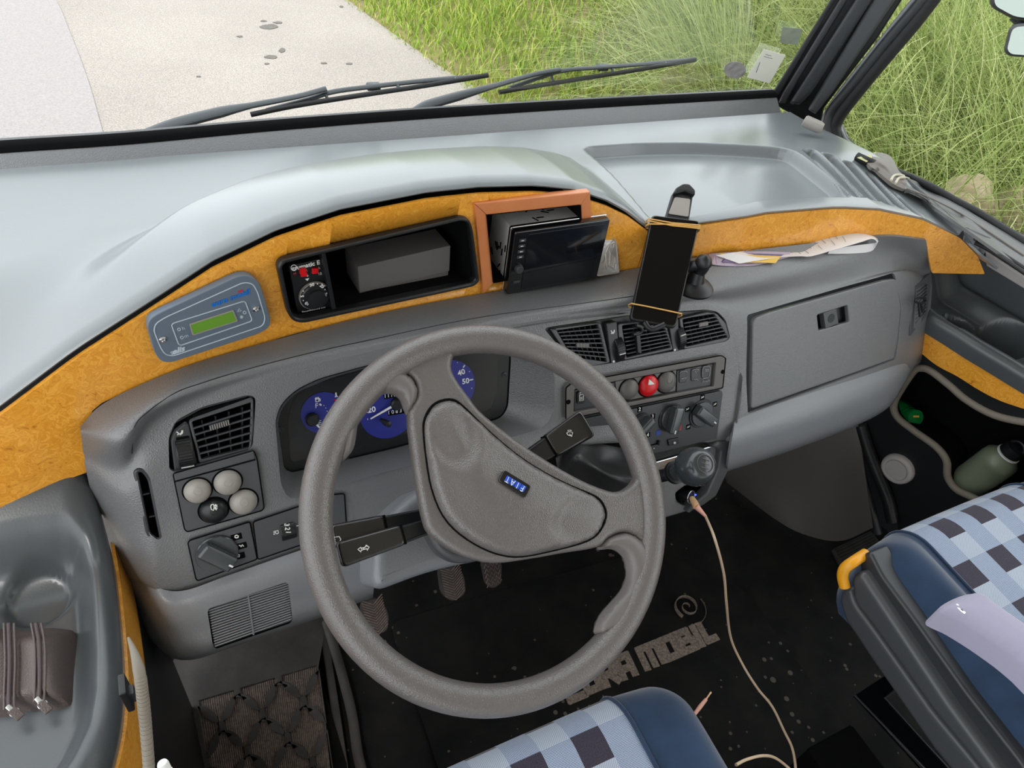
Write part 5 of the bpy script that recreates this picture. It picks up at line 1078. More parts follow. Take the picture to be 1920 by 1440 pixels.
# grey box in the cubby
q0 = KF.hit(*cI((1245, 538))[0], -.020); fu = KF.hit(*cI((1748, 412))[0], -.018) - q0; fv = KF.hit(*cI((1220, 366))[0], -.020) - q0
BXF = Frame(q0, fu, np.cross(fu, fv) * (1 if np.cross(fu, fv) @ (CAM - q0) > 0 else -1))
w_, h_ = np.linalg.norm(fu), np.linalg.norm(fv); dk = .045
bo = thing('grey_box', 'plain dark grey oblong box lying inside the cubby', 'box', q0)
M['boxgrey'] = mat('matt_grey_cardboard', srgb(92, 88, 87), .7)
link('box_body', m_box(BXF.w(w_ / 2, h_ * .42 + h_ * .16, -dk / 2), (BXF.u, BXF.v, BXF.n), (w_, h_ * .84, dk), .0008, 1), M['boxgrey'], bo, 30)
link('box_base', m_box(BXF.w(w_ / 2, h_ * .075, -dk / 2 - .001), (BXF.u, BXF.v, BXF.n), (w_ * .985, h_ * .15, dk * .97), .0006, 1), M['boxgrey'], bo, 30)
# control unit
cu_ = thing('heating_control_unit', 'blue grey control unit with green display at the left end of the burl panel', 'control unit', KF.hit(395, 600))
ou = cI((48, 700), (60, 655), (120, 620), (560, 412), (625, 408), (680, 450), (710, 540), (744, 660), (735, 705), (680, 738), (180, 902), (125, 895), (90, 845))
M['unit'] = mat('blue_grey_panel_foil', srgb(98, 110, 124), .38); UF = Frame(onBurl(395, 600, .006), onBurl(500, 570, .006) - onBurl(290, 640, .006), np.cross(V(0, 0, 1), onBurl(290, 640) - onBurl(500, 570)))
if UF.n @ (CAM - UF.o) < 0: UF = Frame(UF.o, UF.u, -UF.n)
link('panel_plate', m_plate(UF, rounded(UF.poly(ou, .006), .006), c0=-.004, c1=.006, bev=.0012), M['unit'], cu_, 40)
M['whiteline'] = mat('pale_outline_print', srgb(190, 200, 208), .5)
def outl(pts, r, F=UF, d=.0062, w=.0006): return m_tube([F.w(p[0], p[1], d) for p in rounded(F.poly(pts, d), r)], w, 5, True)
link('outline', outl(cI((85, 720), (95, 680), (150, 645), (590, 448), (640, 455), (668, 500), (712, 650), (700, 692), (195, 862), (150, 855), (125, 820)), .006), M['whiteline'], cu_, 0)
link('inner_outline', outl(cI((182, 682), (598, 552), (640, 665), (228, 806)), .004), M['whiteline'], cu_, 0)
dsp = link('display', m_plate(UF, rounded(UF.poly(cI((290, 686), (528, 608), (550, 664), (308, 740)), .007), .001), c0=.006, c1=.0072, bev=.0003), mat('green_display', srgb(104, 152, 44), .25), cu_, 30)
link('display_edge', outl(cI((288, 684), (530, 606), (553, 665), (306, 743)), .001, w=.0009, d=.0068), M['beigebtn'], cu_, 0)
for q in ((135, 768), (660, 596)): link('screw', m_lathe([(0, 0), (.0042, 0), (.004, .0015), (.002, .0022), (.0015, .001), (0, .001)], UF.hit(*cI(q)[0], .006), UF.n, 20), M['chrome'], cu_, 40)
for q in ((227, 713), (243, 758), (596, 618)): link('button_ring', outl([cI((q[0] + 8 * math.cos(t), q[1] + 8 * math.sin(t)))[0] for t in np.linspace(0, 6.28, 14)[:-1]], 0, w=.0004), M['whiteline'], cu_, 0)
for s, q in (('h', (252, 707)), ('m', (268, 750))): text_px('letter', s, UF, *cI(q)[0], .0064, .0062, M['whiteline'], cu_, to=cI((q[0] + 30, q[1] - 10))[0])
tri = cI((556, 612), (566, 596), (578, 608)); link('warning_symbol', outl(tri, 0, w=.0004), M['whiteline'], cu_, 0)
link('flower_symbol', joinm(*[stroke_px(UF, cI((579 - 9 * math.cos(t), 643 - 9 * math.sin(t)), (579 + 9 * math.cos(t), 643 + 9 * math.sin(t))), .0063, .0005) for t in (0, 1.05, 2.1)]), M['whiteline'], cu_, 0)
mbl = mat('bright_blue_print', srgb(20, 110, 200), .4)
text_px('lettering', 'eura mobil', UF, *cI((516, 538))[0], .0064, .0098, mbl, cu_, to=cI((600, 508))[0], bold=.0003, shear=.2)
link('red_mark', joinm(stroke_px(UF, cI((560, 505), (585, 492)), .0064, .0008), stroke_px(UF, cI((566, 496), (580, 504)), .0064, .0006)), M['red'], cu_, 0)
text_px('lettering', 'elis', UF, *cI((220, 832))[0], .0064, .010, M['whiteline'], cu_, to=cI((260, 819))[0], bold=.0004, shear=.4)
link('lettering_bars', joinm(*[stroke_px(UF, cI((178 + k * 3, 842 + k * 6), (200 + k * 3, 835 + k * 6)), .0064, .0004) for k in range(3)]), M['whiteline'], cu_, 0)
# ------------------------------------------------------------------ left side shelf with pouch
def height_part(name, xr, yr, hf, nx, ny, mat_, parent, th=.004, smooth=60, mask=None):
    xs_ = np.linspace(*xr, nx); ys_ = np.linspace(*yr, ny); X_, Y_ = np.meshgrid(xs_, ys_); P_ = np.stack([X_.ravel(), Y_.ravel()], 1); Z_ = hf(P_).reshape(X_.shape)
    rows_ = [[V(X_[i, j], Y_[i, j], Z_[i, j]) for j in range(nx)] for i in range(ny)]
    return link(name, m_shell(rows_, th, (0, 0, 5)), mat_, parent, smooth)
lt = thing('side_shelf', 'dark grey moulded side shelf with round cup recess beside the driver door', 'shelf', (-.3, .4, .5))
TZ = .615
rim = [onZ(*q, TZ)[:2] for q in ((186, 940), (196, 1000), (206, 1070), (215, 1170), (218, 1260), (212, 1340), (190, 1430), (150, 1520), (60, 1650))]
rimc = [np.array(q) for q in catmull(rim, 6)]
inner = [onZ(*q, TZ - .01)[:2] for q in cH((-300, 420), (0, 408), (200, 362), (340, 338), (395, 360), (418, 450), (432, 620), (442, 860), (440, 1050), (410, 1220), (330, 1380), (240, 1500), (0, 1700), (-700, 1700))]
cup = onZ(*cH((205, 610))[0], TZ - .045)[:2]; cupe = onZ(*cH((365, 590))[0], TZ - .045)[:2]; cr = np.linalg.norm(cupe - cup) 
xs_l = (-.62, -.105)
def rim_x(y): 
    A = np.array(sorted(rimc, key=lambda q: q[1])); return np.interp(y, A[:, 1], A[:, 0])
def left_h(P):
    z = np.full(len(P), TZ); si = poly_sd(P, inner); z -= .038 * sm(.5 - si / .035)
    z += .055 * sm((P[:, 1] - .555) / .11) ** 1.3           # rises to the burl at the front
    dc = np.sqrt(((P - cup) ** 2).sum(1)); z -= .012 * sm(.5 - (dc - cr) / .006)
    return z
rows_ = []
ys_ = np.concatenate([np.linspace(.12, .50, 60), np.linspace(.505, .665, 46)])
for y in ys_:
    ex = rim_x(y); xr_ = np.concatenate([np.linspace(-.62, ex - .028, 96), ex - .028 + .028 * np.sin(np.linspace(0, np.pi / 2, 9)[1:])]); P_ = np.stack([xr_, np.full_like(xr_, y)], 1); z = left_h(P_)
    over = np.clip((xr_ - (ex - .028)) / .028, 0, 1); z = z - .030 * (1 - np.sqrt(np.clip(1 - over ** 2, 0, 1)))
    rows_.append([V(a, y, c) for a, c in zip(xr_, z)] + [V(ex, y, z[-1] - .012)])
link('shelf_tray', m_shell(rows_, .004, (-.3, .4, 5)), mat('dark_satin_moulding', srgb(70, 74, 77), .32, coat=.3, coat_r=.25, bump=('voronoi', 300, .15)), lt, 60)
M['satin'] = bpy.data.materials['dark_satin_moulding']
# burl edge strip below the rim
rows_ = [[], [], []]
for y in np.linspace(.665, .13, 60):
    ex = rim_x(y); w = float(np.interp(y, [.13, .25, .45, .60, .665], [.075, .085, .080, .060, .02])); 
    for k, t in enumerate((0, .5, 1)): rows_[k].append(V(ex + .003 + .004 * t, y, TZ - .038 - w * t))
es = link('burl_edge_strip', m_shell(rows_, .004, (1, .4, .5)), M['burl'], None, 50); tag(es, 'narrow burl wood strip under the rim of the left side shelf', 'trim strip')
rows_ = [[V(rim_x(y) + .006, y, z) for y in np.linspace(.665, -.3, 40)] for z in (TZ - .10, .3, .0)]
tag(link('wall_left', m_shell(rows_, .01, (1, .4, .5)), M['black'], None, 50), None, kind='structure')
M['beigerub'] = mat('beige_grey_rubber', srgb(124, 116, 105), .6)
hs = [onX(x, y, X) for x, y, X in ((241, 1196, -.095), (252, 1225, -.090), (262, 1265, -.088), (268, 1310, -.09), (274, 1370, -.095), (280, 1450, -.10), (284, 1520, -.10))]
P_ = catmull(hs, 8); sl = thing('door_seal', 'beige ribbed rubber door seal running down left of the footwell', 'door seal', hs[-1])
link('seal_body', m_tube(P_, [.001 + .0032 * min(1, i / 14) for i in range(len(P_))], 12), M['beigerub'], sl, 50)
for i in range(17, len(P_) - 1, 1): 
    a = (P_[i] + P_[i + 1]) / 2; link('seal_rib', m_tube([a - unit(P_[i + 1] - P_[i]) * .0012, a + unit(P_[i + 1] - P_[i]) * .0012], .0045, 12), M['beigerub'], sl, 50)
wp = thing('white_cap', 'ribbed pale plastic cap at the bottom edge beside the door seal', 'cap', onX(304, 1440, -.07))
link('cap_body', m_lathe([(0, 0), (.003, 0), (.0036, .0015), (.0036, .02), (0, .02)], onX(304, 1430, -.075), (0.1, -.4, -1), 24), M['white'], wp, 40)
for k in range(12): a = 2 * math.pi * k / 12; link('cap_rib', m_box(onX(304, 1430, -.075) + unit((0.1, -.4, -1)) * .014 + V(math.cos(a), math.sin(a), 0) * .0037, ((1, 0, 0), (0, 1, 0), (0, 0, 1)), (.0007, .0007, .016)), M['white'], wp, 0)
cp = onX(*cH((632, 1065))[0], -.118); ct = thing('black_catch', 'small black plastic catch on the left burl edge strip', 'catch', cp)
link('catch_body', m_box(cp, ((0, 1, 0), (0, 0, 1), (1, 0, 0)), (.020, .036, .006), .0015, 2), M['black'], ct, 30); link('catch_tongue', m_box(cp + V(.004, .0, -.004), ((0, 1, 0), (0, 0, 1), (1, 0, 0)), (.010, .016, .005), .001, 2), M['dark'], ct, 30)
# pouch
PZ = TZ - .012
pouch = thing('leather_pouch', 'dark brown leather zip pouch lying on the left side shelf', 'pouch', onZ(60, 1260, PZ - .02))
QF = Frame(onZ(60, 1260, PZ), (1, .05, 0), (0, -.25, 1))
po = catmull(QF.poly(cH((-420, 730), (-150, 712), (0, 712), (160, 708), (305, 708), (332, 730), (340, 800), (352, 920), (376, 1085), (368, 1125), (315, 1152), (150, 1172), (0, 1186), (-200, 1195), (-440, 1200)), 0), 3, True)
M['brownleather'] = mat('dark_brown_leather', srgb(84, 74, 72), .42, bump=('voronoi', 380, .7))
def ph_(A, d): return -.028 + .030 * sm(d / .022) ** .6 + .003 * np.sin(A[:, 0] * 140)
link('pouch_body', m_dome(QF, po, ph_, .004, -.035), M['brownleather'], pouch, 60)
M['ziptape'] = mat('purple_brown_zip_tape', srgb(70, 58, 62), .6, bump=('noise', 900, .5))
for a in (((44, 716), (50, 900), (45, 1050), (45, 1150)), ((180, 716), (197, 820), (200, 960), (195, 1110))):
    zp = link('zip', m_tube(catmull([QF.hit(*cH(q)[0], .0052) for q in a], 6), .0020, 8), M['ziptape'], pouch, 50)
    for dx in (-24, 26): link('piping', m_tube(catmull([QF.hit(*cH((q[0] + dx, q[1]))[0], .0048) for q in a], 6), .0012, 8), M['brownleather'], zp, 50)
for (x0, y0), (x1, y1) in (((48, 1140), (95, 1180)), ((192, 1100), (238, 1150))):
    A, B_ = QF.hit(*cH((x0, y0))[0], .0065), QF.hit(*cH((x1, y1))[0], .002); ax = unit(B_ - A)
    pl_ = link('zip_slider', m_box(A, (ax, QF.n, np.cross(ax, QF.n)), (.006, .003, .0045), .001, 2), M['steel'], pouch, 40)
    link('slider_ring', m_tube([A + ax * (.006 + .004 * math.cos(t)) + np.cross(ax, QF.n) * .004 * math.sin(t) for t in np.linspace(0, 6.28, 13)[:-1]], .0008, 6, True), M['steel'], pl_, 40)
    link('leather_pull', m_box(A * .3 + B_ * .7, (ax, np.cross(QF.n, ax), QF.n), (.013, .008, .0022), .001, 2), M['brownleather'], pl_, 40)

# ------------------------------------------------------------------ right side shelf
rt = thing('side_shelf', 'dark moulded side shelf with two deep cup holders beside the passenger door', 'shelf', (1.26, .4, .6))
SZ = .625
ed = [onZ(*q, SZ)[:2] for q in cM((505, 420), (560, 470), (760, 590), (1000, 740), (1240, 880), (1440, 1000), (1700, 1150))]; ed = [np.array(q) for q in catmull(ed, 6)]
def ed_x(y): A = np.array(sorted(ed, key=lambda q: q[1])); return np.interp(y, A[:, 1], A[:, 0])
c1 = onZ(*cM((800, 545))[0], SZ - .012)[:2]; c2 = onZ(*cM((1215, 715))[0], SZ - .012)[:2]; rr1 = np.linalg.norm(onZ(*cM((960, 560))[0], SZ - .012)[:2] - c1); rr2 = np.linalg.norm(onZ(*cM((1425, 715))[0], SZ - .012)[:2] - c2)
print('radio cups', c1, rr1, c2, rr2)
rows_ = []
for y in np.linspace(.24, .73, 120):
    ex = ed_x(y); xo = float(np.interp(y, [.2, .665], [1.50, 1.43])); xr_ = np.concatenate([[ex], ex + .018 - .018 * np.cos(np.linspace(0, np.pi / 2, 8)[1:]), np.linspace(ex + .020, xo, 90)]); P_ = np.stack([xr_, np.full_like(xr_, y)], 1)
    z = np.full(len(xr_), SZ); u = xr_ - ex; z = z - .018 * (1 - np.sqrt(np.clip(1 - (1 - np.clip(u / .018, 0, 1)) ** 2, 0, 1))) ; z -= .016 * sm((u - .018) / .02)
    z += .05 * sm((y - .655) / .07) + .035 * sm((xr_ - xo + .04) / .04)
    for c, r_ in ((c1, rr1 * .95), (c2, rr2 * .95)): dc = np.sqrt(((P_ - c) ** 2).sum(1)); z -= .065 * sm(.5 - (dc - r_ + .004) / .010)
    rows_.append([V(ex, y, z[0] - .022)] + [V(a, y, c) for a, c in zip(xr_, z)])
link('shelf_tray', m_shell(rows_, .003, (1.2, .3, 5)), M['satin'], rt, 50)
# side panel with burl band and map pocket
_e0, _e1 = onZ(1741, 587, SZ) + V(.008, 0, 0), onZ(1920, 694, SZ) + V(.008, 0, 0); _du = unit(V(_e1[0] - _e0[0], _e1[1] - _e0[1], 0)); SP = Frame(_e0, _du, (_du[1], -_du[0], 0)); SP = SP if SP.n @ (CAM - SP.o) > 0 else Frame(_e0, _du, -SP.n); print('radio SP', _e0, _e1)
if SP.v[2] < 0: SP.v = -SP.v
def sideband(name, top, bot, mat_, c0, c1, label=None, cat_=None, parent=None):
    T = [SP.ab(*q, c1) for q in catmull(top, 5)]; Bq = [SP.ab(*q, c1) for q in catmull(bot, 5)]
    o = link(name, m_plate(SP, T + Bq[::-1], c0=c0, c1=c1, bev=.0006), mat_, parent, 40)
    if label: tag(o, label, cat_)
    return o
openT = cE((1235, 262), (1300, 168), (1345, 150), (1400, 168), (1500, 245), (1600, 330), (1750, 412), (1920, 452), (2100, 470))
openB = cE((1235, 262), (1192, 345), (1205, 420), (1300, 500), (1425, 590), (1485, 670), (1492, 760), (1540, 830), (1640, 880), (1800, 960), (2100, 1060))
loop = catmull(openB + openT[::-1][:-1], 5, True); loop = [SP.ab(*q, 0) for q in loop]
outer = [SP.ab(*q, 0) for q in cE((1345, 40), (1420, 70), (1700, 190), (2300, 420), (2300, 1500), (1250, 1500), (1205, 1010), (1000, 560), (940, 440), (1180, 330))]
bpy.data.objects['wall_right'].data.materials[0] = M['satin']
spn = thing('map_pocket', 'black side panel with large beige edged pocket opening right of the passenger footwell', 'map pocket', (1.17, .45, .1))
link('panel_board', m_plate(SP, outer, [loop], -.010, 0, .001), M['black'], spn, 30)
link('edge_beading', m_tube([SP.w(a, b, .001) for a, b in loop], .0075, 10, True), M['beigerub'], spn, 60)
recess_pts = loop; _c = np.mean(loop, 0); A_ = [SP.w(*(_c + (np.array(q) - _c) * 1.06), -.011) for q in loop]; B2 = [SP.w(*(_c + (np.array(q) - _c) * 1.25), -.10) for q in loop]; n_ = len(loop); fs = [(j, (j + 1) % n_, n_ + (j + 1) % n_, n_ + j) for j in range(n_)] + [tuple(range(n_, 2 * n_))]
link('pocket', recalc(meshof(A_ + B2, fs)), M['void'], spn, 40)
sideband('burl_band', cM((488, 616), (720, 738), (950, 885), (1200, 1045), (1440, 1150), (1700, 1250)), cM((436, 826), (600, 955), (800, 1062), (1000, 1188), (1200, 1290), (1440, 1372), (1700, 1440)), M['burl'], -.002, .004, 'curved burl wood band above the side pocket', None, spn)
bt = thing('round_outlet', 'round pale grey plastic air outlet in the black side panel', 'air outlet', SP.hit(*cE((1215, 713))[0], 0))
c = SP.hit(*cE((1215, 713))[0], .0)
M['palegrey'] = mat('pale_grey_plastic', srgb(176, 170, 168), .45)
link('outlet_ring', m_lathe([(.023, .001), (.024, .012), (.028, .014), (.033, .012), (.035, .006), (.035, 0), (.023, 0)], c, SP.n, 44), M['palegrey'], bt, 50)
link('outlet_cup', m_lathe([(.0235, .012), (.022, .0015), (0, .001)], c, SP.n, 36), M['palegrey'], bt, 50)
link('outlet_flap', m_box(c + SP.n * .004, (unit(SP.v + SP.u * .4), SP.n, unit(SP.u - SP.v * .4)), (.030, .004, .0025), .0006, 1), M['palegrey'], bt, 40)
# bottles in the pocket
a, b = SP.hit(*cE((1600, 800))[0], -.050), SP.hit(*cE((1815, 645))[0], -.050); ax = unit(b - a)
M['olive'] = mat('olive_green_bottle_coating', srgb(118, 126, 106), .35, bump=('noise', 300, .1)); L = np.linalg.norm(b - a); r_ = .036
wb_ = thing('water_bottle', 'matt olive green metal water bottle lying in the side pocket', 'bottle', a)
link('bottle_body', m_lathe([(0, -.03), (r_ * .9, -.03), (r_, -.022), (r_, L * .78), (r_ * .96, L * .9), (r_ * .7, L), (r_ * .5, L + .006), (r_ * .5, L + .008), (0, L + .008)], a, ax, 48), M['olive'], wb_, 50)
link('neck_ring', m_lathe([(r_ * .52, L + .006), (r_ * .62, L + .007), (r_ * .62, L + .010), (r_ * .5, L + .011)], a, ax, 36), M['white'], wb_, 50)
link('screw_cap', m_lathe([(r_ * .5, L + .010), (r_ * .58, L + .012), (r_ * .55, L + .032), (0, L + .034)], a, ax, 30), M['black'], wb_, 50)
link('carry_loop', m_tube([a + ax * (L + .030 + .014 * math.sin(t)) + unit(np.cross(ax, (1, 0, 0))) * .014 * math.cos(t) for t in np.linspace(0, math.pi, 10)], .0035, 8), M['black'], wb_, 50)
g0 = SP.hit(*cE((1312, 432))[0], -.035)
M['greenplastic'] = mat('green_transparent_plastic', srgb(14, 120, 56), .2, coat=.5)
gb = thing('green_bottle', 'bright green plastic bottle cap and neck in the front corner of the side pocket', 'bottle', g0)
ga = unit(V(-.25, -.75, .5)); gc = SP.hit(*cE((1312, 432))[0], -.035)
link('bottle_body', m_lathe([(.030, -.10), (.030, -.045), (.022, -.03), (.0185, -.018), (.0185, -.012), (0, -.011)], gc, ga, 36), M['greenplastic'], gb, 50)
link('bottle_cap', m_lathe([(.0195, -.016), (.0195, -.004), (.018, 0), (.0, .001)], gc, ga, 40), M['greenplastic'], gb, 40)
link('tamper_ring', m_lathe([(.0200, -.022), (.0205, -.021), (.0205, -.018), (.0200, -.017)], gc, ga, 36), M['greenplastic'], gb, 40)
link('yellow_label', m_box(gc + ga * .001 + unit(np.cross(ga, (1, 0, 0))) * .004, (unit(np.cross(ga, (0, 0, 1))), unit(np.cross(ga, (1, 0, 0))), ga), (.014, .004, .001), .0003, 1), M['yellow'], gb, 0)
# ------------------------------------------------------------------ seats
def fabric():
    m = mat('checked_blue_seat_fabric', (0.5, .6, .7), .9, sheen=.3); n = m.node_tree.nodes; l = m.node_tree.links; b = n['Principled BSDF']
    tc = n.new('ShaderNodeTexCoord'); sep = n.new('ShaderNodeSeparateXYZ'); mp = n.new('ShaderNodeMapping'); l.new(tc.outputs['UV'], mp.inputs[0]); l.new(mp.outputs[0], sep.inputs[0])
    def mth(op, a, b_=None, v=None):
        q = n.new('ShaderNodeMath'); q.operation = op
        for i, s in enumerate((a, b_)):
            if s is None: continue
            if isinstance(s, (int, float)): q.inputs[i].default_value = s
            else: l.new(s, q.inputs[i])
        return q.outputs[0]
    cell = .039; u = mth('DIVIDE', sep.outputs[0], cell); v = mth('DIVIDE', sep.outputs[1], cell); i = mth('FLOOR', u); j = mth('FLOOR', v)
    jj = mth('MODULO', mth('ADD', j, 40.0), 2.0); j2 = mth('FLOOR', mth('DIVIDE', mth('ADD', j, 40.0), 2.0)); par = mth('MODULO', mth('ADD', mth('ADD', i, 40.0), j2), 2.0)
    dark = mth('MULTIPLY', mth('LESS_THAN', jj, .5), mth('LESS_THAN', par, .5)); mid = mth('MULTIPLY', mth('SUBTRACT', 1.0, mth('LESS_THAN', par, .5)), 1.0)
    # woven hatch
    w1 = mth('SINE', mth('MULTIPLY', mth('ADD', sep.outputs[0], sep.outputs[1]), 1900.0)); w2 = mth('SINE', mth('MULTIPLY', mth('SUBTRACT', sep.outputs[0], sep.outputs[1]), 1900.0)); hat = mth('GREATER_THAN', mth('MULTIPLY', w1, w2), .0)
    c_l = n.new('ShaderNodeMixRGB'); c_l.inputs[1].default_value = (*srgb(182, 190, 204), 1); c_l.inputs[2].default_value = (*srgb(154, 166, 184), 1); l.new(mth('GREATER_THAN', w1, .2), c_l.inputs[0])
    c_m = n.new('ShaderNodeMixRGB'); c_m.inputs[1].default_value = (*srgb(186, 196, 210), 1); c_m.inputs[2].default_value = (*srgb(88, 108, 146), 1); l.new(hat, c_m.inputs[0])
    mx = n.new('ShaderNodeMixRGB'); l.new(mid, mx.inputs[0]); l.new(c_l.outputs[0], mx.inputs[1]); l.new(c_m.outputs[0], mx.inputs[2])
    nz = n.new('ShaderNodeTexNoise'); nz.inputs['Scale'].default_value = 900; l.new(tc.outputs['UV'], nz.inputs['Vector']); cd = n.new('ShaderNodeValToRGB'); cd.color_ramp.elements[0].position = .35; cd.color_ramp.elements[1].position = .65
    cd.color_ramp.elements[0].color = (*srgb(38, 34, 48), 1); cd.color_ramp.elements[1].color = (*srgb(66, 60, 76), 1); l.new(nz.outputs['Fac'], cd.inputs[0])
    m2 = n.new('ShaderNodeMixRGB'); l.new(dark, m2.inputs[0]); l.new(mx.outputs[0], m2.inputs[1]); l.new(cd.outputs[0], m2.inputs[2]); l.new(m2.outputs[0], b.inputs['Base Color'])
    bp = n.new('ShaderNodeBump'); bp.inputs['Strength'].default_value = .3; bp.inputs['Distance'].default_value = .0005; l.new(mth('MULTIPLY', w1, w2), bp.inputs['Height']); l.new(bp.outputs[0], b.inputs['Normal']); return m
M['fabric'] = fabric()
M['navy'] = mat('navy_velour', srgb(26, 46, 72), .85, sheen=.5, bump=('noise', 700, .3), var=(30, .3, srgb(36, 60, 90)))
def cushion(parent, x0, x1, yf, yb_, zt, side, seed=0, uo=(0, 0), wr=.095):
    """seat cushion: checked centre rolling over the front edge, navy bolsters at the sides"""
    wb = .095
    def prof(v):            # v: metres from the front bottom along the surface -> (y, z)
        R_ = .055; arc = R_ * math.pi / 2; low = .075
        if v < low: return yf, zt - R_ - (low - v)
        if v < low + arc: a = (v - low) / R_; return yf - R_ + R_ * math.cos(a), zt - R_ + R_ * math.sin(a)
        d = v - low - arc; return yf - R_ - d, zt - .05 * d
    total = .075 + .055 * math.pi / 2 + (yf - .055 - yb_)
    for nm, a, b, mt in (('centre_panel', x0 + wb, x1 - wr, 'fabric'), ('side_bolster', x0, x0 + wb, 'navy'), ('side_bolster', x1 - wr, x1, 'navy')):
        nu, nv = (26, 60); rows_ = []; uv = []
        for i in range(nv + 1):
            v = total * i / nv; r_ = []
            for j in range(nu + 1):
                t = j / nu; x = a + (b - a) * t; y, z = prof(v)
                if mt == 'navy':
                    outer = (1 - t) if a == x0 else t; s = (x1 - x) if a != x0 else (x - x0); 
                    Rr = .045; e = max(0, 1 - s / Rr); dz = Rr * (1 - math.sqrt(max(0, 1 - e * e))); z += .022 * math.sin(math.pi * min(1, (1 - outer) * 1.15 + .0)) * sm((v - .08) / .12) - dz * (1 if v > .06 else .6); y -= dz * .8 * (1 - sm((v - .1) / .1)) + .012 * outer * (1 - sm((v - .1) / .1))
                    x = x
                else: z += .004 * math.sin(math.pi * t) - .010 * (1 - abs(2 * t - 1) ** 2) * float(sm((v - .3) / .3))
                r_.append(V(x, y, z)); uv.append((x - (x0 + x1) / 2 + uo[0], v + uo[1]))
            if mt == 'navy': # side wall down
                xe = x0 if a == x0 else x1; j = 0 if a == x0 else nu; w_s = float(sm((v - .05) / .09)); e_ = V(r_[j][0] + (.01 if j == 0 else -.01), r_[j][1] - .07 * (1 - w_s), r_[j][2] - .07 * w_s)
                r_ = [e_] + r_ if a == x0 else r_ + [e_]
            rows_.append(r_)
        me = m_shell(rows_, .012, ((x0 + x1) / 2, yf, 3))
        if mt == 'fabric':
            L_ = me.uv_layers.new(name='UVMap'); nvv = (nu + 1) * (nv + 1)
            for lp_ in me.loops: k = lp_.vertex_index % nvv; L_.data[lp_.index].uv = uv[k]
        link(nm, me, M[mt], parent, 60)
    for xs_ in (x0 + wb, x1 - wr):
        link('seam_piping', m_tube([V(xs_, prof(v)[0] , prof(v)[1] + .001) for v in np.linspace(.0, total, 50)], .0028, 8), M['navy'], parent, 50)
    link('cushion_core', m_box(((x0 + x1) / 2, (yf + yb_) / 2 - .02, zt - .085), ((1, 0, 0), (0, 1, 0), (0, 0, 1)), (x1 - x0 - .03, yf - yb_ - .06, .12), .02, 2), M['navy'], parent, 40)
ds = thing('driver_seat', 'driver seat with checked pale blue cushion and navy side bolsters behind the wheel', 'seat', (.23, 0, 0))
cushion(ds, -.03, .475, .265, -.10, .50, 1, uo=(.0, .012))
link('seat_base', m_box((.23, .05, .21), ((1, 0, 0), (0, 1, 0), (0, 0, 1)), (.34, .30, .36), .01, 2), M['black'], ds, 40)
ps = thing('passenger_seat', 'passenger seat with checked cushion, navy bolster, black side trims and lavender armrest', 'seat', (1.11, 0, 0))
cushion(ps, .872, 1.345, .318, -.20, .505, 1, uo=(.02, .03), wr=.08)
LF = Frame((.868, 0, .4), (0, -1, 0), (-1, 0, .0))
if LF.v[2] < 0: LF.v = -LF.v
def side_trim(nm, pts, c0, c1, m_, bev=.006): link(nm, m_plate(LF, rounded(LF.poly(cF(*pts), c1), .012), c0=c0, c1=c1, bev=bev, bres=4), m_, ps, 50)
side_trim('side_cover', ((990, 280), (1005, 240), (1050, 225), (1075, 270), (1120, 360), (1300, 600), (1600, 1020), (1900, 1400), (2100, 1700), (1900, 1700), (1790, 1440), (1500, 1080), (1230, 680), (1060, 470), (1000, 350)), -.03, .012, M['dark'])
side_trim('side_cover', ((940, 380), (960, 350), (1000, 338), (1040, 400), (1240, 700), (1500, 1090), (1760, 1440), (1900, 1650), (1800, 1650), (1660, 1440), (1400, 1120), (1060, 640), (960, 520)), -.03, .030, M['dash_smooth'], .010)
side_trim('side_cover', ((870, 480), (900, 440), (940, 430), (960, 510), (1060, 645), (1400, 1125), (1680, 1460), (1800, 1700), (1700, 1700), (1400, 1330), (1080, 870), (900, 600)), -.03, .022, M['dash_smooth'], .010)
link('adjusting_handle', m_tube(catmull([LF.hit(*cF(q)[0], d) for q, d in (((1030, 235), .0), ((960, 280), .03), ((915, 315), .04), ((900, 360), .042), ((912, 420), .04))], 6), .0085, 14), mat('yellow_plastic', srgb(232, 160, 30), .35), ps, 60)
# armrest
M['lavender'] = mat('lavender_grey_cover', srgb(160, 156, 178), .85, sheen=.4, bump=('noise', 500, .2))
AF = Frame((.815, .1, .60), (0, -1, 0), (0, 0, 1))
ar = [onZ(*q, .60) for q in ((1758, 1147), (1765, 1136), (1793, 1121), (1820, 1114), (1842, 1119), (1862, 1135), (1925, 1180), (2060, 1280), (2060, 1385), (1925, 1258), (1860, 1208), (1800, 1170), (1768, 1155))]
a2 = catmull([((p - AF.o) @ AF.u, (p - AF.o) @ AF.v) for p in ar], 4, True)
link('armrest', m_dome(AF, a2, lambda A, d: .014 * (1 - np.clip(1 - d / .02, 0, 1) ** 2) ** .5 + .004 * sm(d / .04), .004, -.03), M['lavender'], ps, 60)
s_ = [AF.hit(*cF(q)[0], .012) for q in ((1540, 520), (1556, 535), (1545, 540), (1575, 560), (1560, 548), (1588, 570))]; link('zip_pull', m_tube(s_, .0016, 6), M['chrome'], ps, 40)
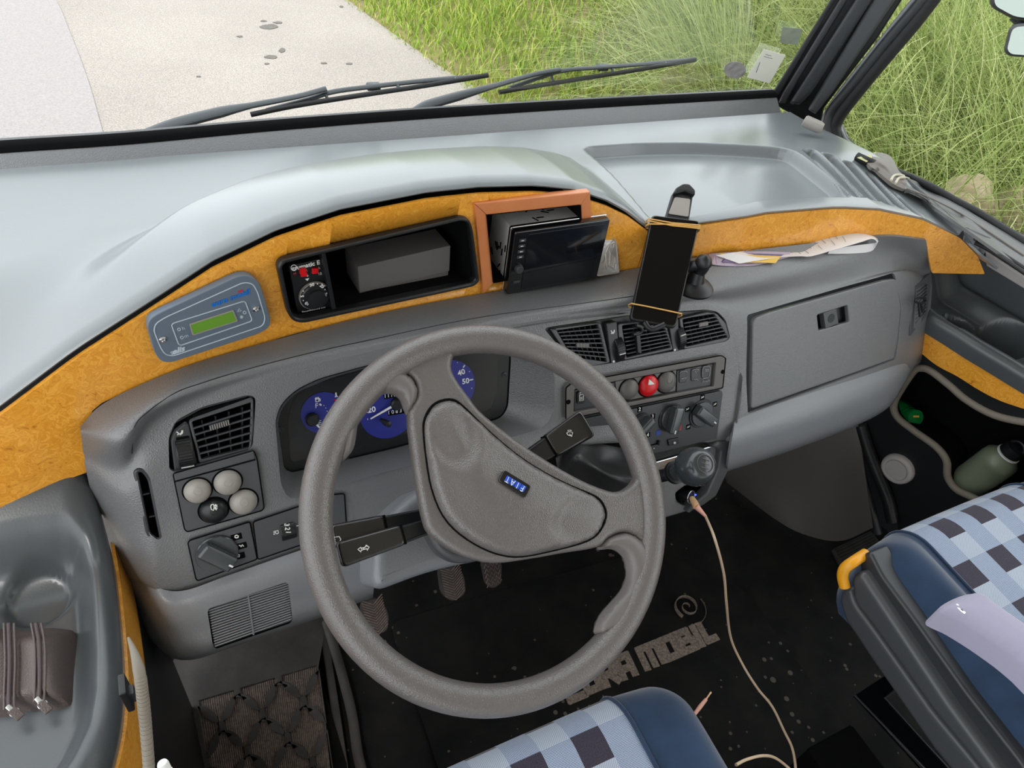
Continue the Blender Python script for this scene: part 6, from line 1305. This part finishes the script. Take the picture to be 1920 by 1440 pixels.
# seat base with raised box edge
BFm = Frame((.78, 0, .24), (1, 0, 0), (0, 0, 1))
bx = [onZ(*q, .24) for q in cF((968, 1030), (1150, 912), (1230, 975), (1140, 1045), (1530, 1480), (1380, 1480))]
sb = thing('seat_pedestal', 'black metal seat pedestal box left of the passenger seat', 'seat pedestal', (.85, -.05, 0))
pl = [((p - BFm.o) @ BFm.u, (p - BFm.o) @ BFm.v) for p in bx]
link('pedestal_top', m_plate(BFm, pl, c0=-.006, c1=0, bev=.001), M['blackgloss'], sb, 30)
link('pedestal_edge', m_tube([onZ(*cF(q)[0], .242) for q in ((968, 1030), (1170, 1240), (1370, 1450))], .0018, 6), M['dark'], sb, 40)
link('pedestal_edge', m_tube([onZ(*cF(q)[0], .242) for q in ((1225, 978), (1140, 1045), (1330, 1255), (1510, 1450))], .0022, 6), M['dark'], sb, 40)
link('pedestal_side', m_box((.80, -.02, .115), ((1, 0, 0), (0, 1, 0), (0, 0, 1)), (.10, .32, .22), .004, 1), M['void'], sb, 30)

# ------------------------------------------------------------------ console, gear lever, cable
cn = thing('centre_console', 'grey console pod under the climate panel with dark socket recess', 'console', FACE.hit(1280, 930, -.02))
pod = [(1150, 905), (1222, 872), (1334, 836), (1346, 827), (1372, 827), (1374, 842), (1366, 880), (1342, 930), (1317, 948), (1286, 961), (1242, 974), (1160, 992), (1120, 960)]
FP = Frame(FACE.w(0, 0, -.012), FACE.u, FACE.n)
sock = [(1268, 925), (1285, 912), (1318, 905), (1325, 925), (1310, 944), (1282, 948), (1270, 940)]
link('pod_body', m_plate(FP, rounded(FP.poly(pod, 0), .008), [rounded(FP.poly(sock, 0), .004)], -.05, 0, .005, 3), M['dash'], cn, 50)
recess('socket_recess', FP, sock, -.003, -.04, .8, M['void'], cn, .004)
link('raised_flange', m_plate(FP, rounded(FP.poly([(1334, 836), (1346, 827), (1372, 827), (1374, 842), (1366, 880), (1342, 930), (1317, 948), (1286, 961), (1300, 945), (1325, 925), (1345, 880), (1350, 845)], .01), .004), c0=-.01, c1=.012, bev=.004, bres=3), M['dash_smooth'], cn, 50)
link('chrome_strip', m_plate(FP, rounded(FP.poly([(1130, 893), (1332, 836), (1331, 850), (1130, 915)], .004), .002), c0=0, c1=.006, bev=.0015), M['chrome'], cn, 40)
rows_ = []
gp = [[(1040, 850), (1085, 828), (1140, 835), (1200, 850), (1235, 880)], [(1052, 905), (1082, 858), (1130, 868), (1190, 880), (1232, 896)], [(1070, 925), (1110, 896), (1150, 895), (1195, 900), (1230, 905)], [(1085, 945), (1130, 930), (1170, 925), (1205, 925), (1232, 925)], [(1120, 975), (1150, 965), (1185, 958), (1215, 950), (1240, 945)]]
gd_ = [[-.03, -.012, -.015, -.02, -.02], [-.01, .030, .006, .02, .03], [-.015, .010, .05, .045, .07], [-.02, .0, .03, .035, .04], [-.03, -.02, -.02, -.02, -.02]]
rows_ = [[FACE.hit(x, y, d) for (x, y), d in zip(a, b)] for a, b in zip(gp, gd_)]
gl_ = thing('gear_lever', 'dashboard gear lever with dark egg shaped knob and black leather gaiter', 'gear lever', FACE.hit(1150, 900, 0))
link('gaiter', m_shell(loft(rows_, 8, 8), .003), M['leather'], gl_, 60)
K0 = onT(1300, 876, .985); Kd = unit(onT(1321, 871, .955) - onT(1262, 888, 1.03)); base_ = K0 - Kd * .022
link('lever_rod', m_tube([FACE.hit(1185, 905, .03), base_ - Kd * .045, base_ - Kd * .02], .0095, 14), M['black'], gl_, 50)
link('lever_collar', m_lathe([(.012, -.036), (.0145, -.034), (.0145, -.024), (.0125, -.022), (.0125, 0)], base_, Kd, 36), M['knob'], gl_, 40)
link('collar_ring', m_lathe([(.0140, -.030), (.0168, -.029), (.0168, -.022), (.0140, -.021)], base_, Kd, 36), M['black'], gl_, 50)
kb_ = link('gear_knob', m_lathe([(0, -.004), (.0135, -.003), (.019, .003), (.0245, .012), (.0272, .022), (.0270, .032), (.0240, .042), (.0180, .049), (.014, .051), (0, .052)], base_, Kd, 48), M['knob'], gl_, 60)
KF_ = Frame(base_ + Kd * .0518, (0.3, 0, 1), Kd); link('shift_pattern', joinm(m_tube([KF_.w(.0125 * math.cos(t), .0125 * math.sin(t), .0002) for t in np.linspace(0, 6.28, 24)[:-1]], .0006, 5, True), *[m_tube([KF_.w(x, -.006, .0004), KF_.w(x, .006, .0004)], .0005, 5) for x in (-.006, 0, .006)], m_tube([KF_.w(-.006, 0, .0004), KF_.w(.006, 0, .0004)], .0005, 5)), M['greybtn'], kb_, 0)
chg = thing('usb_charger', 'usb charger with metal rim and blue light in the socket below the gear knob', 'charger', FP.hit(1298, 930, 0))
cc = FP.hit(1296, 932, .004); cax = unit(FP.n + V(.35, 0, .1))
link('charger_body', m_lathe([(.009, -.02), (.0105, -.002), (.0105, 0), (0, 0)], cc, cax, 30), M['black'], chg, 40)
link('charger_rim', m_tube([cc + unit(np.cross(cax, (0, 0, 1))) * .0112 * math.cos(t) + unit(np.cross(cax, np.cross(cax, (0, 0, 1)))) * .0112 * math.sin(t) for t in np.linspace(0, 6.28, 25)[:-1]], .0010, 8, True), M['chrome'], chg, 50)
bl = mat('blue_light', srgb(40, 50, 220), .3); bl.node_tree.nodes['Principled BSDF'].inputs['Emission Color'].default_value = (.05, .08, 1, 1); bl.node_tree.nodes['Principled BSDF'].inputs['Emission Strength'].default_value = 1.5
link('blue_lamp', m_box(FP.hit(1304, 928, .006), (FP.u, FP.v, FP.n), (.004, .002, .002), .0005, 1), bl, chg, 40)
M['cable'] = mat('cream_cable', srgb(214, 188, 160), .5); M['plug'] = mat('pale_orange_plug', srgb(226, 184, 140), .4)
cbl = thing('charging_cable', 'cream usb cable hanging from the charger and running down between the seats', 'cable', onZ(1372, 1200, 0))
pA, pB, pC = FP.hit(1297, 934, .008), FP.hit(1306, 950, .03), FP.hit(1323, 968, .045)
link('usb_plug', m_tube([pA, pA * .5 + pB * .5, pB], [.0045, .006, .006], 10), M['plug'], cbl, 50); link('strain_relief', m_tube([pB, pC], [.0052, .0024], 10), mat('pink_strain_relief', srgb(222, 164, 146), .5), cbl, 50)
cps = [pC] + [onT(x, y, t) for x, y, t in ((1340, 1010, 1.12), (1357, 1075, 1.17), (1362, 1130, 1.22), (1370, 1195, 1.28), (1392, 1245, 1.28), (1420, 1290, 1.25), (1448, 1325, 1.22), (1470, 1370, 1.18), (1486, 1405, 1.15), (1492, 1450, 1.12), (1488, 1500, 1.10))]
link('cable_run', m_tube(catmull(cps, 8), .0022, 10), M['cable'], cbl, 60)
cl2 = tag(link('audio_cable', m_tube(catmull([onT(x, y, t) for x, y, t in ((1380, 1434, .90), (1400, 1424, .93), (1430, 1417, .96), (1455, 1422, 1.0), (1485, 1445, 1.05))], 8), .0020, 8), M['cable'], None, 60), 'short loop of cream cable at the bottom edge beside the driver seat', 'cable')
jk = thing('audio_jack', 'thin cream audio plug with metal tip sticking up beside the driver seat', 'audio plug', onZ(1320, 1320, .42))
j0, j1, j2, j3 = onT(1298, 1345, .99), onT(1312, 1326, 1.0), onT(1324, 1311, 1.01), onT(1333, 1298, 1.02)
link('jack_sleeve', m_tube([j0, j1, j2], [.0022, .0030, .0024], 10), mat('salmon_sleeve', srgb(222, 166, 146), .5), jk, 50); link('jack_tip', m_tube([j2, j2 * .3 + j3 * .7, j3], [.0011, .0011, .0014], 8), M['plug'], jk, 50)

# ------------------------------------------------------------------ footwell: mat lettering, rubber mat, pedals, passenger toe board
FL = Frame((0, 0, .0015), (1, 0, 0), (0, 0, 1))
M['matlogo'] = mat('worn_beige_lettering', srgb(158, 143, 131), .95, var=(260, .12, srgb(118, 106, 98)))
fm = thing('floor_mat', 'black floor mat with worn beige brand lettering and spiral emblem', 'floor mat', (.65, .35, 0))
link('mat_pile', m_plate(FL, rounded([(.22, -.2), (1.0, -.2), (1.0, .5), (.86, .66), (.24, .70)], .03), c0=-.0015, c1=.0035, bev=.001), M['carpet'], fm, 0)
# block letters drawn as strokes on the mat: each glyph in a 0..1 box
GLY = {'E': [[(1, 0), (.12, 0), (.12, 1), (1, 1)], [(.12, .5), (.85, .5)]], 'U': [[(.12, 1), (.12, .05), (.9, .05), (.9, 1)]], 'R': [[(.12, 0), (.12, 1), (.85, 1), (.85, .45), (.2, .45)], [(.55, .45), (.9, 0)]], 'A': [[(.12, 0), (.12, 1), (.88, 1), (.88, 0)], [(.12, .38), (.88, .38)]],
       'M': [[(.06, 0), (.06, 1), (.94, 1), (.94, 0)], [(.5, 0), (.5, 1)]], 'O': [[(.12, 0), (.12, 1), (.88, 1), (.88, 0), (.12, 0)]], 'B': [[(.12, 0), (.12, 1), (.82, 1), (.82, .52), (.12, .52)], [(.82, .52), (.92, .45), (.92, 0), (.12, 0)]], 'I': [[(.5, 0), (.5, 1)]], 'L': [[(.25, 1), (.25, .05), (.95, .05)]]}
MF = Frame((0, 0, .005), (1, 0, 0), (0, 0, 1))
l0 = onZ(*cT((965, 920))[0], .005); l1 = onZ(*cT((1705, 605))[0], .005); u_ = unit(l1 - l0); v_ = unit(onZ(*cT((860, 700))[0], .005) - l0); hgt = np.linalg.norm(onZ(*cT((868, 715))[0], .005) - onZ(*cT((945, 905))[0], .005))
tot = np.linalg.norm(l1 - l0); LW = {'M': 1.32, 'I': .42, ' ': .35, 'L': .85}
def word(s, start, sc):
    x = start
    for ch in s:
        w = LW.get(ch, 1.0) * sc
        if ch != ' ':
            st = []
            for g in GLY[ch]:
                pts = [l0 + u_ * (x + p[0] * w * .86) + v_ * p[1] * hgt for p in g]; q = .0105 * sc / .055
                for a, b in zip(pts[:-1], pts[1:]):
                    a = a + V(0, 0, .00013 * len(st)); b = b + V(0, 0, .00013 * len(st))
                    d = unit(b - a); st.append(m_box((a + b) / 2, (d, np.cross((0, 0, 1), d), (0, 0, 1)), (np.linalg.norm(b - a) + q * 1.7, q * 2, .0022), .0006, 1))
            link('letter', joinm(*st), M['matlogo'], fm, 30)
        x += w
wsum = 1.32 + 1 + 1 + .42 + .85; sc_ = tot / wsum * 1.04
word('MOBIL', 0, sc_); word('EURA ', -sc_ * 4.42, sc_)
ec = onZ(*cT((1405, 275))[0], .006); er = np.linalg.norm(onZ(*cT((1545, 275))[0], .006) - ec)
sp_ = [ec + V(math.cos(t), math.sin(t), 0) * er * (.16 + .84 * (t + 6.5) / 10.2) for t in np.linspace(-6.5, 3.7, 60)]
link('spiral_emblem', m_tube([p for p in sp_], [er * (.16 + .20 * i / 60) for i in range(60)], 8, flat=(.12, 1)), M['matlogo'], fm, 50)
tl_ = [ec + V(math.cos(t), math.sin(t), 0) * er * 1.35 for t in np.linspace(-2.0, .15, 14)]; link('emblem_tail', m_tube(tl_, [er * (.12 + .02 * math.sin(i / 13 * 3.14)) for i in range(14)], 8, flat=(.12, 1)), M['matlogo'], fm, 50)
def poly_area(P): return .5 * sum(P[i - 1][0] * P[i][1] - P[i][0] * P[i - 1][1] for i in range(len(P)))
# rubber foot mat with diamond windows
rbm = thing('rubber_foot_mat', 'dusty rubber foot mat with oval windows in the driver footwell', 'foot mat', onZ(490, 1350, 0))
M['dusty'] = mat('dusty_black_rubber', srgb(56, 53, 52), .8, bump=('noise', 120, .5), var=(14, .2, srgb(84, 79, 76)))
M['ribbed'] = mat('brown_ribbed_carpet', srgb(118, 104, 97), .9, bump=('noise', 500, .8), var=(200, .1, srgb(142, 127, 118)))
mo = [onZ(*q, .012)[:2] for q in ((318, 1235), (610, 1150), (655, 1450), (640, 1600), (300, 1600), (345, 1400))]
win_o = [onZ(*q, .012)[:2] for q in ((366, 1312), (598, 1242), (612, 1375), (620, 1460), (400, 1530))]
holes_ = []
Q4 = [np.array(q) for q in ((366, 1312), (598, 1242), (630, 1470), (405, 1540))]
for r_ in range(0, 5):
    for c_ in range(-1, 5):
        uc, vc_ = (c_ + .5 * (r_ % 2)) / 3 + .17, r_ * .25 + .02; pl_ = []
        for t in np.linspace(0, 6.283, 26)[:-1]:
            u, v = min(.985, max(.015, uc + .140 * math.cos(t))), min(.99, max(.015, vc_ + .205 * math.sin(t))); q = (Q4[0] * (1 - u) + Q4[1] * u) * (1 - v) + (Q4[3] * (1 - u) + Q4[2] * u) * v
            h_ = onZ(q[0], q[1], .012)[:2]
            if not pl_ or np.linalg.norm(h_ - np.array(pl_[-1])) > .0012: pl_.append(tuple(h_))
        if len(pl_) > 7 and -.05 < uc < 1.05 and abs(poly_area(pl_)) > 3e-4: holes_.append(pl_)
FR = Frame((0, 0, 0), (1, 0, 0), (0, 0, 1)); tob = lambda P: [((V(p[0], p[1], 0)) @ FR.u, (V(p[0], p[1], 0)) @ FR.v) for p in P]
link('mat_sheet', m_plate(FR, rounded(tob(mo), .02), [tob(h) for h in holes_], .004, .012, .002), M['dusty'], rbm, 40)
me = m_plate(FR, tob(win_o), c0=.004, c1=.007, bev=0); link('carpet_insert', me, M['ribbed'], rbm, 0)
rb_ = []
for k in range(60):
    t = k / 59; a = V(*win_o[0], 0) * (1 - t) + V(*win_o[1], 0) * t; b = V(*win_o[4], 0) * (1 - t) + V(*win_o[3], 0) * t; rb_.append(m_tube([a + V(0, 0, .0075), b + V(0, 0, .0075)], .0010, 5))
link('carpet_rib', joinm(*rb_), M['ribbed'], rbm, 30); bpy.data.objects['carpet_rib']['kind'] = 'stuff'
link('mat_edge', m_tube(catmull([onZ(*q, .014) for q in ((612, 1165), (640, 1260), (660, 1340), (672, 1420), (690, 1480))], 6), .009, 10), M['dusty'], rbm, 50)
# pedals
def pedal(name, label, c4_, Yd, ribs, seed):
    n_ = unit((0, -.80, .60)); c_ = onY(*np.mean(c4_, 0), Yd); F = Frame(c_, (1, 0, 0), n_); po_ = rounded(F.poly(c4_, 0), .012)
    t = thing(name, label, 'pedal', c_); pm = link('pedal_pad', m_plate(F, po_, c0=-.014, c1=0, bev=.003, bres=3), M['dusty'], t, 50)
    A = np.array(po_); c0 = A.mean(0); lo, hi = A.min(0), A.max(0); w = (hi[0] - lo[0]) * .40
    for k in range(ribs):
        y = lo[1] + (hi[1] - lo[1]) * (k + 1) / (ribs + 1)
        if name == 'accelerator_pedal': P_ = [F.w(c0[0] + w * s, y + (.004 if i % 2 else -.004), .0008) for i, s in enumerate(np.linspace(-1, 1, 8))]
        else: P_ = [F.w(c0[0] - w, y + .010, .0008), F.w(c0[0], y - .004, .0008), F.w(c0[0] + w, y + .010, .0008)]
        link('tread_rib', m_tube(P_, .0011, 5), M['ribbed'], pm, 30)
    link('pedal_arm', m_tube([F.w(c0[0], c0[1], -.012), F.w(c0[0], c0[1], -.012) + V(0, .10, .10), F.w(c0[0], c0[1], -.012) + V(0, .2, .35)], .007, 8), M['black'], t, 40)
pedal('clutch_pedal', 'left pedal with herringbone rubber pad, half hidden behind the wheel rim', [(676, 1132), (712, 1120), (730, 1150), (728, 1185), (700, 1192), (682, 1180)], .62, 12, 1)
pedal('brake_pedal', 'middle pedal with dusty herringbone rubber pad', [(822, 1068), (855, 1060), (872, 1080), (874, 1115), (848, 1130), (828, 1115)], .64, 12, 2)
pedal('accelerator_pedal', 'right narrow pedal with zigzag tread, highest of the three pedals', [(903, 1052), (942, 1052), (940, 1095), (925, 1105), (912, 1098)], .66, 5, 3)
# passenger toe board
tb_ = thing('toe_board', 'curved dark plastic moulding in the passenger footwell below the glovebox', 'footwell moulding', (1.0, .8, 0))
top = [onX(x, y, X) for x, y, X in ((1350, 882, 1.12), (1430, 850, 1.17), (1500, 822, 1.21), (1570, 798, 1.26), (1608, 785, 1.29))]
mid_ = [onX(x, y, X) for x, y, X in ((1358, 893, 1.14), (1440, 912, 1.19), (1510, 915, 1.24), (1570, 910, 1.28), (1624, 905, 1.30))]
bot_ = [onZ(x, y, .012) for x, y in ((1363, 905), (1460, 978), (1520, 1006))] + [onX(1578, 1014, 1.29), onX(1636, 990, 1.31)]
link('toe_panel', m_shell(loft([top, mid_, bot_], 8, 8), .004), mat('brown_black_plastic', srgb(84, 79, 76), .5, bump=('noise', 60, .2)), tb_, 60)
for pts_, r_ in ((((958, 478), (985, 620), (1010, 760), (1050, 900), (1100, 1080)), .010), (((1000, 470), (1040, 600), (1090, 730), (1150, 880), (1180, 1010)), .014), (((925, 480), (945, 640), (985, 800), (1040, 1020)), .006)):
    link('vertical_moulding', m_tube(catmull([SP.hit(*cE(q)[0], .012) for q in pts_], 6), r_, 10), M['dark'] if r_ < .012 else M['black'], tb_, 50)
me = m_plate(FR, tob([onZ(*q, .02)[:2] for q in cE((850, 1165), (1060, 1065), (1130, 1150), (1120, 1260), (930, 1320))]), c0=.006, c1=.02, bev=.002); link('ribbed_step', me, M['dusty'], tb_, 40)
for k in range(9):
    t = (k + .5) / 9; a, b = cE((850 + 90 * t, 1165 + 140 * t), (1060 + 70 * t, 1065 + 130 * t)); link('step_rib', m_tube([onZ(*a, .0205), onZ(*b, .0205)], .0016, 5), M['rubber'], tb_, 30)
# ------------------------------------------------------------------ wipers outside the glass
def wiper(label, arm, armw, blade, bridge):
    t = thing('windscreen_wiper', label, 'wiper', on_ws(*arm[0], -.05), 'windscreen wipers')
    P_ = catmull([on_ws(x, y, -.045) for x, y in arm], 5); L = len(P_); link('wiper_arm', m_tube(P_, [float(np.interp(i / (L - 1), np.linspace(0, 1, len(armw)), armw)) for i in range(L)], 10, flat=(1, .6)), M['rubber2'], t, 50)
    Q = [on_ws(x, y, -.030) for x, y in blade]; link('blade_spine', m_tube(catmull([q + V(0, -.004, .012) for q in Q[1:]] , 5) if 0 else catmull([on_ws(x, y, -.045) for x, y in bridge], 5), .0054, 8, flat=(1, .7)), M['rubber2'], t, 50)
    link('wiper_blade', m_tube(catmull(Q, 5), .0044, 8), M['rubber'], t, 50)
    for f in (.12, .36, .64, .88):
        a = catmull(Q, 10); k = int(f * (len(a) - 1)); b = catmull([on_ws(x, y, -.045) for x, y in bridge], 10); kb = int(np.argmin([np.linalg.norm(a[k] - q) for q in b])); link('blade_claw', m_tube([a[k], b[kb]], .0028, 6), M['rubber2'], t, 40)
    j = on_ws(*bridge[len(bridge) // 2], -.052); link('arm_joint', m_box(j, ((1, 0, 0), (0, 0, 1), (0, 1, 0)), (.024, .012, .012), .002, 1), M['rubber2'], t, 40)
M['rubber2'] = mat('grey_black_painted_metal', srgb(62, 66, 70), .45)
wiper('left windscreen wiper lying low across the view of the road', [(262, 256), (330, 232), (415, 210), (470, 198), (557, 181), (612, 166)], [.012, .014, .013, .0075, .0065, .0065], [(470, 215), (560, 197), (700, 175), (800, 160), (915, 141)], [(500, 207), (580, 186), (625, 172), (700, 162), (810, 150), (912, 142)])
wiper('right windscreen wiper reaching across the view of the grass verge', [(768, 216), (800, 198), (860, 180), (930, 160), (1000, 140), (1050, 130)], [.012, .014, .013, .0075, .0065, .0065], [(936, 173), (1000, 162), (1100, 146), (1200, 130), (1304, 112)], [(955, 165), (1010, 146), (1058, 132), (1130, 126), (1220, 119), (1302, 111)])
# stickers on the glass
def sticker(pts, label, m_, cat='sticker', d=.004):
    P_ = [on_ws(x, y, d) for x, y in pts]; F = Frame(np.mean(P_, 0), (1, 0, 0), np.cross(P_[1] - P_[0], P_[2] - P_[0])); F = F if F.n @ (CAM - F.o) > 0 else Frame(F.o, (1, 0, 0), -F.n)
    po_ = [((p - F.o) @ F.u, (p - F.o) @ F.v) for p in P_]; o = link('windscreen_sticker', m_plate(F, rounded(po_, .003), c0=0, c1=.0006, bev=0), m_, None, 0); tag(o, label, cat); return o, F
o, F = sticker([(1432, 92), (1473, 103), (1443, 156), (1400, 145)], 'large cream white square sticker in the right corner of the windscreen', mat('cream_sticker', srgb(244, 243, 230), .6))
link('printed_line', joinm(*[stroke_px(F, q, .0012, .0007) for q in (((1436, 102), (1446, 105)), ((1433, 106), (1448, 110)), ((1425, 117), (1418, 136)))]), M['ink'], o, 0)
sticker([(1467, 50), (1504, 54), (1496, 84), (1462, 80)], 'small faded grey square sticker above the cream one on the windscreen', mat('faded_grey_sticker', srgb(132, 138, 130), .5, var=(50, .3, srgb(160, 168, 150))))
sticker([(1378 + 21 * math.cos(t), 131 + 16 * math.sin(t)) for t in np.linspace(0, 6.28, 14)[:-1]], 'round peeling silvery sticker on the windscreen left of the cream one', mat('peeling_silver_sticker', srgb(190, 186, 182), .3, var=(60, .3, srgb(120, 114, 118))))
# mirrors outside the side window
def mirror(pts, t_, label, d=.05):
    P_ = [onT(x, y, t_) for x, y in pts]; n_ = unit(CAM - np.mean(P_, 0)); F = Frame(np.mean(P_, 0), (.5, -.8, 0), n_); po_ = rounded([((p - F.o) @ F.u, (p - F.o) @ F.v) for p in P_], .02)
    t = thing('door_mirror', label, 'mirror', np.mean(P_, 0), 'outside door mirrors'); link('mirror_housing', m_plate(F, po_, c0=-d, c1=0, bev=.012, bres=3), M['dark'], t, 50)
    c = np.mean(po_, 0); link('mirror_glass', m_plate(F, [c + (np.array(p) - c) * .84 for p in po_], c0=0, c1=.002, bev=0), mat('mirror_glass', (.32, .35, .32), .08, metal=1), t, 0)
    return t, F
mt_, F = mirror([(1852, 12), (1858, -40), (1990, -60), (1990, 45), (1900, 38)], 1.95, 'upper larger outside mirror at the top right corner of the side window')
link('mirror_stalk', m_tube([onT(1900, 30, 2.0), onT(1930, 60, 2.0), onT(1960, 120, 2.0)], .012, 10), M['dark'], mt_, 50)
mirror([(1880, 96), (1893, 45), (1990, 40), (1990, 112), (1890, 106)], 1.95, 'lower small outside mirror under the larger one in the side window')
# grey cloth bundle, padded sill cover, metal sill and cables beside the side window
M['cloth'] = mat('grey_cloth', srgb(118, 112, 106), .9, bump=('noise', 120, .4), sheen=.2); M['sillcover'] = mat('grey_leatherette', srgb(98, 98, 98), .5, bump=('noise', 200, .3))
scov = surface_of('cover_panel')
def W_(q, d=0.0):
    x, y = cL(q)[0]; p = WALL.hit(x, y, d); c = scov(x, y); r = ray(x, y); tp = (p - CAM) @ r / (r @ r); tc = (c - CAM) @ r / (r @ r)
    return CAM + r * min(tp, tc - .012 - d * .35)
cbn = thing('cloth_bundle', 'folded grey cloth bundle tied with cords at the front end of the side window sill', 'cloth', W_((700, 300), .02))
rw_ = [[W_(q, d) for q, d in r] for r in ([((490, 250), .005), ((640, 205), .012), ((765, 240), .012), ((850, 385), .012), ((930, 425), .01)], [((540, 262), .03), ((650, 260), .05), ((740, 310), .05), ((800, 400), .05), ((900, 450), .04)], [((590, 320), .05), ((680, 330), .065), ((740, 375), .07), ((780, 425), .065), ((880, 490), .05)], [((640, 355), .05), ((690, 395), .055), ((745, 440), .06), ((800, 480), .055), ((890, 520), .04)])]
link('cloth_folds', m_shell(loft(rw_, 6, 6), .006), M['cloth'], cbn, 50)
for q0 in (0, 40): link('cord', m_tube(catmull([W_((q[0] + q0, q[1] + q0 * .55), d) for q, d in (((765, 445), .068), (((790, 405)), .066), ((830, 395), .058), ((875, 405), .045))], 5), .0024, 8), M['whitecord'] if 'whitecord' in M else mat('cream_cord', srgb(196, 190, 170), .7), cbn, 50)
link('pale_flap', m_shell([[W_(q, .055) for q in ((482, 252), (560, 232), (640, 203))], [W_(q, .06) for q in ((520, 268), (560, 290), (600, 262))]], .001), mat('pale_yellow_cloth', srgb(190, 188, 140), .8), cbn, 40)
scv = thing('sill_cover', 'grey padded leatherette cover along the side window sill', 'sill cover', W_((1300, 760), .02))
rw_ = [[W_(q, d) for q, d in r] for r in ([((860, 400), .004), ((1000, 460), .006), ((1250, 590), .008), ((1500, 745), .008), ((1890, 975), .008), ((2300, 1230), .008)], [((870, 455), .03), ((1010, 510), .04), ((1240, 640), .042), ((1480, 800), .042), ((1890, 1060), .042), ((2300, 1320), .04)], [((880, 505), .045), ((1040, 570), .055), ((1260, 700), .055), ((1480, 850), .055), ((1890, 1130), .055), ((2300, 1400), .05)], [((900, 540), .03), ((1060, 620), .035), ((1250, 745), .035), ((1470, 900), .035), ((1890, 1190), .035), ((2300, 1460), .035)])]
link('cover_skin', m_shell(loft(rw_, 6, 6), .005), M['sillcover'], scv, 60)
link('cover_seam', m_tube(catmull([W_(q, .058) for q in ((900, 510), (1100, 590), (1350, 720), (1600, 880), (1890, 1075))], 5), .0015, 6), M['cloth'], scv, 40)
link('window_rubber', m_tube(catmull([W_(q, .012) for q in ((480, 240), (640, 310), (880, 395), (1100, 495), (1300, 610), (1500, 715), (1700, 840), (1890, 960), (2200, 1140))], 5), .008, 8), M['rubber'], scv, 50)
al = link('window_sill', m_plate(WALL, WALL.poly(cL((1560, 1045), (1890, 1255), (2300, 1500), (2300, 1640), (1890, 1360), (1570, 1165)), .02), c0=-.01, c1=.02, bev=.003), M['palegrey'], None, 40); tag(al, 'pale grey metal sill strip above the right side shelf', 'sill')
for i, (lb, off) in enumerate((('upper black cable of the bundle running under the sill cover', 0), ('lower black cable of the bundle, just above the pale sill strip', 34))):
    tag(link('cable', m_tube(catmull([W_((q[0], q[1] + off), .045) for q in ((1480, 935), (1580, 985), (1700, 1060), (1890, 1185), (2200, 1400))], 5), .004, 8), M['rubber'], None, 50), lb, 'cable')
tag(link('sill_board', m_plate(WALL, WALL.poly(cL((900, 520), (1480, 880), (1890, 1150), (2300, 1430), (2300, 1560), (1890, 1290), (1560, 1080), (1500, 960), (1200, 740)), .005), c0=-.012, c1=.006, bev=0), M['black'], None, 0), 'black backing board under the sill cover on the right', 'board')
# vent with clip on the right end of the dashboard
RV = Frame(FACE.hit(1725, 590, -.012), unit(onY(1745, 560, .64) - onY(1707, 600, .58)) , unit((-.55, -.80, .25)))
_g = [sdash(1708, 560, .002), sdash(1734, 552, .002), sdash(1708, 625, .002)]; RV = Frame(_g[0], _g[1] - _g[0], np.cross(_g[2] - _g[0], _g[1] - _g[0])); RV = RV if RV.n @ (CAM - RV.o) > 0 else Frame(RV.o, RV.u, -RV.n)
vr_ = thing('air_vent', 'small passenger side air vent at the right end of the dashboard with a clip', 'air vent', RV.o, 'dashboard air vents')
ro = cM((392, 190), (545, 62), (552, 120), (505, 470), (345, 672), (350, 560)); ri = cM((400, 225), (505, 160), (490, 440), (375, 610))
link('vent_frame', m_plate(RV, rounded(RV.poly(ro, 0), .003), [RV.poly(ri, 0)], -.006, 0, .001), M['dash_smooth'], vr_, 40)
recess('duct', RV, ri, -.002, -.02, .95, M['void'], vr_, .001)
for k in range(9):
    t = (k + .5) / 9; a = np.array(cM((400, 225))[0]) * (1 - t) + np.array(cM((378, 560))[0]) * t; b = np.array(cM((500, 160))[0]) * (1 - t) + np.array(cM((490, 430))[0]) * t; A, B_ = RV.hit(*a, -.002), RV.hit(*b, -.002)
    link('louvre', m_box((A + B_) / 2, (unit(B_ - A), unit(RV.n), np.cross(unit(B_ - A), RV.n)), (np.linalg.norm(B_ - A), .006, .0018), .0005, 1), M['dark'], vr_, 30)
vc2 = thing('vent_clip', 'black air freshener clip hooked on the passenger side vent', 'clip', RV.hit(*cM((440, 340))[0], .01))
link('clip_ring', m_tube(catmull([RV.hit(*cM(q)[0], .012) for q in ((395, 320), (430, 300), (480, 310), (485, 340), (440, 352), (400, 340))], 4, True), .0022, 8, True), M['black'], vc2, 50)
link('clip_leg', m_tube([RV.hit(*cM(q)[0], .010) for q in ((425, 350), (430, 410), (436, 480))], .0022, 8), M['black'], vc2, 50); link('clip_leg', m_tube([RV.hit(*cM(q)[0], .010) for q in ((445, 350), (455, 400), (462, 440))], .0018, 8), M['black'], vc2, 50)

# ------------------------------------------------------------------ rest of the cab around the viewer: roof, rear and driver's wall
M['cream'] = mat('cream_wall_lining', srgb(205, 200, 190), .7)
def slab(name, c, dims): tag(link(name, m_box(c, ((1, 0, 0), (0, 1, 0), (0, 0, 1)), dims), M['cream'], None, 0), None, kind='structure')
slab('ceiling', (.5, -.65, 1.97), (2.6, 2.75, .04))
slab('wall_rear', (.5, -2.0, .95), (2.6, .04, 2.0))
